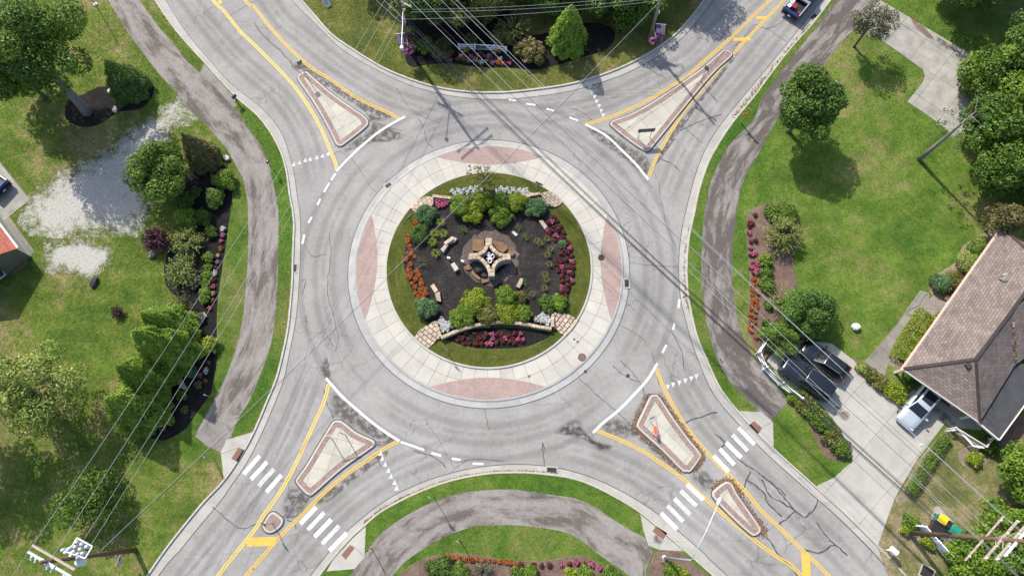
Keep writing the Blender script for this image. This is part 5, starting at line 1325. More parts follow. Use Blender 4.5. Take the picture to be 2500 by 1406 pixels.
for px, R, h, mat, lb in (
    ((1042,527), .95, 1.0, 'leaf_blue', 'round spiky green shrub below the northwest steps'),
    ((1043,755), 1.0, 1.1, 'leaf_blue', 'round spiky green shrub left of the southwest white flowers'),
    ((1309,511), .98, 1.0, 'leaf_blue', 'spreading blue green shrub below the northeast steps'),
    ((1336,745), .75, .9, 'leaf_deep', 'round dark green shrub inside the southeast steps, left of a pair'),
    ((1363,741), .72, .9, 'leaf_arbor', 'round mid green shrub inside the southeast steps, right of a pair'),
    ((1126,512), 1.05, 1.3, 'leaf_bright', 'lime green shrub at the west end of the north shrub row'),
    ((1156,530), .85, 1.0, 'leaf_lime', 'small lime shrub in front of the north shrub row'),
    ((1176,498), 1.0, 1.4, 'leaf_lime', 'yellow green feathery shrub in the middle of the north shrub row'),
    ((1222,498), .95, 1.2, 'leaf_mid', 'mid green shrub in the north shrub row, behind the front one'),
    ((1224,530), 1.0, 1.1, 'leaf_bright', 'bright green shrub in front of the north shrub row, nearest the fountain'),
    ((1263,499), .95, 1.4, 'leaf_lime', 'brightest lime shrub at the east end of the north shrub row'),
    ((1160,740), 1.15, 1.5, 'leaf_lime', 'tall yellow green shrub south of the fountain, left one'),
    ((1138,770), .95, 1.2, 'leaf_bright', 'lime shrub at the left end of the south shrub row'),
    ((1118,782), .8, 1.0, 'leaf_bright', 'low lime shrub beside the southwest white flowers'),
    ((1190,770), 1.0, 1.2, 'leaf_olive', 'olive green shrub in the middle of the south shrub row'),
    ((1235,728), .95, 1.5, 'leaf_bright', 'bright green dome shrub just south of the fountain'),
    ((1240,765), 1.05, 1.2, 'leaf_lime', 'lime green shrub in the right half of the south shrub row'),
    ((1278,768), .85, 1.0, 'leaf_bright', 'bright green shrub at the right end of the south shrub row'),
    ((1272,730), .62, .8, 'leaf_olive', 'small olive shrub right of the bright dome shrub'),
    ((1374,598), .42, .4, 'leaf_blue', 'small round green plant among the dark red east flowers')):
    bush(px, R * 1.22, h * 1.1, mat, lb, leaf=0.12, n=24, z0=Zg)
bush((1026,573), 1.15, .8, 'leaf_deep', 'oval dark green clipped shrub beside the upper orange flowers', z0=Zg, squash=(1.0, 0.62), rot=1.1, tight=True)
for px in ((1077,546),(1083,573),(1062,573),(1057,594),(1065,622)): grass_tuft(px, 'leaf_lime', 'yellow green grass clump in the west half of the garden', 'grass clumps in the west half of the garden')
for px in gz([(1340,665),(1365,690),(1425,650),(1455,740),(1430,790),(1447,870),(1410,955),(1420,1000),(1405,1075),(1300,1125)]): grass_tuft(px, 'leaf_olive', 'olive grass clump in the east half of the garden', 'grass clumps in the east half of the garden', 0.45, 0.45)
for px, lb in zip(gz([(720,580),(1180,560),(1240,640),(1230,1030)]), ('low weedy green plant north of the fountain', 'low weedy plant by the pale utility slab', 'low weedy plant east of the pale utility slab', 'low weedy plant near the southeast tan block')):
    twiggy(px, 0.5, 0.3, 'leaf_mid', lb, 26, 0.10, per=10, z0=Zg, name='ground_plant', cat='plant')
twiggy(gz([(350,860)])[0], 0.9, 0.5, 'leaf_grey', 'grey dried twiggy plant right of the orange flowers', 60, 0.07, per=8, z0=Zg, name='dry_plant', cat='plant')
# slender tree on the north edge of the garden
b_ = P(1183, 462, Zg); tt = thing('young_tree', 'slender sparse tree on the north edge of the garden', 'tree', b_)
rngT = np.random.default_rng(9); mm = MB(); LL = Leaves(); c_ = np.array([b_.x, b_.y, 3.0])
limbs(mm, b_, c_ + np.array([0, 0, .6]), 0.05, c_, (1.5, 1.5, 1.4), rngT, 16); mm.build('trunk', 'bark', tt)
for i in range(60):
    d = sph(1, rngT)[0]; lobe(LL, c_ + d * np.array([1.7, 1.7, 1.3]) * rngT.uniform(.3, 1.05), (.22, .22, .15), 0.13, 0.35, rngT, 0.2)
LL.build('crown', 'leaf_olive', tt)

# ---------------------------------------------------------------- trees and shrubs, upper left
tree((213,273), 14.5, 5.6, 'leaf_mid', 'tall shade tree whose bare trunk stands in the mulch bed, upper left', 0.30, 0.55, 46, 0.42, lean=(-1.0, 1.6), rz=5.0, bark='grey_pole_wood', k=0.30, low=-0.9)
tree((112,238), 7.0, 3.2, 'leaf_bright', 'pale green tree on the left edge of the view, beside the tall shade tree', 0.30, 0.55, 34, 0.2)
conifer((326,222), 2.05, 5.6, 'leaf_conifer', 'single dark cone shaped arborvitae in the upper left mulch bed', 0.17, taper=0.9, lumps=0.18)
tree((425,450), 5.8, 2.9, 'leaf_mid', 'round leafy tree at the edge of the gravel drive', 0.24, 0.65, 40, 0.15)
conifer((505,395), 1.7, 6.0, 'leaf_brown', 'brownish cone shaped conifer at the top of the left bed', 0.19, taper=0.95)
for px, R, h, mat, lb in (((553,448), 1.25, 1.6, 'leaf_bright', 'large lime yew shrub by the path at the top of the left bed'), ((532,488), 1.15, 1.3, 'leaf_mid', 'green shrub just below the large lime one in the left bed'),
    ((458,500), 1.1, 1.4, 'leaf_mid', 'green shrub at the foot of the round leafy tree'), ((527,506), .55, .7, 'leaf_lime', 'small yellow green shrub in the upper left bed, by the path'),
    ((480,475), .7, .9, 'leaf_deep', 'small dark shrub between the leafy tree and the lime yew'),
    ((512,631), .62, .8, 'leaf_bright', 'largest round lime ball shrub in the row beside the left path'), ((511,655), .42, .6, 'leaf_bright', 'smallest lime ball shrub, second down in the row beside the left path'),
    ((509,674), .6, .75, 'leaf_bright', 'third lime ball shrub down in the row beside the left path'), ((506,694), .55, .7, 'leaf_bright', 'fourth lime ball shrub down in the row beside the left path'),
    ((504,713), .6, .75, 'leaf_bright', 'fifth lime ball shrub down in the row beside the left path'), ((503,731), .62, .75, 'leaf_bright', 'last lime ball shrub at the lower end of the row beside the left path'),
    ((515,846), 1.0, 1.2, 'leaf_lime', 'yellow green shrub beside the big arborvitaes'), ((470,908), .72, .8, 'leaf_blue', 'round bluish green plant right of the third arborvitae'), ((446,966), .65, .7, 'leaf_mid', 'round green plant below the long grey boulder'),
    ((486,940), .4, .45, 'leaf_olive', 'small olive plant near the lower path bend'), ((453,1001), .42, .5, 'leaf_olive', 'small yellowish plant in the bare lower left mulch'), ((400,1043), .38, .4, 'leaf_olive', 'tiny yellowish plant at the lower tip of the left bed'),
    ((490,780), .6, .6, 'leaf_grey', 'grey green low plant left of the square beige stone'), ((500,535), .95, 1.1, 'leaf_deep', 'dark green shrub right of the small cone conifer, left bed'), ((480,690), .8, .6, 'leaf_grey', 'grey green low shrub below the middle yellow green shrub'), ((518,570), .7, .8, 'leaf_deep', 'dark open rose bush near the white and purple flowers, left bed')):
    bush(px, R, h, mat, lb, leaf=0.12 if R < 1 else 0.15)
conifer((458,540), 1.25, 2.4, 'leaf_arbor', 'small cone shaped green conifer above the purple barberry', 0.16)
twiggy((392,592), 1.6, 1.6, 'leaf_purple', 'dark purple barberry shrub beside the gravel patch', 190, 0.18, per=26, name='barberry')
twiggy((291,765), .72, .9, 'leaf_purple', 'small purple barberry shrub standing alone in the left lawn', 80, 0.11, per=18, name='barberry', z0=Z_LAWN)
twiggy((465,598), 1.9, 1.6, 'leaf_yellow', 'upper of three loose yellow green shrubs in the left bed', 150, 0.18, per=20)
twiggy((452,668), 1.9, 1.5, 'leaf_yellow', 'middle of three loose yellow green shrubs in the left bed', 150, 0.18, per=20)
twiggy((445,752), 1.6, 1.1, 'leaf_olive', 'lowest and thinnest of three loose yellow green shrubs in the left bed', 100, 0.14, per=14)
for px, kind, lb in (((546,561), 'white', 'white flowering plant, topmost in the left path flower row'), ((545,576), 'magenta', 'purple flowering plant, second down in the left path flower row'), ((541,590), 'pink', 'pink flowering plant, third down in the left path flower row'), ((540,608), 'rust', 'orange flowering plant, fourth down in the left path flower row'),
    ((534,625), 'blush', 'pale pink flowering plant beside the largest lime ball shrub'), ((532,641), 'magenta', 'purple flowering plant just below the pale pink one, left row'), ((528,655), 'deep', 'red flowering plant beside the smallest lime ball shrub'), ((526,669), 'white', 'white flowering plant beside the third lime ball shrub'),
    ((523,684), 'deep', 'red flowering plant between the third and fourth lime ball shrubs'), ((522,701), 'pink', 'pink flowering plant beside the fourth lime ball shrub'), ((521,718), 'blush', 'pale pink flowering plant beside the fifth lime ball shrub'), ((520,734), 'rust', 'rust orange flowering plant beside the last lime ball shrub'),
    ((513,753), 'pink', 'pink flowering plant above the square beige stone'), ((511,885), 'rust', 'orange flowering plant below the yellow green shrub'), ((505,906), 'white', 'white flowering plant near the lower bend of the left path'), ((490,917), 'magenta', 'purple flowering plant near the lower bend of the left path'), ((503,930), 'rust', 'rust coloured flowering plant lowest by the left path')):
    flower(px, kind, lb, 'flowers along the left path')
slab_stone([(494,766),(502,763),(508,774),(498,777)], 0.3, 'grey_stone', 'square beige stone in the left mulch bed', 0.14)
slab_stone([(430,922),(442,920),(457,945),(455,952),(446,950)], 0.4, 'grey_stone', 'long grey boulder in the lower left mulch bed', 0.14)
conifer((432,808), 2.2, 7.0, 'leaf_arbor', 'topmost of four tall arborvitaes in the lower left bed', 0.17, taper=0.92, lumps=0.2, seed=71)
conifer((432,858), 2.7, 8.4, 'leaf_arbor', 'second and largest of four tall arborvitaes in the lower left bed', 0.17, taper=0.92, lumps=0.2, seed=72)
conifer((385,928), 2.3, 7.4, 'leaf_bright', 'third and palest of four tall arborvitaes in the lower left bed', 0.17, taper=0.92, lumps=0.2, seed=73)
conifer((357,1000), 2.6, 7.0, 'leaf_arbor', 'lowest of four tall arborvitaes in the lower left bed', 0.17, taper=0.92, lumps=0.2, seed=74)
tree((133,1012), 8.6, 4.0, 'leaf_yellow', 'pale yellow green tree in the lower left lawn', 0.25, 0.33, 56, 0.28, lean=(1.0, 1.6), k=0.27)
tree((-30,1040), 11, 3.8, 'leaf_deep', 'dark tree cut by the left edge, below the pale one', 0.28, 0.55, 30, 0.3)
tree((250,1215), 4.6, 2.7, 'leaf_deep', 'small loose dark green tree in the lower left lawn', 0.20, 0.40, 36, 0.08, k=0.28)
for px, sz, lb, sd_ in (((270,224), (.7,.5,.45), 'pale pinkish boulder beside the single dark arborvitae', 3), ((283,270), (.85,.6,.5), 'white boulder on the front edge of the upper left bed', 4), ((555,388), (.8,.65,.5), 'pale boulder by the path above the lime yew', 5), ((373,622), (.9,.7,.5), 'grey boulder under the purple barberry', 8), ((233,690), (1.3,.7,.6), 'dark weathered log stump below the gravel patch', 9)):
    boulder(px, sz, 'pale_rock' if sd_ < 8 else ('grey_stone' if sd_ == 8 else 'dark_rock'), lb, 0.5 * sd_, 0.13, seed=sd_)
boulder((2087,800), (.85,.85,.75), 'pale_rock', 'white boulder alone on the right lawn', 0.3, 0.12, seed=12)

# ---------------------------------------------------------------- top bed
for px, R, h, mat, lb in (((1080,128), 1.35, 1.5, 'leaf_brown', 'reddish brown hydrangea left of the white rail fence'), ((1012,118), .8, .9, 'leaf_deep', 'dark green shrub at the foot of the corner utility pole'), ((1005,80), .55, .9, 'leaf_bright', 'bright vine shrub climbing beside the corner utility pole'),
    ((1040,120), 1.1, 1.3, 'leaf_deep', 'dark green shrub left of the reddish hydrangea'), ((1150,105), 1.0, .9, 'leaf_brown', 'low brownish shrub behind the white rail fence'), ((1310,148), .65, .6, 'leaf_bright', 'bright green low shrub right of the big hydrangea'), ((1322,122), .45, .5, 'leaf_bright', 'small bright green shrub behind the big hydrangea')):
    bush(px, R, h, mat, lb, leaf=0.16)
bush((1290,135), 1.75, 1.7, 'leaf_olive', 'big hydrangea with pink brown flower heads, right of the white fence', leaf=0.17, blooms=('bloom_blush', 46, 0.14))
bush((1225,95), 1.5, 1.6, 'leaf_olive', 'hydrangea behind the right end of the white fence', leaf=0.17, blooms=('bloom_blush', 12, 0.13))
conifer((1383,118), 1.95, 7.0, 'leaf_arbor', 'tall bright green arborvitae in the top bed', 0.19, taper=0.72, round_=0.16, lumps=0.18)
twiggy((1257,88), 2.2, 2.4, 'leaf_yellow', 'loose yellow green shrub behind the top bed flowers', 110, 0.16, per=16, arch=.4)
for px, h, R, mat, lb, lf in (((1040,35), 8.0, 3.2, 'leaf_deep', 'dark tree behind the corner utility pole, top edge', .26), ((1120,40), 7.0, 3.0, 'leaf_olive', 'olive tree behind the reddish hydrangea, top edge', .24), ((1190,30), 6.5, 2.8, 'leaf_olive', 'yellowish tree behind the white fence, top edge', .22),
    ((1330,20), 6.5, 2.4, 'leaf_deep', 'dark tree left of the tall bright arborvitae, top edge', .24), ((1455,28), 6.5, 2.6, 'leaf_deep', 'dark tree right of the tall bright arborvitae, top edge', .26), ((1530,40), 6.5, 2.9, 'leaf_mid', 'green tree left of the upper flag pole, top edge', .26), ((1400,-20), 8, 3.2, 'leaf_deep', 'dark tree behind the tall bright arborvitae, top edge', .28), ((935,-75), 8, 3.0, 'leaf_deep', 'dark tree above the corner utility pole, mostly out of view', .28),
    ((1640,-75), 9, 3.6, 'leaf_mid', 'tree right of the upper flag pole, mostly out of view', .28), ((1240,-40), 8.5, 3.2, 'leaf_mid', 'tree far behind the top bed, mostly out of view', .28), ((1560,-60), 8.5, 3.2, 'leaf_deep', 'dark tree above the upper flag pole, mostly out of view', .28), ((1085,5), 6.5, 2.6, 'leaf_deep', 'dark tree between the corner pole and the white fence, top edge', .25), ((1150,-5), 6.5, 2.6, 'leaf_mid', 'green tree behind the low brownish shrub, top edge', .25), ((1290,-5), 6.0, 2.4, 'leaf_olive', 'olive tree behind the loose yellow green shrub, top edge', .24), ((1490,-10), 6.5, 2.6, 'leaf_deep', 'dark tree right of centre, top edge', .26)):
    tree(px, h * .95, R * 1.12, mat, lb, lf, 0.62, 40, 0.16, rz=R * 1.05, low=-1.0)
fr = [((1100,148), 'magenta'), ((1118,146), 'rust'), ((1132,146), 'orange'), ((1125,139), 'white'), ((1145,151), 'magenta'), ((1160,150), 'blush'), ((1174,155), 'white'), ((1187,152), 'blush'), ((1195,141), 'magenta'), ((1201,155), 'magenta'), ((1216,155), 'orange'), ((1229,157), 'rust'), ((1244,157), 'pink'), ((1222,146), 'white'), ((1167,139), 'rust'), ((1150,141), 'magenta'), ((1133,128), 'yellow'), ((1142,124), 'yellow'), ((1208,131), 'yellow'), ((1220,127), 'yellow'), ((1181,141), 'deep')]
CN = {'magenta': 'magenta', 'rust': 'rust orange', 'orange': 'bright orange red', 'white': 'white', 'blush': 'pale pink', 'pink': 'pink', 'yellow': 'yellow', 'deep': 'dark red'}
for px, kd in fr: flower(px, kd, '%s flowering plant in the row below the white rail fence' % CN[kd], '%s flowers below the white rail fence' % CN[kd], sc=1.1)

# ---------------------------------------------------------------- right side
tree((1925,322), 8.6, 3.05, 'leaf_deep', 'round dark green tree beside the right path', 0.24, 0.7, 44, 0.2, rz=3.0)
tree((2085,115), 6.2, 2.4, 'leaf_grey', 'thin greyish tree at the corner of the upper right driveway', 0.20, 0.36, 40, 0.12, k=0.28)
for px, h, R, mat, lb in (((2330,-25), 11, 5.0, 'leaf_deep', 'big dark tree on the top edge, right of the driveway'), ((2450,-50), 11, 4.6, 'leaf_deep', 'big dark tree in the top right corner'), ((2372,225), 6.6, 3.0, 'leaf_mid', 'green tree overhanging the end of the upper right driveway'),
    ((2385,345), 7.2, 3.2, 'leaf_mid', 'green tree at the right edge behind the leaning trunk'), ((2405,455), 6.4, 2.7, 'leaf_mid', 'lower green tree at the right edge behind the leaning trunk'), ((2470,320), 9, 3.8, 'leaf_bright', 'bright green tree cut by the right edge of view'), ((2490,470), 8, 3.2, 'leaf_deep', 'dark tree cut by the right edge, above the brown roof'), ((2450,185), 8, 3.4, 'leaf_deep', 'dark tree in the upper right, below the corner tree'), ((2455,420), 7.5, 2.8, 'leaf_bright', 'bright green tree low at the right edge, above the dark one')):
    tree(px, h, R, mat, lb, 0.28, 0.66, 46, 0.2, rz=min(R, h * .47), low=-1.0)
# slanting bare trunk with a wisp of leaves
b_ = P(2243,390,Z_LAWN); tt = thing('thin_tree', 'tall thin tree with bare grey trunk on the right lawn', 'tree', b_)
mm = MB(); mm.tube([b_ - Vector((0,0,.1)), b_ + Vector((.05,0,3)), b_ + Vector((.15,.1,6)), b_ + Vector((.25,.2,9.0))], [.26,.19,.13,.06], 8)
rngT = np.random.default_rng(21); LL = Leaves()
for i in range(12):
    z = 4.5 + i * .4; a = i * 2.4; e = b_ + Vector((1.3 * math.cos(a), 1.3 * math.sin(a), z + .5)); mm.tube([b_ + Vector((.1,.05,z)), e], [.035,.01], 4)
    for j in range(3): lobe(LL, np.array(e) + rngT.normal(0, .35, 3), (.35,.35,.2), .18, .16, rngT, .2)
mm.build('trunk', 'grey_pole_wood', tt, shade=True); LL.build('crown', 'leaf_blue', tt)
bush((1900,525), 2.0, .9, 'leaf_mid', 'low spreading dark shrub at the top of the right bed', leaf=.15, squash=(1, .55))
twiggy((1905,582), 2.1, 2.2, 'leaf_yellow', 'big spiky yellow green shrub in the right bed', 260, .19, per=20, arch=.6)
for px, R, h, mat, lb in (((1866,640), .82, .9, 'leaf_bright', 'round bright green shrub in the middle of the right bed'), ((1868,672), .8, .7, 'leaf_mid', 'leafy green shrub under the round bright one, right bed'), ((1872,700), .9, .7, 'leaf_mid', 'lower leafy green shrub beside the orange flowers, right bed'), ((1873,745), .55, .5, 'leaf_mid', 'small green shrub beside the lower orange flowers'), ((1868,788), .5, .5, 'leaf_mid', 'smallest green shrub low in the right bed')):
    bush(px, R, h, mat, lb, leaf=.15)
twiggy((1908,745), 1.7, 1.8, 'leaf_yellow', 'pale spiky shrub at the left of the big spreading yew', 120, .16, per=16)
tree((1955,772), 4.0, 2.4, 'leaf_conifer', 'big spreading yew at the lower end of the right bed', .17, .75, 46, .12, rz=1.9, cat='shrub', name='spreading_yew')
tree((1893,832), 2.9, 1.8, 'leaf_mid', 'lower green yew above the white rail fence', .16, .7, 28, .1, rz=1.4, cat='shrub', name='spreading_yew')
for a in ((1829,546),(1836,549),(1828,554),(1843,529)): flower((a[0], a[1] - 2), 'deep', 'dark red bedding plant at the top of the right bed', 'dark red plants at the top of the right bed')
for x, y, k in ((1724,322,'p'),(1735,385,'d'),(1770,378,'d'),(1735,432,'p'),(1745,475,'p'),(1765,465,'p'),(1730,480,'d'),(1750,545,'d'),(1775,550,'p'),(1740,570,'p'),(1765,578,'p'),(1780,592,'p'),(1755,608,'d'),(1765,608,'p')):
    pk = k == 'p'; flower((1240 + x / 2.93, 460 + y / 2.93), 'pink' if pk else 'deep', 'pink flowering plant in the upper half of the right bed' if pk else 'dark red plant among the pink ones, right bed', 'pink flowers in the right bed' if pk else 'dark red flowers in the right bed')
for x, y in ((1755,650),(1785,680),(1750,695),(1745,730),(1785,750),(1745,765),(1750,800),(1780,795),(1740,825),(1775,820),(1735,860),(1770,880),(1730,905),(1760,920),(1730,940),(1765,960),(1730,985),(1735,1018),(1772,1030),(1775,1063),(1775,850)):
    flower((1240 + x / 2.93, 460 + y / 2.93), 'orange', 'orange flowering plant in the lower half of the right bed', 'orange flowers in the right bed', sc=.85)
hedge([(2256,765),(2228,806),(2192,868),(2188,880)], 1.5, .75, 'leaf_lime', 'wide lime green clipped hedge under the brown roof', .13)
for px, R, h, mat, lb in (((2290,700), 1.1, 1.3, 'leaf_blue', 'round dark bluish bush left of a pair by the front step'), ((2318,690), 1.0, 1.3, 'leaf_olive', 'round olive bush right of a pair by the front step'), ((2353,645), 1.15, 1.2, 'leaf_yellow', 'clipped yellowish bush along the house front, second from the step'), ((2370,618), .8, .9, 'leaf_mid', 'green bush between two yellowish bushes on the house front'), ((2382,598), .85, 1.0, 'leaf_yellow', 'upper yellowish bush along the house front'), ((2262,778), .35, .5, 'leaf_deep', 'small dark shrub at the top of the lime hedge'), ((2240,812), .4, .5, 'leaf_deep', 'dark round shrub against the house, upper of three'), ((2222,840), .4, .5, 'leaf_deep', 'dark round shrub against the house, middle of three'), ((2204,872), .45, .6, 'leaf_deep', 'dark round shrub against the house, lowest of three'), ((2215,915), .8, .8, 'leaf_deep', 'dark shrub under the house corner beside the silver car')):
    bush(px, R, h, mat, lb, leaf=.13, tight=True)
tree((2405,565), 4.6, 1.9, 'leaf_brown', 'small brownish tree at the far corner of the brown roof', .2, .5, 30, .1)
bush((2102,900), .65, .6, 'leaf_yellow', 'pale variegated plant at the corner of the driveway bed', leaf=.16)
for i, (px, R) in enumerate((((2122,918), .75), ((2145,936), .85), ((2168,950), .85), ((2190,966), .9))):
    bush(px, R, .8, ('leaf_olive', 'leaf_olive', 'leaf_lime', 'leaf_lime')[i], ('olive shrub next to the variegated plant by the driveway', 'second olive shrub in the strip by the driveway', 'lime shrub in the strip by the driveway', 'bright lime shrub nearest the silver car')[i], leaf=.15)
for i, (px, R) in enumerate((((1942,972), .9), ((1962,990), 1.0), ((1985,1012), 1.05), ((2008,1036), 1.1), ((2030,1065), 1.1), ((2050,1096), 1.0))):
    bush(px, R, .9, ('leaf_bright', 'leaf_olive', 'leaf_mid', 'leaf_mid', 'leaf_olive', 'leaf_mid')[i], '%s shrub from the white fence in the bed left of the driveway' % ('first', 'second', 'third', 'fourth', 'fifth', 'sixth')[i], leaf=.15, blooms=('bloom_yellow', 8, .06) if i in (1, 2, 3) else None)
hedge([(2306,1062),(2270,1115),(2215,1205)], .62, .8, 'leaf_mid', 'long narrow clipped hedge along the right side of the driveway', .12)
bush((2372,1120), .8, .8, 'leaf_lime', 'bright shrub in the round tan mulch ring', leaf=.15)
for px, R, lb in (((2412,1088), 1.0, 'dark shrub under the porch railing'), ((2218,1278), .9, 'green shrub at the foot of the right utility pole'), ((2205,1292), .55, 'small lime shrub at the foot of the right utility pole'), ((2262,1322), .7, 'yellow flecked plant in front of the white vinyl panels')):
    bush(px, R, .8, 'leaf_deep' if 'dark' in lb else ('leaf_lime' if 'lime' in lb or 'yellow' in lb else 'leaf_mid'), lb, leaf=.15)
for px, h, R, mat, lb in (((2455,1150), 5.0, 2.3, 'leaf_bright', 'bright green tree at the right edge below the porch'), ((2510,1085), 6.5, 2.4, 'leaf_mid', 'green tree cut by the right edge below the black roof'), ((2400,1275), 4.5, 2.1, 'leaf_bright', 'bright green tree behind the recycling bins'), ((2360,1385), 4.0, 2.6, 'leaf_bright', 'bright green tree on the bottom edge below the utility pole'), ((2445,1385), 5.5, 2.6, 'leaf_deep', 'dark green tree on the bottom edge, right corner'), ((2500,1230), 6, 2.6, 'leaf_mid', 'green tree cut by the right edge behind the crossarms'), ((2330,1330), 2.6, 1.0, 'leaf_mid', 'small tree beside the white vinyl panels'), ((2480,1300), 5, 2.2, 'leaf_mid', 'green tree under the pole crossarms')):
    tree(px, h, R, mat, lb, .24, .6, 30, .12)
# ---------------------------------------------------------------- bottom bed
ORD = 'first second third fourth fifth sixth seventh eighth ninth tenth eleventh twelfth last'.split()
for x, y in ((1093,1357),(1105,1361),(1120,1361),(1135,1363),(1151,1365),(1164,1365),(1178,1366),(1192,1366),(1205,1368),(1220,1369),(1233,1370),(1243,1371),(1255,1376)):
    _k = globals().get('_k', -1) + 1
    flower((x, y), 'orange', '%s orange flowering plant from the left in the row along the bottom path' % ORD[_k], 'orange flowers along the bottom path', sc=.85)
for x, y, k in ((1271,1377,0),(1303,1377,0),(1322,1380,0),(1341,1378,0),(1370,1377,1),(1390,1376,0),(1407,1371,1),(1426,1376,0),(1443,1376,1),(1464,1385,1)):
    flower((x, y), 'pink' if k else 'deep', 'pink flowering plant at the right end of the bottom row' if k else 'dark red plant in the bottom row', 'pink flowers in the bottom row' if k else 'dark red plants in the bottom row')
for px, R, h, mat, lb in (((1080,1390), 1.4, 1.2, 'leaf_deep', 'large dark green shrub in the bottom bed'), ((1122,1398), 1.0, 1.0, 'leaf_mid', 'green shrub right of the large dark one, bottom bed'), ((1265,1400), .8, .8, 'leaf_mid', 'green shrub under the middle of the bottom flower row'), ((1295,1400), .8, .9, 'leaf_bright', 'bright shrub under the dark red bottom flowers'), ((1395,1410), .9, .9, 'leaf_lime', 'lime shrub cut by the bottom edge'), ((1425,1402), .9, .9, 'leaf_bright', 'bright green shrub right of the lime one, bottom edge'), ((1490,1408), 1.0, .9, 'leaf_mid', 'green shrub at the right end of the bottom bed'), ((1640,1392), .85, .8, 'leaf_bright', 'bright green shrub below the street light'), ((1665,1402), .6, .6, 'leaf_lime', 'small lime shrub below the street light')):
    bush(px, R, h, mat, lb, leaf=.14)
twiggy((1180,1396), 1.2, 1.2, 'leaf_grey', 'pale grey green spiky shrub in the bottom bed', 90, .13, per=16)

# ---------------------------------------------------------------- grass growing on the lawns (beyond counting)
def grass(area, mat, dens, seed, zt=Z_LAWN, hgt=0.09):
    rng = np.random.default_rng(seed)
    c = [P(-40, -40), P(2540, -40), P(2540, 1450), P(-40, 1450)]
    x0, x1 = min(p.x for p in c), max(p.x for p in c); y0, y1 = min(p.y for p in c), max(p.y for p in c)
    xs = [p[0] for p in area]; ys = [p[1] for p in area]
    x0, x1, y0, y1 = max(x0, min(xs)), min(x1, max(xs)), max(y0, min(ys)), min(y1, max(ys))
    n = int(dens * (x1 - x0) * (y1 - y0)); xy = np.stack([rng.uniform(x0, x1, n), rng.uniform(y0, y1, n)], 1)
    # keep only what the survey covers
    d = xy[:, 1] * _st - CAM_H * -_ct if False else None
    xy = xy[inpoly(xy, [(p.x, p.y) for p in c])]
    xy = xy[inpoly(xy, area)]
    for e in EXCL:
        ex = [p[0] for p in e]; ey = [p[1] for p in e]
        bb = (xy[:, 0] > min(ex)) & (xy[:, 0] < max(ex)) & (xy[:, 1] > min(ey)) & (xy[:, 1] < max(ey))
        if bb.any():
            idx = np.where(bb)[0]; ins = inpoly(xy[idx], e); keep = np.ones(len(xy), bool); keep[idx[ins]] = False; xy = xy[keep]
    n = len(xy); k = 2
    B = np.repeat(np.concatenate([xy, np.full((n, 1), zt)], 1), k, 0); m = n * k
    a = rng.uniform(0, 6.28, m); l = rng.uniform(.6, 1.5, m) * hgt; d = np.stack([np.cos(a), np.sin(a), rng.uniform(.3, .9, m)], 1) * l[:, None]
    s = np.stack([-np.sin(a), np.cos(a), np.zeros(m)], 1) * (l * rng.uniform(.25, .5, m))[:, None]
    V = np.stack([B - s, B + s, B + d], 1).reshape(-1, 3); F = np.arange(3 * m).reshape(m, 3)
    o = bpy.data.objects.new('grass', fast_mesh('grass', V, F, np.repeat(rng.uniform(0, 1, m), 3), mat)); COL.objects.link(o)
    o['kind'] = 'stuff'
    return o
def A2(l): return [(p[0], p[1]) for p in l]
dry_ = [(p.x, p.y) for p in PL(DRY, Z_LAWN)]
VG = [[(p.x, p.y) for p in v] for v in VERGES]
for i_, (v_, mt_, lb_) in enumerate(((dry_, 'lawn_dry', 'dry yellowish grass of the lower right lawn'), (VG[0], 'lawn_verge', 'green grass of the left verge strip'), (VG[1], 'lawn_verge', 'green grass of the right verge strip'))):
    tag(grass(v_, mt_, 80, 10 + i_, .1245, .075), lb_, 'grass')
ring_ = [(p.x, p.y) for p in circ(R_GRASS - .2, 90)]
tag(grass(ring_, 'lawn_ring', 90, 20, Z_G, .06), 'mown grass ring of the central garden', 'grass')
EXCL += [dry_] + VG
tag(grass(A2(LAWNS['left']), 'lawn_left', 75, 1, Z_LAWN, .075), 'short mown grass of the left lawn', 'grass')
tag(grass(A2(LAWNS['right']), 'lawn_right', 75, 2, Z_LAWN, .075), 'short mown grass of the right lawn', 'grass')
tag(grass(A2(LAWNS['top']), 'lawn_top', 75, 3, Z_LAWN, .075), 'short dry grass of the top lawn', 'grass')
tag(grass(A2(LAWNS['bottom']), 'lawn_verge', 80, 4, Z_LAWN, .075), 'short green grass of the bottom verge', 'grass')
# ---------------------------------------------------------------- houses
def roof_face(name, pts, mat, parent, z_drop=0.12, eave=(0, 1)):
    pts = [Vector(p) for p in pts]; n = len(pts)
    m = MB(); low = [p - Vector((0, 0, z_drop)) for p in pts]
    m.v = [tuple(p) for p in pts] + [tuple(p) for p in low]
    m.f = [tuple(range(n)), tuple(range(2 * n - 1, n - 1, -1))] + [(i, n + i, n + (i + 1) % n, (i + 1) % n) for i in range(n)]
    o = m.build(name, mat, parent, fix=True); off = OFF.get(parent.name, Vector())
    a, b = pts[eave[0]], pts[eave[1]]; u = (b - a).normalized(); nn = Vector((0, 0, 0))
    for i in range(1, n - 1): nn += (pts[i] - pts[0]).cross(pts[i + 1] - pts[0])
    nn.normalize(); v = nn.cross(u)
    uv = o.data.uv_layers.new(name='UVMap')
    for l in o.data.loops:
        p = Vector(o.data.vertices[l.vertex_index].co) + off - a; uv.data[l.index].uv = (p.dot(u), p.dot(v))
    return tri(o)
ZE, ZR = 2.8, 4.8
A, B, R1, C, R2, V = P(2205,900,ZE), P(2447,556,ZE), P(2382,876,ZR), P(2392,1030,ZE), P(2471,757,ZR), P(2477,893,ZE)
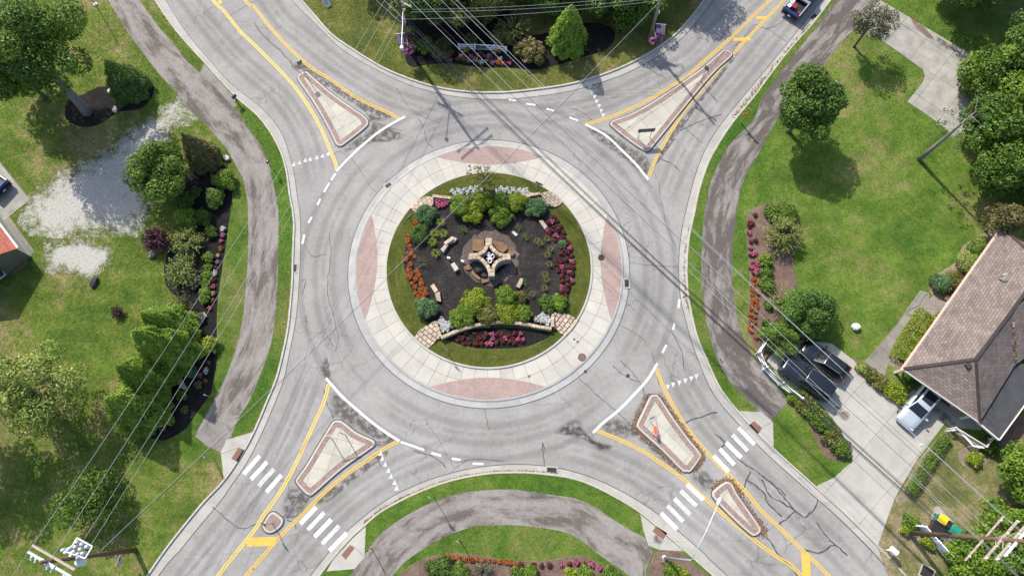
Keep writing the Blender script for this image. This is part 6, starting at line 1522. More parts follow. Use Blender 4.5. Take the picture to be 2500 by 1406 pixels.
ridge = (R2 - R1).normalized(); N1 = R1 + ridge * 11.5; uu = (B - A).normalized(); D2 = B + (C - A)
W2 = V + Vector((8, 5.5, 0)); W3 = R2 + Vector((8, 5.5, 0))
h1 = thing('house', 'house with brown shingled hip roof on the right edge', 'house', Vector((C.x, C.y, 0.1)))
rf = roof_face('roof', [A, B, N1, R1], 'brown_shingles', h1)
roof_face('hip_end', [C, A, R1], 'brown_shingles', h1); roof_face('back_slope', [V, C, R1, R2], 'brown_shingles', h1, eave=(0, 1))
roof_face('wing_roof', [W2, V, R2, W3], 'brown_shingles', h1, eave=(0, 1)); roof_face('north_hip', [B, D2, N1], 'brown_shingles', h1)
m = MB()
for a, b in ((A, R1), (C, R1), (R1, R2), (R2, N1), (B, N1)): m.bar(a + Vector((0, 0, .03)), b + Vector((0, 0, .03)), .26, .05)
m.build('ridge_caps', 'brown_shingles', h1)
MB().bar(A - uu * .25 + Vector((-.06, .05, -.06)), B + Vector((-.06, .05, -.06)), .16, .18).build('gutter', 'peach_trim', h1)
MB().bar(A + Vector((-.03, -.05, -.08)), C + Vector((-.03, -.05, -.08)), .07, .2).build('fascia', 'white_trim', h1)
FR = [C + Vector((.02, .02, -.25)), P(2440,1074,2.55), P(2545,930,2.55), P(2550,880,2.55), V + Vector((-.05, .1, -.25))]
tri(MB().prism([(p.x, p.y) for p in FR], 2.3, 2.5).build('flat_roof', 'flat_roof', h1))
m = MB()
for a, b in zip(FR[:3], FR[1:4]): m.bar(Vector((a.x, a.y, 2.44)), Vector((b.x, b.y, 2.44)), .10, .24)
m.build('roof_trim', 'white_trim', h1)
cA = (C - A).normalized()
def hp(u, v, z=0.0): q = A + uu * u + cA * v; return Vector((q.x, q.y, z))
wl = [hp(5.0, .55), hp(17.0, .55), hp(17.0, 7.2), hp(5.0, 7.2)]
MB().prism([(p.x, p.y) for p in wl], 0.0, 2.66).build('wall', 'brick_course', h1)
for q in (hp(.5, .4), hp(.5, 7.2), hp(2.6, .45)): MB().bar(Vector((q.x, q.y, .1)), Vector((q.x, q.y, 2.66)), .22, .22).build('post', 'white_trim', h1)
MB().prism([(p.x, p.y) for p in (hp(.35, .3), hp(4.95, .3), hp(4.95, 7.4), hp(.35, 7.4))], 2.55, 2.64).build('ceiling', 'white_trim', h1)
MB().prism([(p.x, p.y) for p in (hp(.9, 5.3), hp(1.25, 5.3), hp(1.25, 7.1), hp(.9, 7.1))], .1, 1.1).build('brick_pier', 'brick_wall', h1)
v_ = P(2440,676,4.0); MB().tube([v_, v_ + Vector((0, 0, .55)), v_ + Vector((.28, .1, .7))], .09, 8).build('vent_pipe', 'galvanised', h1)
v_ = P(2361,893,4.3); MB().box(v_ + Vector((0, 0, .1)), (.42, .42, .35), .5).build('roof_vent', 'brown_shingles', h1)
v_ = P(2398,1000,2.9); MB().tube([v_, v_ + Vector((.1, .05, 1.3))], .025, 6).tube([v_ + Vector((-.5, .2, 1.25)), v_ + Vector((.5, -.2, 1.3))], .02, 5).build('antenna', 'dark_metal', h1)
# leaves caught in the roof valley
attr_leaf('dry_leaf', (0.11, 0.060, 0.035), (0.20, 0.115, 0.065), (0.33, 0.21, 0.12), .1)
def litter(px, n, spread, label, z=None, size=.13, mat='leaf_litter', seed=1, along=None):
    rng = np.random.default_rng(seed); pts = px
    idx = rng.integers(0, len(pts) - 1, n) if len(pts) > 1 else np.zeros(n, int); t = rng.uniform(0, 1, n)
    C_ = []
    for i, tt_ in zip(idx, t):
        a, b = pts[i], pts[min(i + 1, len(pts) - 1)]; p = a.lerp(b, tt_); C_.append((p.x + rng.normal(0, spread), p.y + rng.normal(0, spread), p.z + rng.uniform(.01, .05)))
    L = Leaves(); V_, F_ = leaf_geo(np.array(C_), np.array([0, 0, 1.]) + .35 * rng.normal(size=(n, 3)), size * rng.uniform(.5, 1.4, n), rng, .7); L.put(V_, F_, rng.uniform(0, 1, n))
    o = L.build('leaf_litter', mat); tag(o, label, 'leaves', kind='stuff')
litter([R2 + Vector((.05, -.8, -.3)), V + Vector((-.05, .3, .3))], 60, .1, 'dry leaves caught in the brown roof valley', size=.2, mat='dry_leaf', seed=2)
litter(gline(BG[5:14], 0.02), 900, .10, 'brown leaves lying in the gutter of the bottom kerb', mat='dry_leaf', seed=3) if False else None
def gut(G, R, a, b, k=.25): return [P(G[i][0] + (R[i][0] - G[i][0]) * k, G[i][1] + (R[i][1] - G[i][1]) * k, .02) for i in range(a, b)]
litter([P(x, y, .02) for x, y in ((890,1276),(926,1248),(977,1219),(1029,1195),(1080,1177),(1139,1161),(1200,1153),(1240,1151),(1300,1152),(1360,1156))], 1500, .07, 'brown leaves lying in the gutter of the bottom kerb', mat='dry_leaf', seed=3)
litter([P(x, y, .02) for x, y in ((1975,62),(1922,124),(1870,188),(1836,232),(1790,288))], 420, .12, 'brown leaves lying in the gutter of the upper right kerb', mat='dry_leaf', seed=4)
litter([P(x, y, .02) for x, y in ((1688,545),(1676,600),(1672,660),(1674,715),(1682,760))], 260, .12, 'brown leaves lying in the gutter of the right kerb', mat='dry_leaf', seed=5)
litter([P(x, y, .02) for x, y in ((1584,962),(1560,1010),(1548,1040),(1570,1068),(1620,1112),(1665,1153))], 700, .10, 'brown leaves along the left foot of the southeast island', mat='dry_leaf', seed=6)
litter([P(x, y, .02) for x, y in ((1608,962),(1646,1016),(1684,1068),(1713,1104),(1715,1120),(1692,1152))], 900, .12, 'brown leaves along the right foot of the southeast island', mat='dry_leaf', seed=7)
litter([P(x, y, .02) for x, y in ((1740,1190),(1769,1172),(1790,1180),(1806,1208),(1840,1256),(1864,1290),(1862,1306))], 900, .16, 'brown leaves along the right foot of the small southeast island', mat='dry_leaf', seed=8)

# small house on the left edge
h2 = thing('house', 'small house with red roof and green siding on the left edge', 'house', P(80,628,0.1))
q0, q1 = P(80,628,0), P(8,533,0); e_ = (q1 - q0).normalized(); s_ = Vector((e_.y, -e_.x, 0)); 
if s_.x > 0: s_ = -s_
q2 = P(16,681,0); s_ = (q2 - q0).normalized(); s_ = (s_ - e_ * s_.dot(e_)).normalized()
LW, LL_ = 7.0, 11.0; hw = 2.5; hr = 4.7
def h2p(u, v, z): p = q0 + e_ * u + s_ * v; return Vector((p.x, p.y, z))
m = MB(); m.v = [tuple(h2p(0, 0, 0)), tuple(h2p(0, LW, 0)), tuple(h2p(0, LW, hw)), tuple(h2p(0, LW / 2, hr - .1)), tuple(h2p(0, 0, hw))]; m.f = [(0, 1, 2, 3, 4)]
m.build('gable_wall', 'green_siding', h2, fix=True)
m = MB(); m.v = [tuple(h2p(0.01, 0, 0)), tuple(h2p(LL_, 0, 0)), tuple(h2p(LL_, 0, hw)), tuple(h2p(0.01, 0, hw))]; m.f = [(0, 1, 2, 3)]; m.build('side_wall', 'white_trim', h2, fix=True)
MB().prism([h2p(.05, .02, 0), h2p(LL_, .02, 0), h2p(LL_, LW, 0), h2p(.05, LW, 0)], 0, hw - .05).build('back_walls', 'green_siding', h2)
sl = (hr - hw) / (LW / 2)
roof_face('roof', [h2p(-.12, -.12, hw - .12 * sl + .1), h2p(LL_, -.12, hw - .12 * sl + .1), h2p(LL_, LW / 2, hr + .1), h2p(-.12, LW / 2, hr + .1)], 'red_shingles', h2)
roof_face('roof', [h2p(LL_, LW + .1, hw + .05), h2p(-.12, LW + .1, hw + .05), h2p(-.12, LW / 2, hr + .1), h2p(LL_, LW / 2, hr + .1)], 'red_shingles', h2)
MB().bar(h2p(-.1, -.2, hw + .02), h2p(LL_, -.2, hw + .02), .16, .14).build('gutter', 'white_trim', h2)
MB().prism([h2p(-.35, .5, 0), h2p(-.05, .5, 0), h2p(-.05, 2.3, 0), h2p(-.35, 2.3, 0)], .1, .25).build('foundation_step', 'brown_stone', h2)
wd = MB(); c0 = h2p(-.5, 3.3, 1.3)
for z in (1.0, 1.9): wd.box((h2p(-.3, 3.0, z)), (.9, .5, .08), math.atan2(s_.y, s_.x))
o = wd.build('window', 'white_vinyl', h2); MB().box(h2p(-.28, 3.0, 1.45), (.8, .4, .8), math.atan2(s_.y, s_.x)).build('pane', 'window_glass', o)

# ---------------------------------------------------------------- vehicles
def loft(secs):
    m = MB(); n = len(secs[0]); k = len(secs)
    for s in secs: m.v += [tuple(p) for p in s]
    for i in range(k - 1):
        for j in range(n - 1): m.f.append((i * n + j, i * n + j + 1, (i + 1) * n + j + 1, (i + 1) * n + j))
        m.f.append((i * n + n - 1, i * n, (i + 1) * n, (i + 1) * n + n - 1))
    m.f.append(tuple(range(n))[::-1]); m.f.append(tuple((k - 1) * n + j for j in range(n)))
    return m
def wheel(t, x, y, r, w=.23):
    m = MB(); prof = [(r * .62, -w / 2), (r * .93, -w / 2), (r, -w / 2 + .04), (r, w / 2 - .04), (r * .93, w / 2), (r * .62, w / 2)]; n = 20
    for rr, yy in prof:
        for k in range(n): a = 6.2832 * k / n; m.v.append((x + rr * math.cos(a), y + yy, r + rr * math.sin(a)))
    for i in range(len(prof) - 1):
        for k in range(n): m.f.append((i * n + k, i * n + (k + 1) % n, (i + 1) * n + (k + 1) % n, (i + 1) * n + k))
    o = m.build('wheel', 'rubber', t, shade=True, local=True, fix=True); s = 1 if y > 0 else -1
    rm = MB(); 
    for k in range(5):
        a = 6.2832 * k / 5; rm.bar((x, y + s * (w / 2 - .02), r), (x + r * .6 * math.cos(a), y + s * (w / 2 - .02), r + r * .6 * math.sin(a)), .07, .03, (0, 1, 0))
    rm.tube([(x, y - s * .04, r), (x, y + s * (w / 2 - .045), r)], r * .63, 16); rm.build('rim', 'galvanised', o, local=True)
def car(label, loc, ang, paint, L=4.7, W=1.86, belt=.98, roof=1.52, xw=(.16, -.02), xr=(-.40, -.46), roofglass=False, rails=False, boxy=0.0, name='car', cat='car', z=.155):
    t = thing(name, label, cat, Vector((loc.x, loc.y, z)), None, ang); hw = W / 2
    def sec(x, k, zt, zb=.24):
        w = hw * k; pts = [(w * .9, zb), (w, zb + .14), (w, zt * .68), (w * .97, zt - .10), (w * .88, zt - .015), (w * .45, zt + .02)]
        return [Vector((x * L, a, b)) for a, b in pts] + [Vector((x * L, -a, b)) for a, b in pts[::-1]]
    hood = belt * (.98 if boxy else .95)
    st = [(-.5, .70, belt * .72), (-.49, .86, belt * .90), (-.46, .95, belt * .99), (-.36, 1, belt), (-.1, 1, belt), (.14, 1, belt), (.20, .995, hood), (.34, .98, hood * .97), (.43, .94 + boxy * .04, hood * .91 + boxy * .05), (.475, .86 + boxy * .1, hood * .80 + boxy * .1), (.495, .72 + boxy * .2, hood * .66), (.5, .55 + boxy * .3, hood * .5)]
    loft([sec(*s) for s in st]).build('body', paint, t, shade=True, local=True, fix=True)
    # cabin: paint frame with the glass set 6 mm proud
    bw, rw = hw * .92, hw * .74
    base = [(xr[1] * L, bw * .93), (xw[0] * L, bw * .90)]; top = [(xr[0] * L, rw * .94), (xw[1] * L, rw * .95)]
    def ring(p, z, k=1.0): return [Vector((p[0][0], -p[0][1] * k, z)), Vector((p[1][0], -p[1][1] * k, z)), Vector((p[1][0], p[1][1] * k, z)), Vector((p[0][0], p[0][1] * k, z))]
    b4, t4 = ring(base, belt - .04), ring(top, roof - .03); m = MB(); m.v = [tuple(v) for v in b4 + t4]
    m.f = [(4, 5, 6, 7), (0, 1, 5, 4), (1, 2, 6, 5), (2, 3, 7, 6), (3, 0, 4, 7)]
    o = m.build('cabin', paint, t, local=True); bevel(o, .07, 3); o.data.polygons.foreach_set('use_smooth', [True] * len(o.data.polygons))
    def pane(nm, q, i0, i1, j0, j1, mat='car_glass', out=.012):
        a, b, c, d = q; f = lambda u, v: a.lerp(b, u).lerp(d.lerp(c, u), v); P4 = [f(i0, j0), f(i1, j0), f(i1, j1), f(i0, j1)]
        nn = (P4[1] - P4[0]).cross(P4[3] - P4[0]).normalized(); cen = (b4[0] + t4[2]) / 2
        if nn.dot(P4[0] - cen) < 0: nn = -nn
        m_ = MB(); m_.v = [tuple(p + nn * out) for p in P4] + [tuple(p - nn * .03) for p in P4]; m_.f = [(0, 1, 2, 3), (0, 1, 5, 4), (1, 2, 6, 5), (2, 3, 7, 6), (3, 0, 4, 7)]
        return m_.build(nm, mat, t, local=True, fix=True)
    pane('windshield', [b4[1], b4[2], t4[2], t4[1]], .06, .94, .06, .93); pane('rear_window', [b4[3], b4[0], t4[0], t4[3]], .1, .9, .25, .9)
    for q in ([b4[0], b4[1], t4[1], t4[0]], [b4[3], b4[2], t4[2], t4[3]]):
        pane('side_window', q, .08, .48, .2, .88); pane('side_window', q, .51, .92, .2, .88)
    if roofglass: pane('glass_roof', [t4[0], t4[1], t4[2], t4[3]], .22, .80, .12, .88)
    if rails:
        for s in (-1, 1): MB().tube([(xr[0] * L * .95, s * rw * .86, roof + .02), (0, s * rw * .92, roof + .06), (xw[1] * L * .8, s * rw * .86, roof + .02)], .02, 6).build('roof_rail', 'galvanised', t, local=True)
    for s in (-1, 1):
        MB().box((xw[0] * L - .28, s * (hw + .10), belt + .06), (.16, .22, .15)).build('mirror', paint, t, local=True)
        MB().box((.468 * L, s * hw * .72, hood * .74), (.16, .34, .12)).build('headlight', 'lamp_glass', t, local=True)
        MB().box((-.484 * L, s * hw * .74, belt * .86), (.12, .32, .14)).build('taillight', 'tail_red', t, local=True)
        for x in (.305, -.30): wheel(t, x * L, s * (hw - .10), .34)
    MB().box((.492 * L, 0, .5), (.06, W * .52, .16)).build('grille', 'black_plastic', t, local=True)
    MB().box((-.497 * L, 0, .6), (.03, .32, .16)).build('number_plate', 'sign_white', t, local=True)
    return t
def heading(rear, front, z=.9):
    a, b = P(*rear, z), P(*front, z); d = b - a; return (a + b) / 2, math.atan2(d.y, d.x)
c_, a_ = heading((2031, 962), (1914, 884), 1.0)
car('black boxy SUV parked beside the white rail fence', c_, a_, 'paint_black', 5.1, 1.96, 1.08, 1.86, (.14, .06), (-.455, -.475), boxy=1.0, rails=True, name='suv', cat='suv')
c_, a_ = heading((2062, 912), (1966, 846), .9)
car('black car parked under the yew, right of the boxy one', c_, a_, 'paint_black', 4.7, 1.86, .98, 1.5, (.18, .0), (-.34, -.46), rails=True)
c_, a_ = heading((2284, 946), (2208, 1036), .9)
car('silver car with dark glass roof half under the brown roof', c_, a_, 'paint_silver', 4.75, 1.92, 1.0, 1.56, (.22, .04), (-.38, -.46), roofglass=True)
c_ = P(2336, 938, .5)
car('maroon car deep under the carport roof', c_, a_, 'paint_maroon', 4.4, 1.8, .95, 1.42)
def pickup(label, tail, ahead, paint, z=0.005, L=5.7, W=2.0):
    tp = P(*tail, .9); d = P(*ahead, .9) - tp; ang = math.atan2(d.y, d.x); d.normalize(); c = tp + d * L / 2
    t = thing('pickup_truck', label, 'pickup truck', Vector((c.x, c.y, z)), None, ang); hw = W / 2
    def sec(x, k, zt, zb=.38):
        w = hw * k; pts = [(w * .92, zb), (w, zb + .15), (w, zt * .7), (w * .97, zt - .08), (w * .9, zt), (w * .4, zt + .02)]
        return [Vector((x * L, a, b)) for a, b in pts] + [Vector((x * L, -a, b)) for a, b in pts[::-1]]
    loft([sec(*s) for s in ((-.085, 1, 1.12), (.14, 1, 1.12), (.2, .99, 1.12), (.36, .97, 1.08), (.45, .93, 1.0), (.49, .84, .85), (.5, .7, .7))]).build('body', paint, t, shade=True, local=True, fix=True)
    x0, x1 = -.49 * L, -.09 * L
    MB().box(((x0 + x1) / 2, 0, .62), (x1 - x0, W * .9, .12)).build('bed_floor', 'black_plastic', t, local=True)
    for s in (-1, 1):
        MB().box(((x0 + x1) / 2, s * (hw - .06), .84), (x1 - x0, .12, .62)).build('bed_side', paint, t, local=True)
        MB().box(((x0 + x1) / 2, s * (hw - .06), 1.16), (x1 - x0, .13, .03)).build('bed_rail', 'galvanised', t, local=True)
        MB().box((x0 - .012, s * (hw - .09), .92), (.06, .16, .34)).build('taillight', 'tail_red', t, local=True)
        MB().box((.47 * L, s * hw * .7, .85), (.14, .3, .16)).build('headlight', 'lamp_glass', t, local=True)
        MB().box((.1 * L, s * (hw + .13), 1.25), (.16, .26, .2)).build('mirror', paint, t, local=True)
        for x in (.31, -.30): wheel(t, x * L, s * (hw - .1), .38, .26)
    MB().box((x0 + .03, 0, .84), (.08, W * .84, .62)).build('tailgate', paint, t, local=True)
    MB().box((x0 - .10, 0, .52), (.16, W * .96, .18)).build('bumper', 'dark_metal', t, local=True)
    MB().box((x0 - .19, 0, .60), (.02, .32, .16)).build('number_plate', 'sign_white', t, local=True)
    MB().box((x1 - .12, 0, 1.08), (.5, W * .86, .22)).build('tool_box', 'galvanised', t, local=True)
    b4 = [Vector((-.085 * L, -hw * .92, 1.08)), Vector((.2 * L, -hw * .9, 1.08)), Vector((.2 * L, hw * .9, 1.08)), Vector((-.085 * L, hw * .92, 1.08))]; t4 = [Vector((-.07 * L, -hw * .74, 1.82)), Vector((.10 * L, -hw * .74, 1.82)), Vector((.10 * L, hw * .74, 1.82)), Vector((-.07 * L, hw * .74, 1.82))]
    m = MB(); m.v = [tuple(v) for v in b4 + t4]; m.f = [(4, 5, 6, 7), (0, 1, 5, 4), (1, 2, 6, 5), (2, 3, 7, 6), (3, 0, 4, 7)]
    bevel(m.build('cabin', paint, t, local=True), .07, 2)
    for nm, q in (('windshield', (1, 2)), ('rear_window', (3, 0)), ('side_window', (0, 1)), ('side_window', (2, 3))):
        a, b = b4[q[0]], b4[q[1]]; cc, dd = t4[q[1]], t4[q[0]]; f = lambda u, v: a.lerp(b, u).lerp(dd.lerp(cc, u), v); P4 = [f(.1, .15), f(.9, .15), f(.9, .9), f(.1, .9)]
        nn = (P4[1] - P4[0]).cross(P4[3] - P4[0]).normalized(); nn = nn if nn.dot(P4[0] - Vector((.05 * L, 0, 1.4))) > 0 else -nn
        m_ = MB(); m_.v = [tuple(p + nn * .012) for p in P4]; m_.f = [(0, 1, 2, 3)]; m_.build(nm, 'car_glass', t, local=True)
    return t, c, ang
def cargo(truck, items):
    t, c, ang = truck; cs, sn = math.cos(ang), math.sin(ang); z = t.location.z
    for nm, lb, x, y, sz, mat, lid in items:
        p = Vector((c.x + x * cs - y * sn, c.y + x * sn + y * cs, z + .68)); o = thing(nm, lb, 'box', p, None, ang)
        bevel(MB().box((0, 0, sz[2] / 2), sz).build('body', mat, o, local=True), .03)
        MB().box((0, 0, sz[2] + .03), (sz[0] * 1.04, sz[1] * 1.04, .06)).build('lid', lid, o, local=True)
        MB().box((0, 0, sz[2] + .08), (sz[0] * .5, .05, .04)).build('handle', 'black_plastic', o, local=True)
tk = pickup('dark blue pickup with loaded bed driving off the top right', (1930, 33), (1992, -42), 'paint_blue', 0.0)
cargo(tk, (('cooler', 'red box in the bed of the dark blue pickup', -1.95, .15, (.5, .42, .4), 'red_plastic', 'red_plastic'), ('cooler', 'pale box nearest the tailgate in the blue pickup bed', -2.2, .62, (.45, .4, .35), 'sign_white', 'flag_white'), ('cooler', 'pale box further forward in the blue pickup bed', -1.6, .65, (.5, .42, .35), 'blue_plastic', 'flag_white'), ('fuel_can', 'small red can in the corner of the blue pickup bed', -2.3, -.65, (.3, .25, .3), 'red_plastic', 'red_plastic')))
tk = pickup('blue pickup on the concrete pad, cut by the left edge', (6, 462), (-90, 395), 'paint_blue', .155)
pp = P(12, 447, .5); o = thing('cooler', 'red cooler with white lid behind the blue pickup on the left edge', 'cooler', Vector((pp.x, pp.y, .155)), None, .5)
bevel(MB().box((0, 0, .25), (.75, .45, .5)).build('body', 'red_plastic', o, local=True), .04); bevel(MB().box((0, 0, .55), (.78, .48, .1)).build('lid', 'flag_white', o, local=True), .03)

# ---------------------------------------------------------------- poles and wires
def insul(m, p, r=.07, h=.22): m.lathe(p, [(r * .5, 0), (r, h * .2), (r * .6, h * .4), (r, h * .6), (r * .6, h * .8), (r * .4, h)], 8)
def arm(t, c, d, L, nm='crossarm', mat='arm_wood', ins=4, w=.13, hang=False):
    d = Vector(d).normalized(); a, b = c - d * L / 2, c + d * L / 2
    MB().bar(a, b, w, w * 1.15).build(nm, mat, t)
    for i in range(ins):
        m = MB(); p = a.lerp(b, (i + .12) / (ins - .76) if ins > 1 else .5); insul(m, p + Vector((0, 0, .07))); m.build('insulator', 'porcelain', t)
    return a, b
def pole(base, h, r, label, mat, z0=.1):
    b = P(*base, 0); t = thing('utility_pole', label, 'utility pole', Vector((b.x, b.y, z0)))
    MB().tube([Vector((b.x, b.y, z0 - .1)), Vector((b.x, b.y, h))], [r, r * .68], 12).build('pole', mat, t, shade=True)
    return t, b
def up(b, z): return Vector((b.x, b.y, z))
# corner pole at the top bed
tn, bn = pole((1002, 130), 14.2, .19, 'brown utility pole with street lamp at the corner of the top bed', 'pole_wood')
dA = Vector((.86, -.5, 0)); dC = Vector((.72, .69, 0))
arm(tn, up(bn, 8.3), dA, 3.0, ins=4); arm(tn, up(bn, 13.0) + Vector((0, .15, 0)), dC, 4.2); arm(tn, up(bn, 13.8), dC, 4.2)
for s in (-1, 1): MB().bar(up(bn, 7.6), up(bn, 8.25) + dA * s * .9, .05, .05).build('brace', 'arm_wood', tn)
la = [up(bn, 6.4), up(bn, 7.0) + Vector((.5, -.1, .2)), up(bn, 7.3) + Vector((.35, -.6, .3)), P(983, 60, 7.4), P(981, 95, 7.3), P(981, 112, 7.2)]
MB().tube(smooth(la, 4), .045, 7).build('lamp_arm', 'white_metal', tn, shade=True)
lh = P(981, 117, 7.2); o = MB().lathe(lh + Vector((0, 0, -.12)), [(.10, 0), (.2, .04), (.22, .12), (.12, .22), (.05, .25)], 12).build('lamp_head', 'white_metal', tn, shade=True)
MB().box(lh + Vector((0, 0, .16)), (.18, .3, .05)).build('lamp_cap', 'galvanised', o)
m = MB()
for z in (5.2, 5.6, 6.0): m.box(up(bn, z) + Vector((.1, -.15, 0)), (.3, .3, .15))
m.build('bracket', 'galvanised', tn)
# upper flag pole
t2, b2 = pole((1582, 106), 12.0, .16, 'grey utility pole with a flag beside the upper right road', 'grey_pole_wood')
arm(t2, up(b2, 10.5), (.8, -.6, 0), 2.4); m = MB(); m.box(up(b2, 5.0) + Vector((.15, 0, 0)), (.2, .2, .3)); m.build('meter_box', 'galvanised', t2)
# lower left pole with double arm and switch gear
t3, b3 = pole((333, 1342), 13.2, .20, 'brown utility pole with white switch gear in the lower left corner', 'pole_wood')
a0, a1 = P(74, 1338, 12.4), P(178, 1398, 12.4); dL = (a1 - a0).normalized(); La = (a1 - a0).length; cL = (a0 + a1) / 2
ax = Vector((-dL.y, dL.x, 0)) * .24
MB().bar(a0 + ax, a1 + ax, .15, .16).build('crossarm', 'arm_wood', t3); MB().bar(a0 - ax, a1 - ax, .15, .16).build('crossarm', 'white_metal', t3)
MB().bar(cL - dL * .7 - ax + Vector((0, 0, .13)), cL + dL * .5 - ax + Vector((0, 0, .13)), .26, .08).build('mounting_plate', 'white_metal', t3)
for u in (.1, .2, .48, .58, .86, .93):
    p = a0.lerp(a1, u) - ax; q = p - Vector((-dL.y, dL.x, 0)) * .45 + Vector((0, 0, -.25)); m = MB()
    m.tube([p, p.lerp(q, .3), p.lerp(q, .35), p.lerp(q, .6), p.lerp(q, .65), q], [.04, .04, .10, .10, .07, .08], 8); m.build('cutout_fuse', 'porcelain', t3)
fr_ = [P(188, 1312, 9.2), P(226, 1333, 9.2), P(208, 1362, 9.2), P(160, 1345, 9.2), P(178, 1330, 9.2)]
m = MB()
for i in range(len(fr_)): m.bar(fr_[i], fr_[(i + 1) % len(fr_)], .09, .12)
m.build('gear_frame', 'white_metal', t3)
for i, (x, y) in enumerate(((190,1322),(202,1328),(214,1334),(186,1334),(198,1340),(182,1346),(170,1340),(156,1342),(163,1348),(192,1352),(204,1350),(176,1356),(190,1362))):
    p = P(x, y, 9.0); m = MB(); m.lathe(p, [(.06, -.3), (.14, -.2), (.09, -.1), (.15, 0), (.1, .1), (.15, .2), (.07, .32)], 9); m.build('bushing', 'porcelain', t3, shade=True)
for p0, p1 in (((158,1342),(200,1360)), ((190,1362),(208,1372))):
    MB().tube([P(*p0, 8.7), P(*p1, 8.5)], .16, 10).build('switch_tank', 'white_metal', t3, shade=True)
m = MB().lathe(P(205, 1370, 8.0), [(.26, 0), (.3, .06), (.3, .75), (.2, .9)], 12); m.build('transformer', 'white_metal', t3, shade=True)
# lower right pole with three crossarm pairs
t4, b4_ = pole((2216, 1299), 15.0, .21, 'tall brown utility pole with crossarms in the lower right corner', 'pole_wood')
dR = (P(2485, 1280, 13) - P(2420, 1355, 13)).normalized()
ARM1 = arm(t4, up(b4_, 12.7) - Vector((.14, 0, 0)), dR, 3.9); ARM2 = arm(t4, up(b4_, 13.5) + Vector((.14, 0, 0)), dR, 3.9); ARM3 = arm(t4, up(b4_, 14.2), dR, 3.0, mat='white_metal')
arm(t4, up(b4_, 10.6), dR, 4.6, ins=2, w=.1)
for s in (-1, 1):
    for z in (12.6, 13.4): MB().bar(up(b4_, z - .7), up(b4_, z) + dR * s * .8, .05, .05).build('brace', 'arm_wood', t4)
m = MB()
for z in (5.2, 5.6, 6.4): m.box(up(b4_, z) + Vector((0, -.25, 0)), (.25, .2, .12))
m.build('bracket', 'galvanised', t4)
def wire(a, b, sag, r, mat, label, group, name='power_line'):
    r = r * .6
    pts = [a.lerp(b, i / 16) + Vector((0, 0, -4 * sag * (i / 16) * (1 - i / 16))) for i in range(17)]
    o = MB().tube(pts, r, 5, False).build(name, mat, None, loc=tuple(a)); tag(o, label, 'power line', group)
def back(p, e, k): return (p[0] - k * (e[0] - p[0]), p[1] - k * (e[1] - p[1]))
GC = 'high wires running from the top to the lower right pole'
for i, (x0, e, z, mt) in enumerate(((1003, (2424,1349), 13.0, 'wire_silver'), (1014, (2440,1332), 13.0, 'wire_black'), (1038, (2446,1365), 13.6, 'wire_silver'), (1046, (2462,1308), 13.0, 'wire_black'), (1081, (2466,1340), 13.6, 'wire_silver'), (1106, (2482,1285), 13.0, 'wire_silver'), (1119, (2494,1300), 13.6, 'wire_silver'))):
    s = back((x0, 0), e, .07); wire(P(*s, z + .4), P(*e, z), 1.0, .024, mt, '%s of seven high wires counted from the left along the top edge' % ('first', 'second', 'third', 'fourth', 'fifth', 'sixth', 'last')[i], GC)
    f = back(e, (x0, 0), .12); wire(P(*e, z), P(*f, z), .1, .024, mt, 'wire leaving the lower right pole crossarms off the view', 'wires beyond the lower right pole')
for i, dx in enumerate((-9, -4, 0, 5, 10)):
    a = P(984 + dx, 44 - dx * .7 + 10, 6.2 + .12 * i); b = P(2330 + dx * .6, 1306 - dx * .6, 6.6 + .15 * i)
    wire(a, b, 1.0 + .25 * (i % 3), .055 if i in (1, 3) else .035, 'wire_black', 'black cable in the low bundle from the corner pole to the lower right pole', 'low cable bundle over the roundabout')
    wire(P(780 + dx * 2, -150 - dx, 6.5), a, .4, .022, 'wire_silver' if i % 2 else 'wire_black', 'cable reaching the corner pole from the upper left', 'cables reaching the corner pole from the upper left')
GA = 'wires from the corner pole to the lower left pole'
for i, (x0, e, z0, z1) in enumerate((((941, -2), (72,1341), 9.0, 12.6), ((958, 4), (122,1367), 8.4, 12.6), ((973, 37), (205,1316), 6.4, 9.4), ((979, 52), (222,1330), 6.0, 9.4))):
    wire(P(*x0, z0), P(*e, z1), .9, .021, 'wire_silver', '%s from the left of four pale wires between corner and lower left poles' % ('first', 'second', 'third', 'fourth')[i], GA)
for e, f in (((72,1341), (20,1416)), ((122,1367), (78,1426)), ((160,1385), (130,1430))): wire(P(*e, 12.6), P(*f, 12.6), .05, .021, 'wire_silver', 'wire leaving the lower left pole off the bottom edge', 'wires beyond the lower left pole')
for x0, e, z0, z1, mt in (((1611,4), (244,1344), 6.6, 5.6, 'wire_silver'), ((1609,12), (246,1347), 6.2, 5.4, 'wire_black')):
    wire(P(*x0, z0), P(*e, z1), 1.4, .024, mt, ('silver' if mt == 'wire_silver' else 'black') + ' cable crossing from the upper flag pole to the lower left pole', 'cables crossing the garden')
for x0, e in (((1006,24), (1612,-14)), ((1003,30), (1612,-4)), ((992,48), (1610,2))): wire(P(*x0, 7.6), P(*e, 7.2), .5, .018, 'wire_silver', 'thin wire between the corner pole and the upper flag pole', 'thin wires along the top edge')
wire(P(210,1361,7.2), P(2300,1306,5.5), 1.2, .008, 'wire_black', 'very thin wire running along the bottom of the view', None)
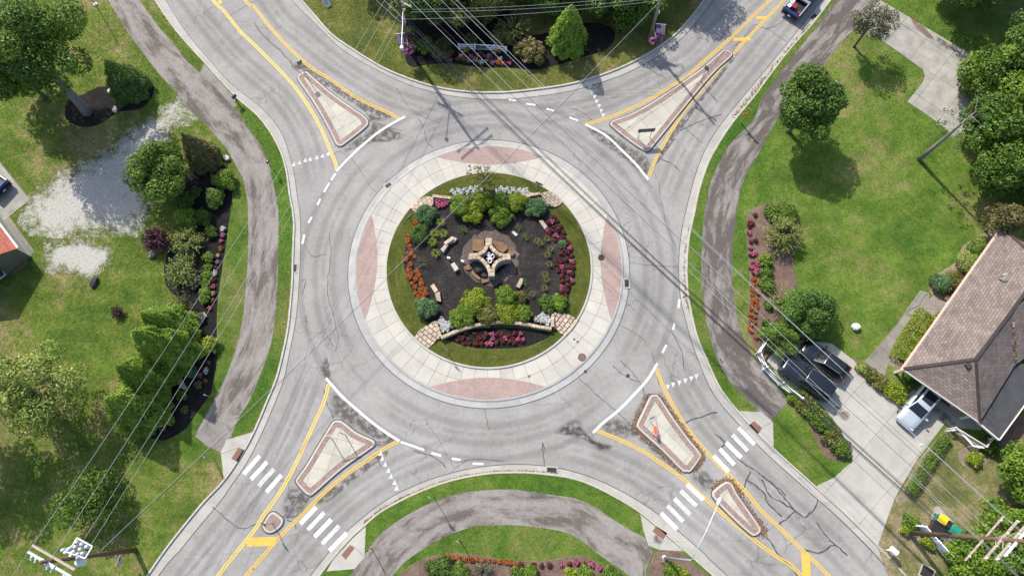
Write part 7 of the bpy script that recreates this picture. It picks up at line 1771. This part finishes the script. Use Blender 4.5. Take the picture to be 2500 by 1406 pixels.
# street light over the lower right road
b = P(1622, 1361, 0); t = thing('street_light', 'silver street light reaching over the lower right road', 'street light', Vector((b.x, b.y, .12)))
tp = P(1687, 1367, 8.5); MB().tube([Vector((b.x, b.y, .1)), tp], [.12, .075], 10).build('pole', 'galvanised', t, shade=True)
MB().lathe((b.x, b.y, .12), [(.25, 0), (.25, .08), (.16, .12)], 8).build('base', 'galvanised', t)
hd = P(1752, 1232, 9.6); MB().tube([tp, tp.lerp(hd, .5) + Vector((0, 0, .35)), hd], [.04, .034, .03], 7).build('arm', 'white_metal', t, shade=True)
d = (hd - tp); d.z = 0; d.normalize(); MB().tube([hd - d * .1, hd + d * .1, hd + d * .4, hd + d * .65], [.05, .15, .17, .06], 10).build('lamp_head', 'white_metal', t, shade=True)
MB().tube([hd + d * .2 - Vector((0, 0, .18)), hd + d * .5 - Vector((0, 0, .18))], .1, 8).build('lens', 'lamp_glass', t)
# flags and flower baskets on the poles
def flag(p, d, label, drop=1.15, fly=.75):
    """cloth hanging from a short staff: stripes run down the drop"""
    t = thing('flag', label, 'flag', p); d = Vector(d).normalized(); q = p + d * .15
    MB().tube([p, p + d * (fly + .2)], .02, 6).build('staff', 'white_metal', t)
    def pt(u, v): return q + d * (u * fly) + Vector((0.35 * v * drop * FD[0], .35 * v * drop * FD[1], -v * drop * .93)) + Vector((-d.y, d.x, 0)) * (.07 * math.sin(v * 5 + u * 6) * v)
    for i in range(7 * 2 - 1):
        u0, u1 = i / 13, (i + 1) / 13; m = MB(); n = 8; v0 = 0.42 if i < 7 else 0.0
        A_ = [pt(u0, v0 + (1 - v0) * k / n) for k in range(n + 1)]; B_ = [pt(u1, v0 + (1 - v0) * k / n) for k in range(n + 1)]; m.strip(A_, B_); m.build('stripe', 'flag_red' if i % 2 == 0 else 'flag_white', t)
    m = MB(); m.strip([pt(0, .42 * k / 6) for k in range(7)], [pt(7 / 13, .42 * k / 6) for k in range(7)]); can = m.build('canton', 'flag_blue', t)
    st = MB()
    for r_ in range(5):
        for c_ in range(5):
            c = pt((r_ + .5) / 5 * 7 / 13, (c_ + .5) / 5 * .42) + Vector((.01 * FD[0], .01 * FD[1] - .004, .008)); st.box(c, (.025, .025, .006), .5)
    st.build('stars', 'flag_white', can)
FD = (0, -1)
flag(up(bn, 3.6) + Vector((-.1, -.15, 0)), (-1, -.12, 0), 'striped flag hanging from the corner utility pole')
FD = (.3, -.95)
flag(up(b2, 3.4) + Vector((.1, -.1, 0)), (1, -.1, 0), 'striped flag hanging from the upper flag pole', 1.25, .95)
FD = (-.2, -1)
flag(up(b3, 2.4) + Vector((-.1, -.2, 0)), (-.3, -1, 0), 'striped flag hanging from the lower left pole', .8, .7)
def basket(p, pole_p, label):
    t = thing('hanging_basket', label, 'flower basket', p); MB().lathe(p + Vector((0, 0, -.3)), [(.12, 0), (.3, .12), (.36, .3)], 12).build('bowl', 'dark_metal', t)
    MB().tube([pole_p, p + Vector((0, 0, .35)), p], [.02, .02, .01], 5).build('hook', 'white_metal', t)
    rng = np.random.default_rng(int(abs(p.x) * 10)); L = Leaves(); Lb = Leaves()
    for i in range(16): d_ = sph(1, rng)[0]; d_[2] = abs(d_[2]) * .6; lobe(L, np.array(p) + d_ * .36, (.22, .22, .18), .11, .5, rng)
    for i in range(60): d_ = sph(1, rng)[0]; lobe(Lb, np.array(p) + d_ * np.array([.62, .62, .4]), (.13, .13, .08), .11, .6, rng, .7)
    L.build('foliage', 'leaf_mid', t); Lb.build('blooms', 'bloom_magenta', t)['kind'] = 'stuff'
basket(up(bn, 2.2) + Vector((.1, -1.0, 0)), up(bn, 2.9), 'magenta flower basket under the flag on the corner utility pole')
basket(up(b2, 2.1) + Vector((.35, -1.0, 0)), up(b2, 2.8), 'magenta flower basket under the flag on the upper flag pole')

# ---------------------------------------------------------------- signs and posts
def post_sign(base, h, label, w=.6, hh=.6, face=-1.57, mat='sign_white', shape='rect', z0=.13, back='sign_back', name='road_sign', pz=None, post='galvanised', cat='sign', marks=None):
    b = P(*base, z0); t = thing(name, label, cat, b)
    MB().bar(b, b + Vector((0, 0, h)), .06, .05).build('post', post, t)
    f = Vector((math.cos(face), math.sin(face), 0)); s = Vector((-f.y, f.x, 0)); c = b + Vector((0, 0, (pz or h) - hh / 2)) + f * .04; u = Vector((0, 0, 1))
    sh = {'rect': [(-1, -1), (1, -1), (1, 1), (-1, 1)], 'diamond': [(0, -1.3), (1.3, 0), (0, 1.3), (-1.3, 0)], 'tri': [(0, -1), (1, .9), (-1, .9)]}[shape]
    for nm, d0, d1, mt in (('panel', 0, .012, mat), ('backing', -.012, -.001, back)):
        m = MB(); n = len(sh); pts = [c + s * (x * w / 2) + u * (y * hh / 2) for x, y in sh]
        m.v = [tuple(p + f * d0) for p in pts] + [tuple(p + f * d1) for p in pts]; m.f = [tuple(range(n)), tuple(range(2 * n - 1, n - 1, -1))] + [(i, (i + 1) % n, n + (i + 1) % n, n + i) for i in range(n)]
        o = m.build(nm, mt, t, fix=True)
        if nm == 'panel' and marks:
            mk = MB()
            for (x, y, ww, h2_) in marks: mk.bar(c + s * (x - ww / 2) + u * y + f * .016, c + s * (x + ww / 2) + u * y + f * .016, h2_, .006, f)
            mk.build('lettering', 'black_plastic', o)
    return t, c
post_sign((1808, 302), 2.4, 'yellow diamond warning sign by the upper right path', .62, .62, -2.0, 'sign_yellow', 'diamond', marks=((0, .06, .4, .05), (0, -.06, .4, .05)), pz=2.05)
_t, _c = post_sign((1809, 301), 2.9, 'small yellow speed plaque above the diamond warning sign', .46, .42, -2.0, 'sign_yellow', 'rect', pz=2.85, marks=((-.06, .03, .1, .16), (.09, .03, .12, .05), (0, -.11, .3, .04)))
post_sign((1314, 470), 2.2, 'dark sign on a post at the north edge of the garden', .75, .4, 1.1, 'sign_back', z0=.2, post='dark_metal')
post_sign((1008, 550), 2.2, 'dark sign on a post at the northwest edge of the garden', .75, .4, 2.4, 'sign_back', z0=.2, post='dark_metal')
post_sign((1094, 862), 1.9, 'grey sign on a post in the grass south of the garden', .6, .4, -2.2, 'sign_back', z0=.2)
post_sign((749, 189), 2.9, 'sign on a thin post at the tip of the northwest island', .5, .6, 2.2, 'sign_back')
post_sign((1711, 199), 2.6, 'sign on a thin post in the narrow end of the northeast island', .5, .6, .8, 'sign_back')
post_sign((666, 1277), 2.6, 'sign post standing on the small round brick island', .5, .6, -2.2, 'sign_back')
post_sign((514, 968), 1.4, 'grey marker post at the lower edge of the left bed', .12, .5, -1.5, 'sign_white')
post_sign((522, 1118), 2.1, 'narrow sign post beside the lower left kerb ramp', .35, .5, -2.3, 'sign_white')
post_sign((668, 414), 1.9, 'sign post on the left verge by the give way teeth', .4, .5, 2.5, 'sign_back')
post_sign((907, 1337), 2.4, 'sign post beside the bottom left kerb ramp', .4, .5, -2.4, 'sign_back')
post_sign((1059, 1213), 3.4, 'tall thin sign post on the grass by the bottom kerb', .45, .6, -2.0, 'sign_white')
post_sign((1122, 1317), 2.4, 'thin sign post on the lawn inside the bottom path', .35, .45, -2.0, 'sign_white')
post_sign((1751, 888), 1.5, 'low sign post between the right kerb and path', .5, .25, .6, 'rust_iron')
post_sign((1428, 176), 1.9, 'narrow grey sign post on the top verge', .2, .5, 1.5, 'galvanised')
post_sign((1612, 1366), 1.0, 'short sign stake at the foot of the street light', .3, .2, -1.4, 'sign_white')
def frame_sign(b0, b1, h, label, mat='sign_back', panel=True):
    a, b = P(*b0, .13), P(*b1, .13); t = thing('guide_sign', label, 'sign', (a + b) / 2); d = (b - a).normalized()
    for p in (a, b): MB().bar(p, p + Vector((0, 0, h)), .06, .06).build('post', 'galvanised', t)
    c = (a + b) / 2 + Vector((0, 0, h - .3)); f = Vector((d.y, -d.x, 0)); W = (b - a).length + .5
    if panel: MB().bar(c - d * W / 2 + f * .05, c + d * W / 2 + f * .05, .02, .62).build('panel', mat, t)
    MB().bar(c - d * W / 2 + Vector((0, 0, .33)), c + d * W / 2 + Vector((0, 0, .33)), .06, .04).build('top_rail', 'galvanised', t)
    return t
frame_sign((1557, 338), (1586, 336), 1.9, 'two-post guide sign on the northeast island')
frame_sign((811, 1071), (843, 1061), 2.4, 'empty two-post sign frame on the southwest island', panel=False)
# fallen sign frame with an orange sleeve, southeast island
t = thing('sign_stand', 'metal sign stand with orange sleeve on the southeast island', 'sign stand', P(1600, 1040, .14))
def sx(x, y): return (1520 + x / 11.72, 960 + y / 11.72)
for a, b, za, zb in (((760,720),(905,940),.2,.9), ((925,645),(1010,1110),.2,.5), ((760,720),(925,645),.2,.2), ((835,1100),(940,1080),.5,.9), ((905,570),(930,650),.15,.2)):
    MB().tube([P(*sx(*a), za), P(*sx(*b), zb)], .035, 6).build('tube', 'galvanised', t)
a, b = P(*sx(925, 940), .95), P(*sx(960, 1185), .95); MB().bar(a, b, .28, .1).build('sleeve', 'orange_cloth', t)
# yard sign board, top left of the top lawn
b = P(800, 14, .12); t = thing('yard_sign', 'white lettered board sign on the lawn at the top edge', 'sign', b); d = Vector((.8, .6, 0)); f = Vector((.5, -.65, .6)).normalized(); s = Vector((f.y, -f.x, 0)).normalized() * -1; u = f.cross(s)
u = u if u.z > 0 else -u; c = b + Vector((0, 0, .45))
m = MB(); m.v = [tuple(c + s * (x * .3) + u * (y * .42)) for x, y in ((-1, -1), (1, -1), (1, 1), (-1, 1))]; m.v += [tuple(Vector(v) - f * .03) for v in m.v]; m.f = [(0, 1, 2, 3), (7, 6, 5, 4), (0, 4, 5, 1), (1, 5, 6, 2), (2, 6, 7, 3), (3, 7, 4, 0)]
o = m.build('board', 'sign_white', t, fix=True)
mk = MB()
for k, y in enumerate((.3, .14, -.02, -.16)): mk.bar(c + s * -.2 + u * y + f * .005, c + s * (.2 - .05 * k) + u * y + f * .005, .05, .004, f)
mk.build('lettering', 'flag_blue', o)
for k in (-1, 1): MB().bar(c + s * .3 * k - u * .42, Vector((c.x + s.x * .3 * k - f.x * .3, c.y + s.y * .3 * k - f.y * .3, .1)), .04, .04).build('leg', 'dark_wood', t)

# ---------------------------------------------------------------- small things
def fence(px, h, label, rails=3, z0=.13, w=.14, name='rail_fence', mat='white_vinyl', rh=.14):
    pts = PL(px, z0); t = thing(name, label, 'fence', pts[0])
    for p in pts:
        o = MB().box(p + Vector((0, 0, h / 2)), (w, w, h)).build('post', mat, t); MB().box(p + Vector((0, 0, h + .03)), (w * 1.3, w * 1.3, .06), 0, .5).build('cap', mat, o)
    for a, b in zip(pts, pts[1:]):
        for k in range(rails): z = h * (k + .6) / rails; MB().bar(a + Vector((0, 0, z)), b + Vector((0, 0, z)), .07, rh).build('rail', mat, t)
fence([(1864,836),(1846,864),(1862,902),(1900,940),(1948,976)], 1.35, 'white three-rail fence beside the right path and black SUV')
fence([(1121,121),(1160,122),(1207,124),(1236,128)], .95, 'white rail fence at the back of the top flower bed')
b = P(1180, 122, .14); t = thing('garden_sign', 'black garden sign board mounted on the white rail fence', 'sign', b)
pb = (b + Vector((0, -.06, .55))); o = MB().box(pb, (1.5, .05, .6)).build('board', 'black_plastic', t)
mk = MB()
for y, wd in ((.16, .7), (.02, 1.1), (-.12, 1.2)): mk.box(pb + Vector((0, -.03, y)), (wd, .012, .05))
mk.tube([pb + Vector((.62 * math.cos(a) - .0, -.032, .24 * math.sin(a))) for a in [6.2832 * i / 20 for i in range(21)]], .012, 4); mk.build('lettering', 'galvanised', o)
for k in (-.6, .6): MB().bar(b + Vector((k, 0, 0)), b + Vector((k, 0, .9)), .07, .07).build('leg', 'white_vinyl', t)
def mailbox(px, label, mat, ang, sz=(.5, .28, .3), h=1.05, post='dark_wood', z0=.13):
    b = P(*px, z0); t = thing('mailbox', label, 'mailbox', b, None, ang); MB().box((0, 0, h / 2), (.1, .1, h)).build('post', post, t, local=True)
    L_, W_, H_ = sz; secs = []
    for x in (-L_ / 2, L_ / 2): secs.append([Vector((x, y, h + z)) for y, z in [(-W_ / 2, 0), (W_ / 2, 0)] + [(W_ / 2 * math.cos(a), H_ * .45 + H_ * .55 * math.sin(a)) for a in [math.pi * k / 8 for k in range(9)]]])
    loft(secs).build('box', mat, t, local=True, fix=True); MB().box((L_ / 2 + .012, 0, h + H_ * .4), (.02, W_ * .85, H_ * .7)).build('door', mat, t, local=True); MB().box((0, W_ / 2 + .02, h + .2), (.05, .02, .18)).build('signal_flag', 'flag_red', t, local=True)
mailbox((581, 251), 'black mailbox beside the upper left kerb', 'black_plastic', .85)
mailbox((2165, 1342), 'large white mailbox beside the lower right kerb', 'white_vinyl', -.75, (.62, .5, .5), 1.0, 'white_vinyl')
b = P(234, 12, .12); t = thing('lamp_post', 'thin pole with a white foot at the top edge, left lawn', 'pole', b); MB().tube([b, b + Vector((0, 0, 6.5))], [.06, .04], 8).build('post', 'galvanised', t); MB().lathe(b, [(.2, 0), (.22, .12), (.1, .22)], 12).build('foot', 'white_vinyl', t)
# bins and vinyl screen by the lower right pole
pad = [(2272,1262),(2284,1236),(2292,1236),(2345,1292),(2330,1310),(2300,1300)]
struct(tri(MB().prism(PL(pad, .16), .05, .16).build('bin_pad', 'drive_concrete')))
def bin_(px, lab, body, lid, ang, sz=(.62, .62, .95)):
    b = P(*px, .16); t = thing('wheelie_bin', lab, 'bin', b, None, ang); m = MB(); m.box((0, 0, sz[2] / 2 + .04), (sz[0] * .85, sz[1] * .85, sz[2]), 0, 1.15); m.build('body', body, t, local=True)
    o = MB().box((0, 0, sz[2] + .08), (sz[0] * 1.06, sz[1] * 1.06, .07)).build('lid', lid, t, local=True); bevel(o, .03); MB().tube([(-sz[0] * .5, -.25, sz[2] + .02), (-sz[0] * .5, .25, sz[2] + .02)], .025, 6).build('handle', 'black_plastic', t, local=True)
    for s in (-1, 1): MB().tube([(-sz[0] * .4, s * .26, .1), (-sz[0] * .4, s * .32, .1)], .1, 10).build('wheel', 'rubber', t, local=True)
ab = dir_px((2290, 1258), (2330, 1285))
bin_((2288, 1268), 'bin with yellow lid behind the white vinyl panels', 'green_plastic', 'yellow_plastic', ab, (.85, .7, .95)); bin_((2303, 1280), 'black bin between the yellow and green lidded bins', 'black_plastic', 'black_plastic', ab); bin_((2316, 1294), 'bin with green lid behind the white vinyl panels', 'green_plastic', 'green_plastic', ab, (.85, .75, 1.0))
t = thing('storage_crate', 'dark wooden crate beside the yellow lidded bin', 'crate', P(2280, 1290, .16)); MB().box(P(2280, 1290, .16) + Vector((0, 0, .3)), (1.0, .9, .6), ab).build('body', 'dark_wood', t); MB().box(P(2280, 1290, .16) + Vector((0, 0, .63)), (1.05, .95, .06), ab).build('lid', 'black_plastic', t)
def screen(px, h, label):
    pts = PL(px, .13); t = thing('vinyl_screen', label, 'fence panel', pts[0])
    for a, b in zip(pts, pts[1:]):
        n = max(3, int((b - a).length / .3)); 
        for i in range(n):
            p, q = a.lerp(b, i / n + .004), a.lerp(b, (i + 1) / n - .004); MB().bar(p + Vector((0, 0, h / 2)), q + Vector((0, 0, h / 2)), .04, h * .92).build('board', 'white_vinyl', t)
        MB().bar(a + Vector((0, 0, h)), b + Vector((0, 0, h)), .10, .10).build('rail', 'white_vinyl', t)
    for p in pts: MB().box(p + Vector((0, 0, h / 2 + .05)), (.14, .14, h + .1)).build('post', 'white_vinyl', t)
screen([(2228,1282),(2238,1284),(2268,1318)], 1.5, 'white vinyl screen panel behind the lower right pole, upper one'); screen([(2272,1322),(2310,1364)], 1.5, 'white vinyl screen panel below the lower right pole')
# porch railing
pr_ = PL([(2318,1046),(2392,1092),(2408,1072)], .3); t = thing('porch_railing', 'white porch railing with thin balusters by the black roof', 'railing', pr_[0])
for a, b in zip(pr_, pr_[1:]):
    MB().bar(a + Vector((0, 0, 1.0)), b + Vector((0, 0, 1.0)), .08, .08).build('rail', 'white_trim', t); MB().bar(a + Vector((0, 0, .12)), b + Vector((0, 0, .12)), .06, .06).build('rail', 'white_trim', t)
    n = int((b - a).length / .16)
    for i in range(1, n): p = a.lerp(b, i / n); MB().bar(p + Vector((0, 0, .15)), p + Vector((0, 0, .97)), .03, .03).build('baluster', 'white_trim', t)
for p in pr_: MB().box(p + Vector((0, 0, .52)), (.13, .13, 1.1)).build('post', 'white_trim', t)
g_ = PL([(2312,1052),(2326,1050),(2362,1090),(2388,1094)], .2); t = thing('handrail', 'white bent handrail in front of the porch railing', 'railing', g_[0])
for a, b in zip(g_, g_[1:]): MB().bar(a + Vector((0, 0, .85)), b + Vector((0, 0, .85)), .14, .1).build('rail', 'white_vinyl', t)
for p in g_: MB().bar(p, p + Vector((0, 0, .85)), .1, .1).build('post', 'white_vinyl', t)
# potted plants and hose at the front step
for px, lb in (((2308,730), 'upper terracotta pot by the front step'), ((2311,742), 'white pot on the front step'), ((2286,768), 'lower terracotta pot by the front step')):
    b = P(*px, .23); t = thing('flower_pot', lb, 'pot', b); MB().lathe(b, [(.13, 0), (.2, .32), (.22, .36), (.18, .36), (.16, .3)], 12).build('pot', 'white_vinyl' if 'white' in lb else 'terracotta', t)
    L = Leaves(); lobe(L, np.array(b) + np.array([0, 0, .42]), (.22, .22, .15), .1, .5, np.random.default_rng(int(px[0]))); L.build('plant', 'leaf_mid', t)
hz = smooth([P(x, y, .17) for x, y in ((2270,714),(2258,722),(2248,735),(2243,745),(2228,752),(2216,758),(2214,766),(2222,770),(2232,768))], 5); o = MB().tube(hz, .03, 6).build('garden_hose', 'hose', None, loc=tuple(hz[0])); tag(o, 'pale garden hose curled on the front walk', 'hose')
b = P(2248, 1085, .155); t = thing('sandal', 'small pale sandal dropped on the right driveway', 'shoe', b); MB().box(b + Vector((0, 0, .03)), (.3, .12, .05), .4).build('sole', 'white_vinyl', t); MB().tube([b + Vector((-.02, -.06, .04)), b + Vector((.03, 0, .12)), b + Vector((.02, .08, .04))], .015, 5).build('strap', 'sign_white', t)
# oil marks on the drive
for px, mt in (([(2035,998),(2048,990),(2060,997),(2060,1008),(2048,1014),(2037,1008)], 'wet_patch'), ([(2052,1010),(2066,1004),(2073,1012),(2068,1024),(2055,1022)], 'rust_stain'), ([(2270,985),(2300,1000),(2335,1035),(2310,1035),(2285,1015)], 'road_dirt'), ([(1596,1312),(1610,1305),(1614,1322),(1603,1325)], 'road_dirt'), ([(2290,90),(2330,118),(2345,130),(2325,128),(2290,105)], 'road_dirt'), ([(2225,40),(2250,60),(2280,95),(2260,90),(2230,60)], 'rust_stain')):
    struct(soft_patch(PL(px, .15), .158 if px[0][0] > 1700 else .1445, mt, None, 'drive_stain', .25))
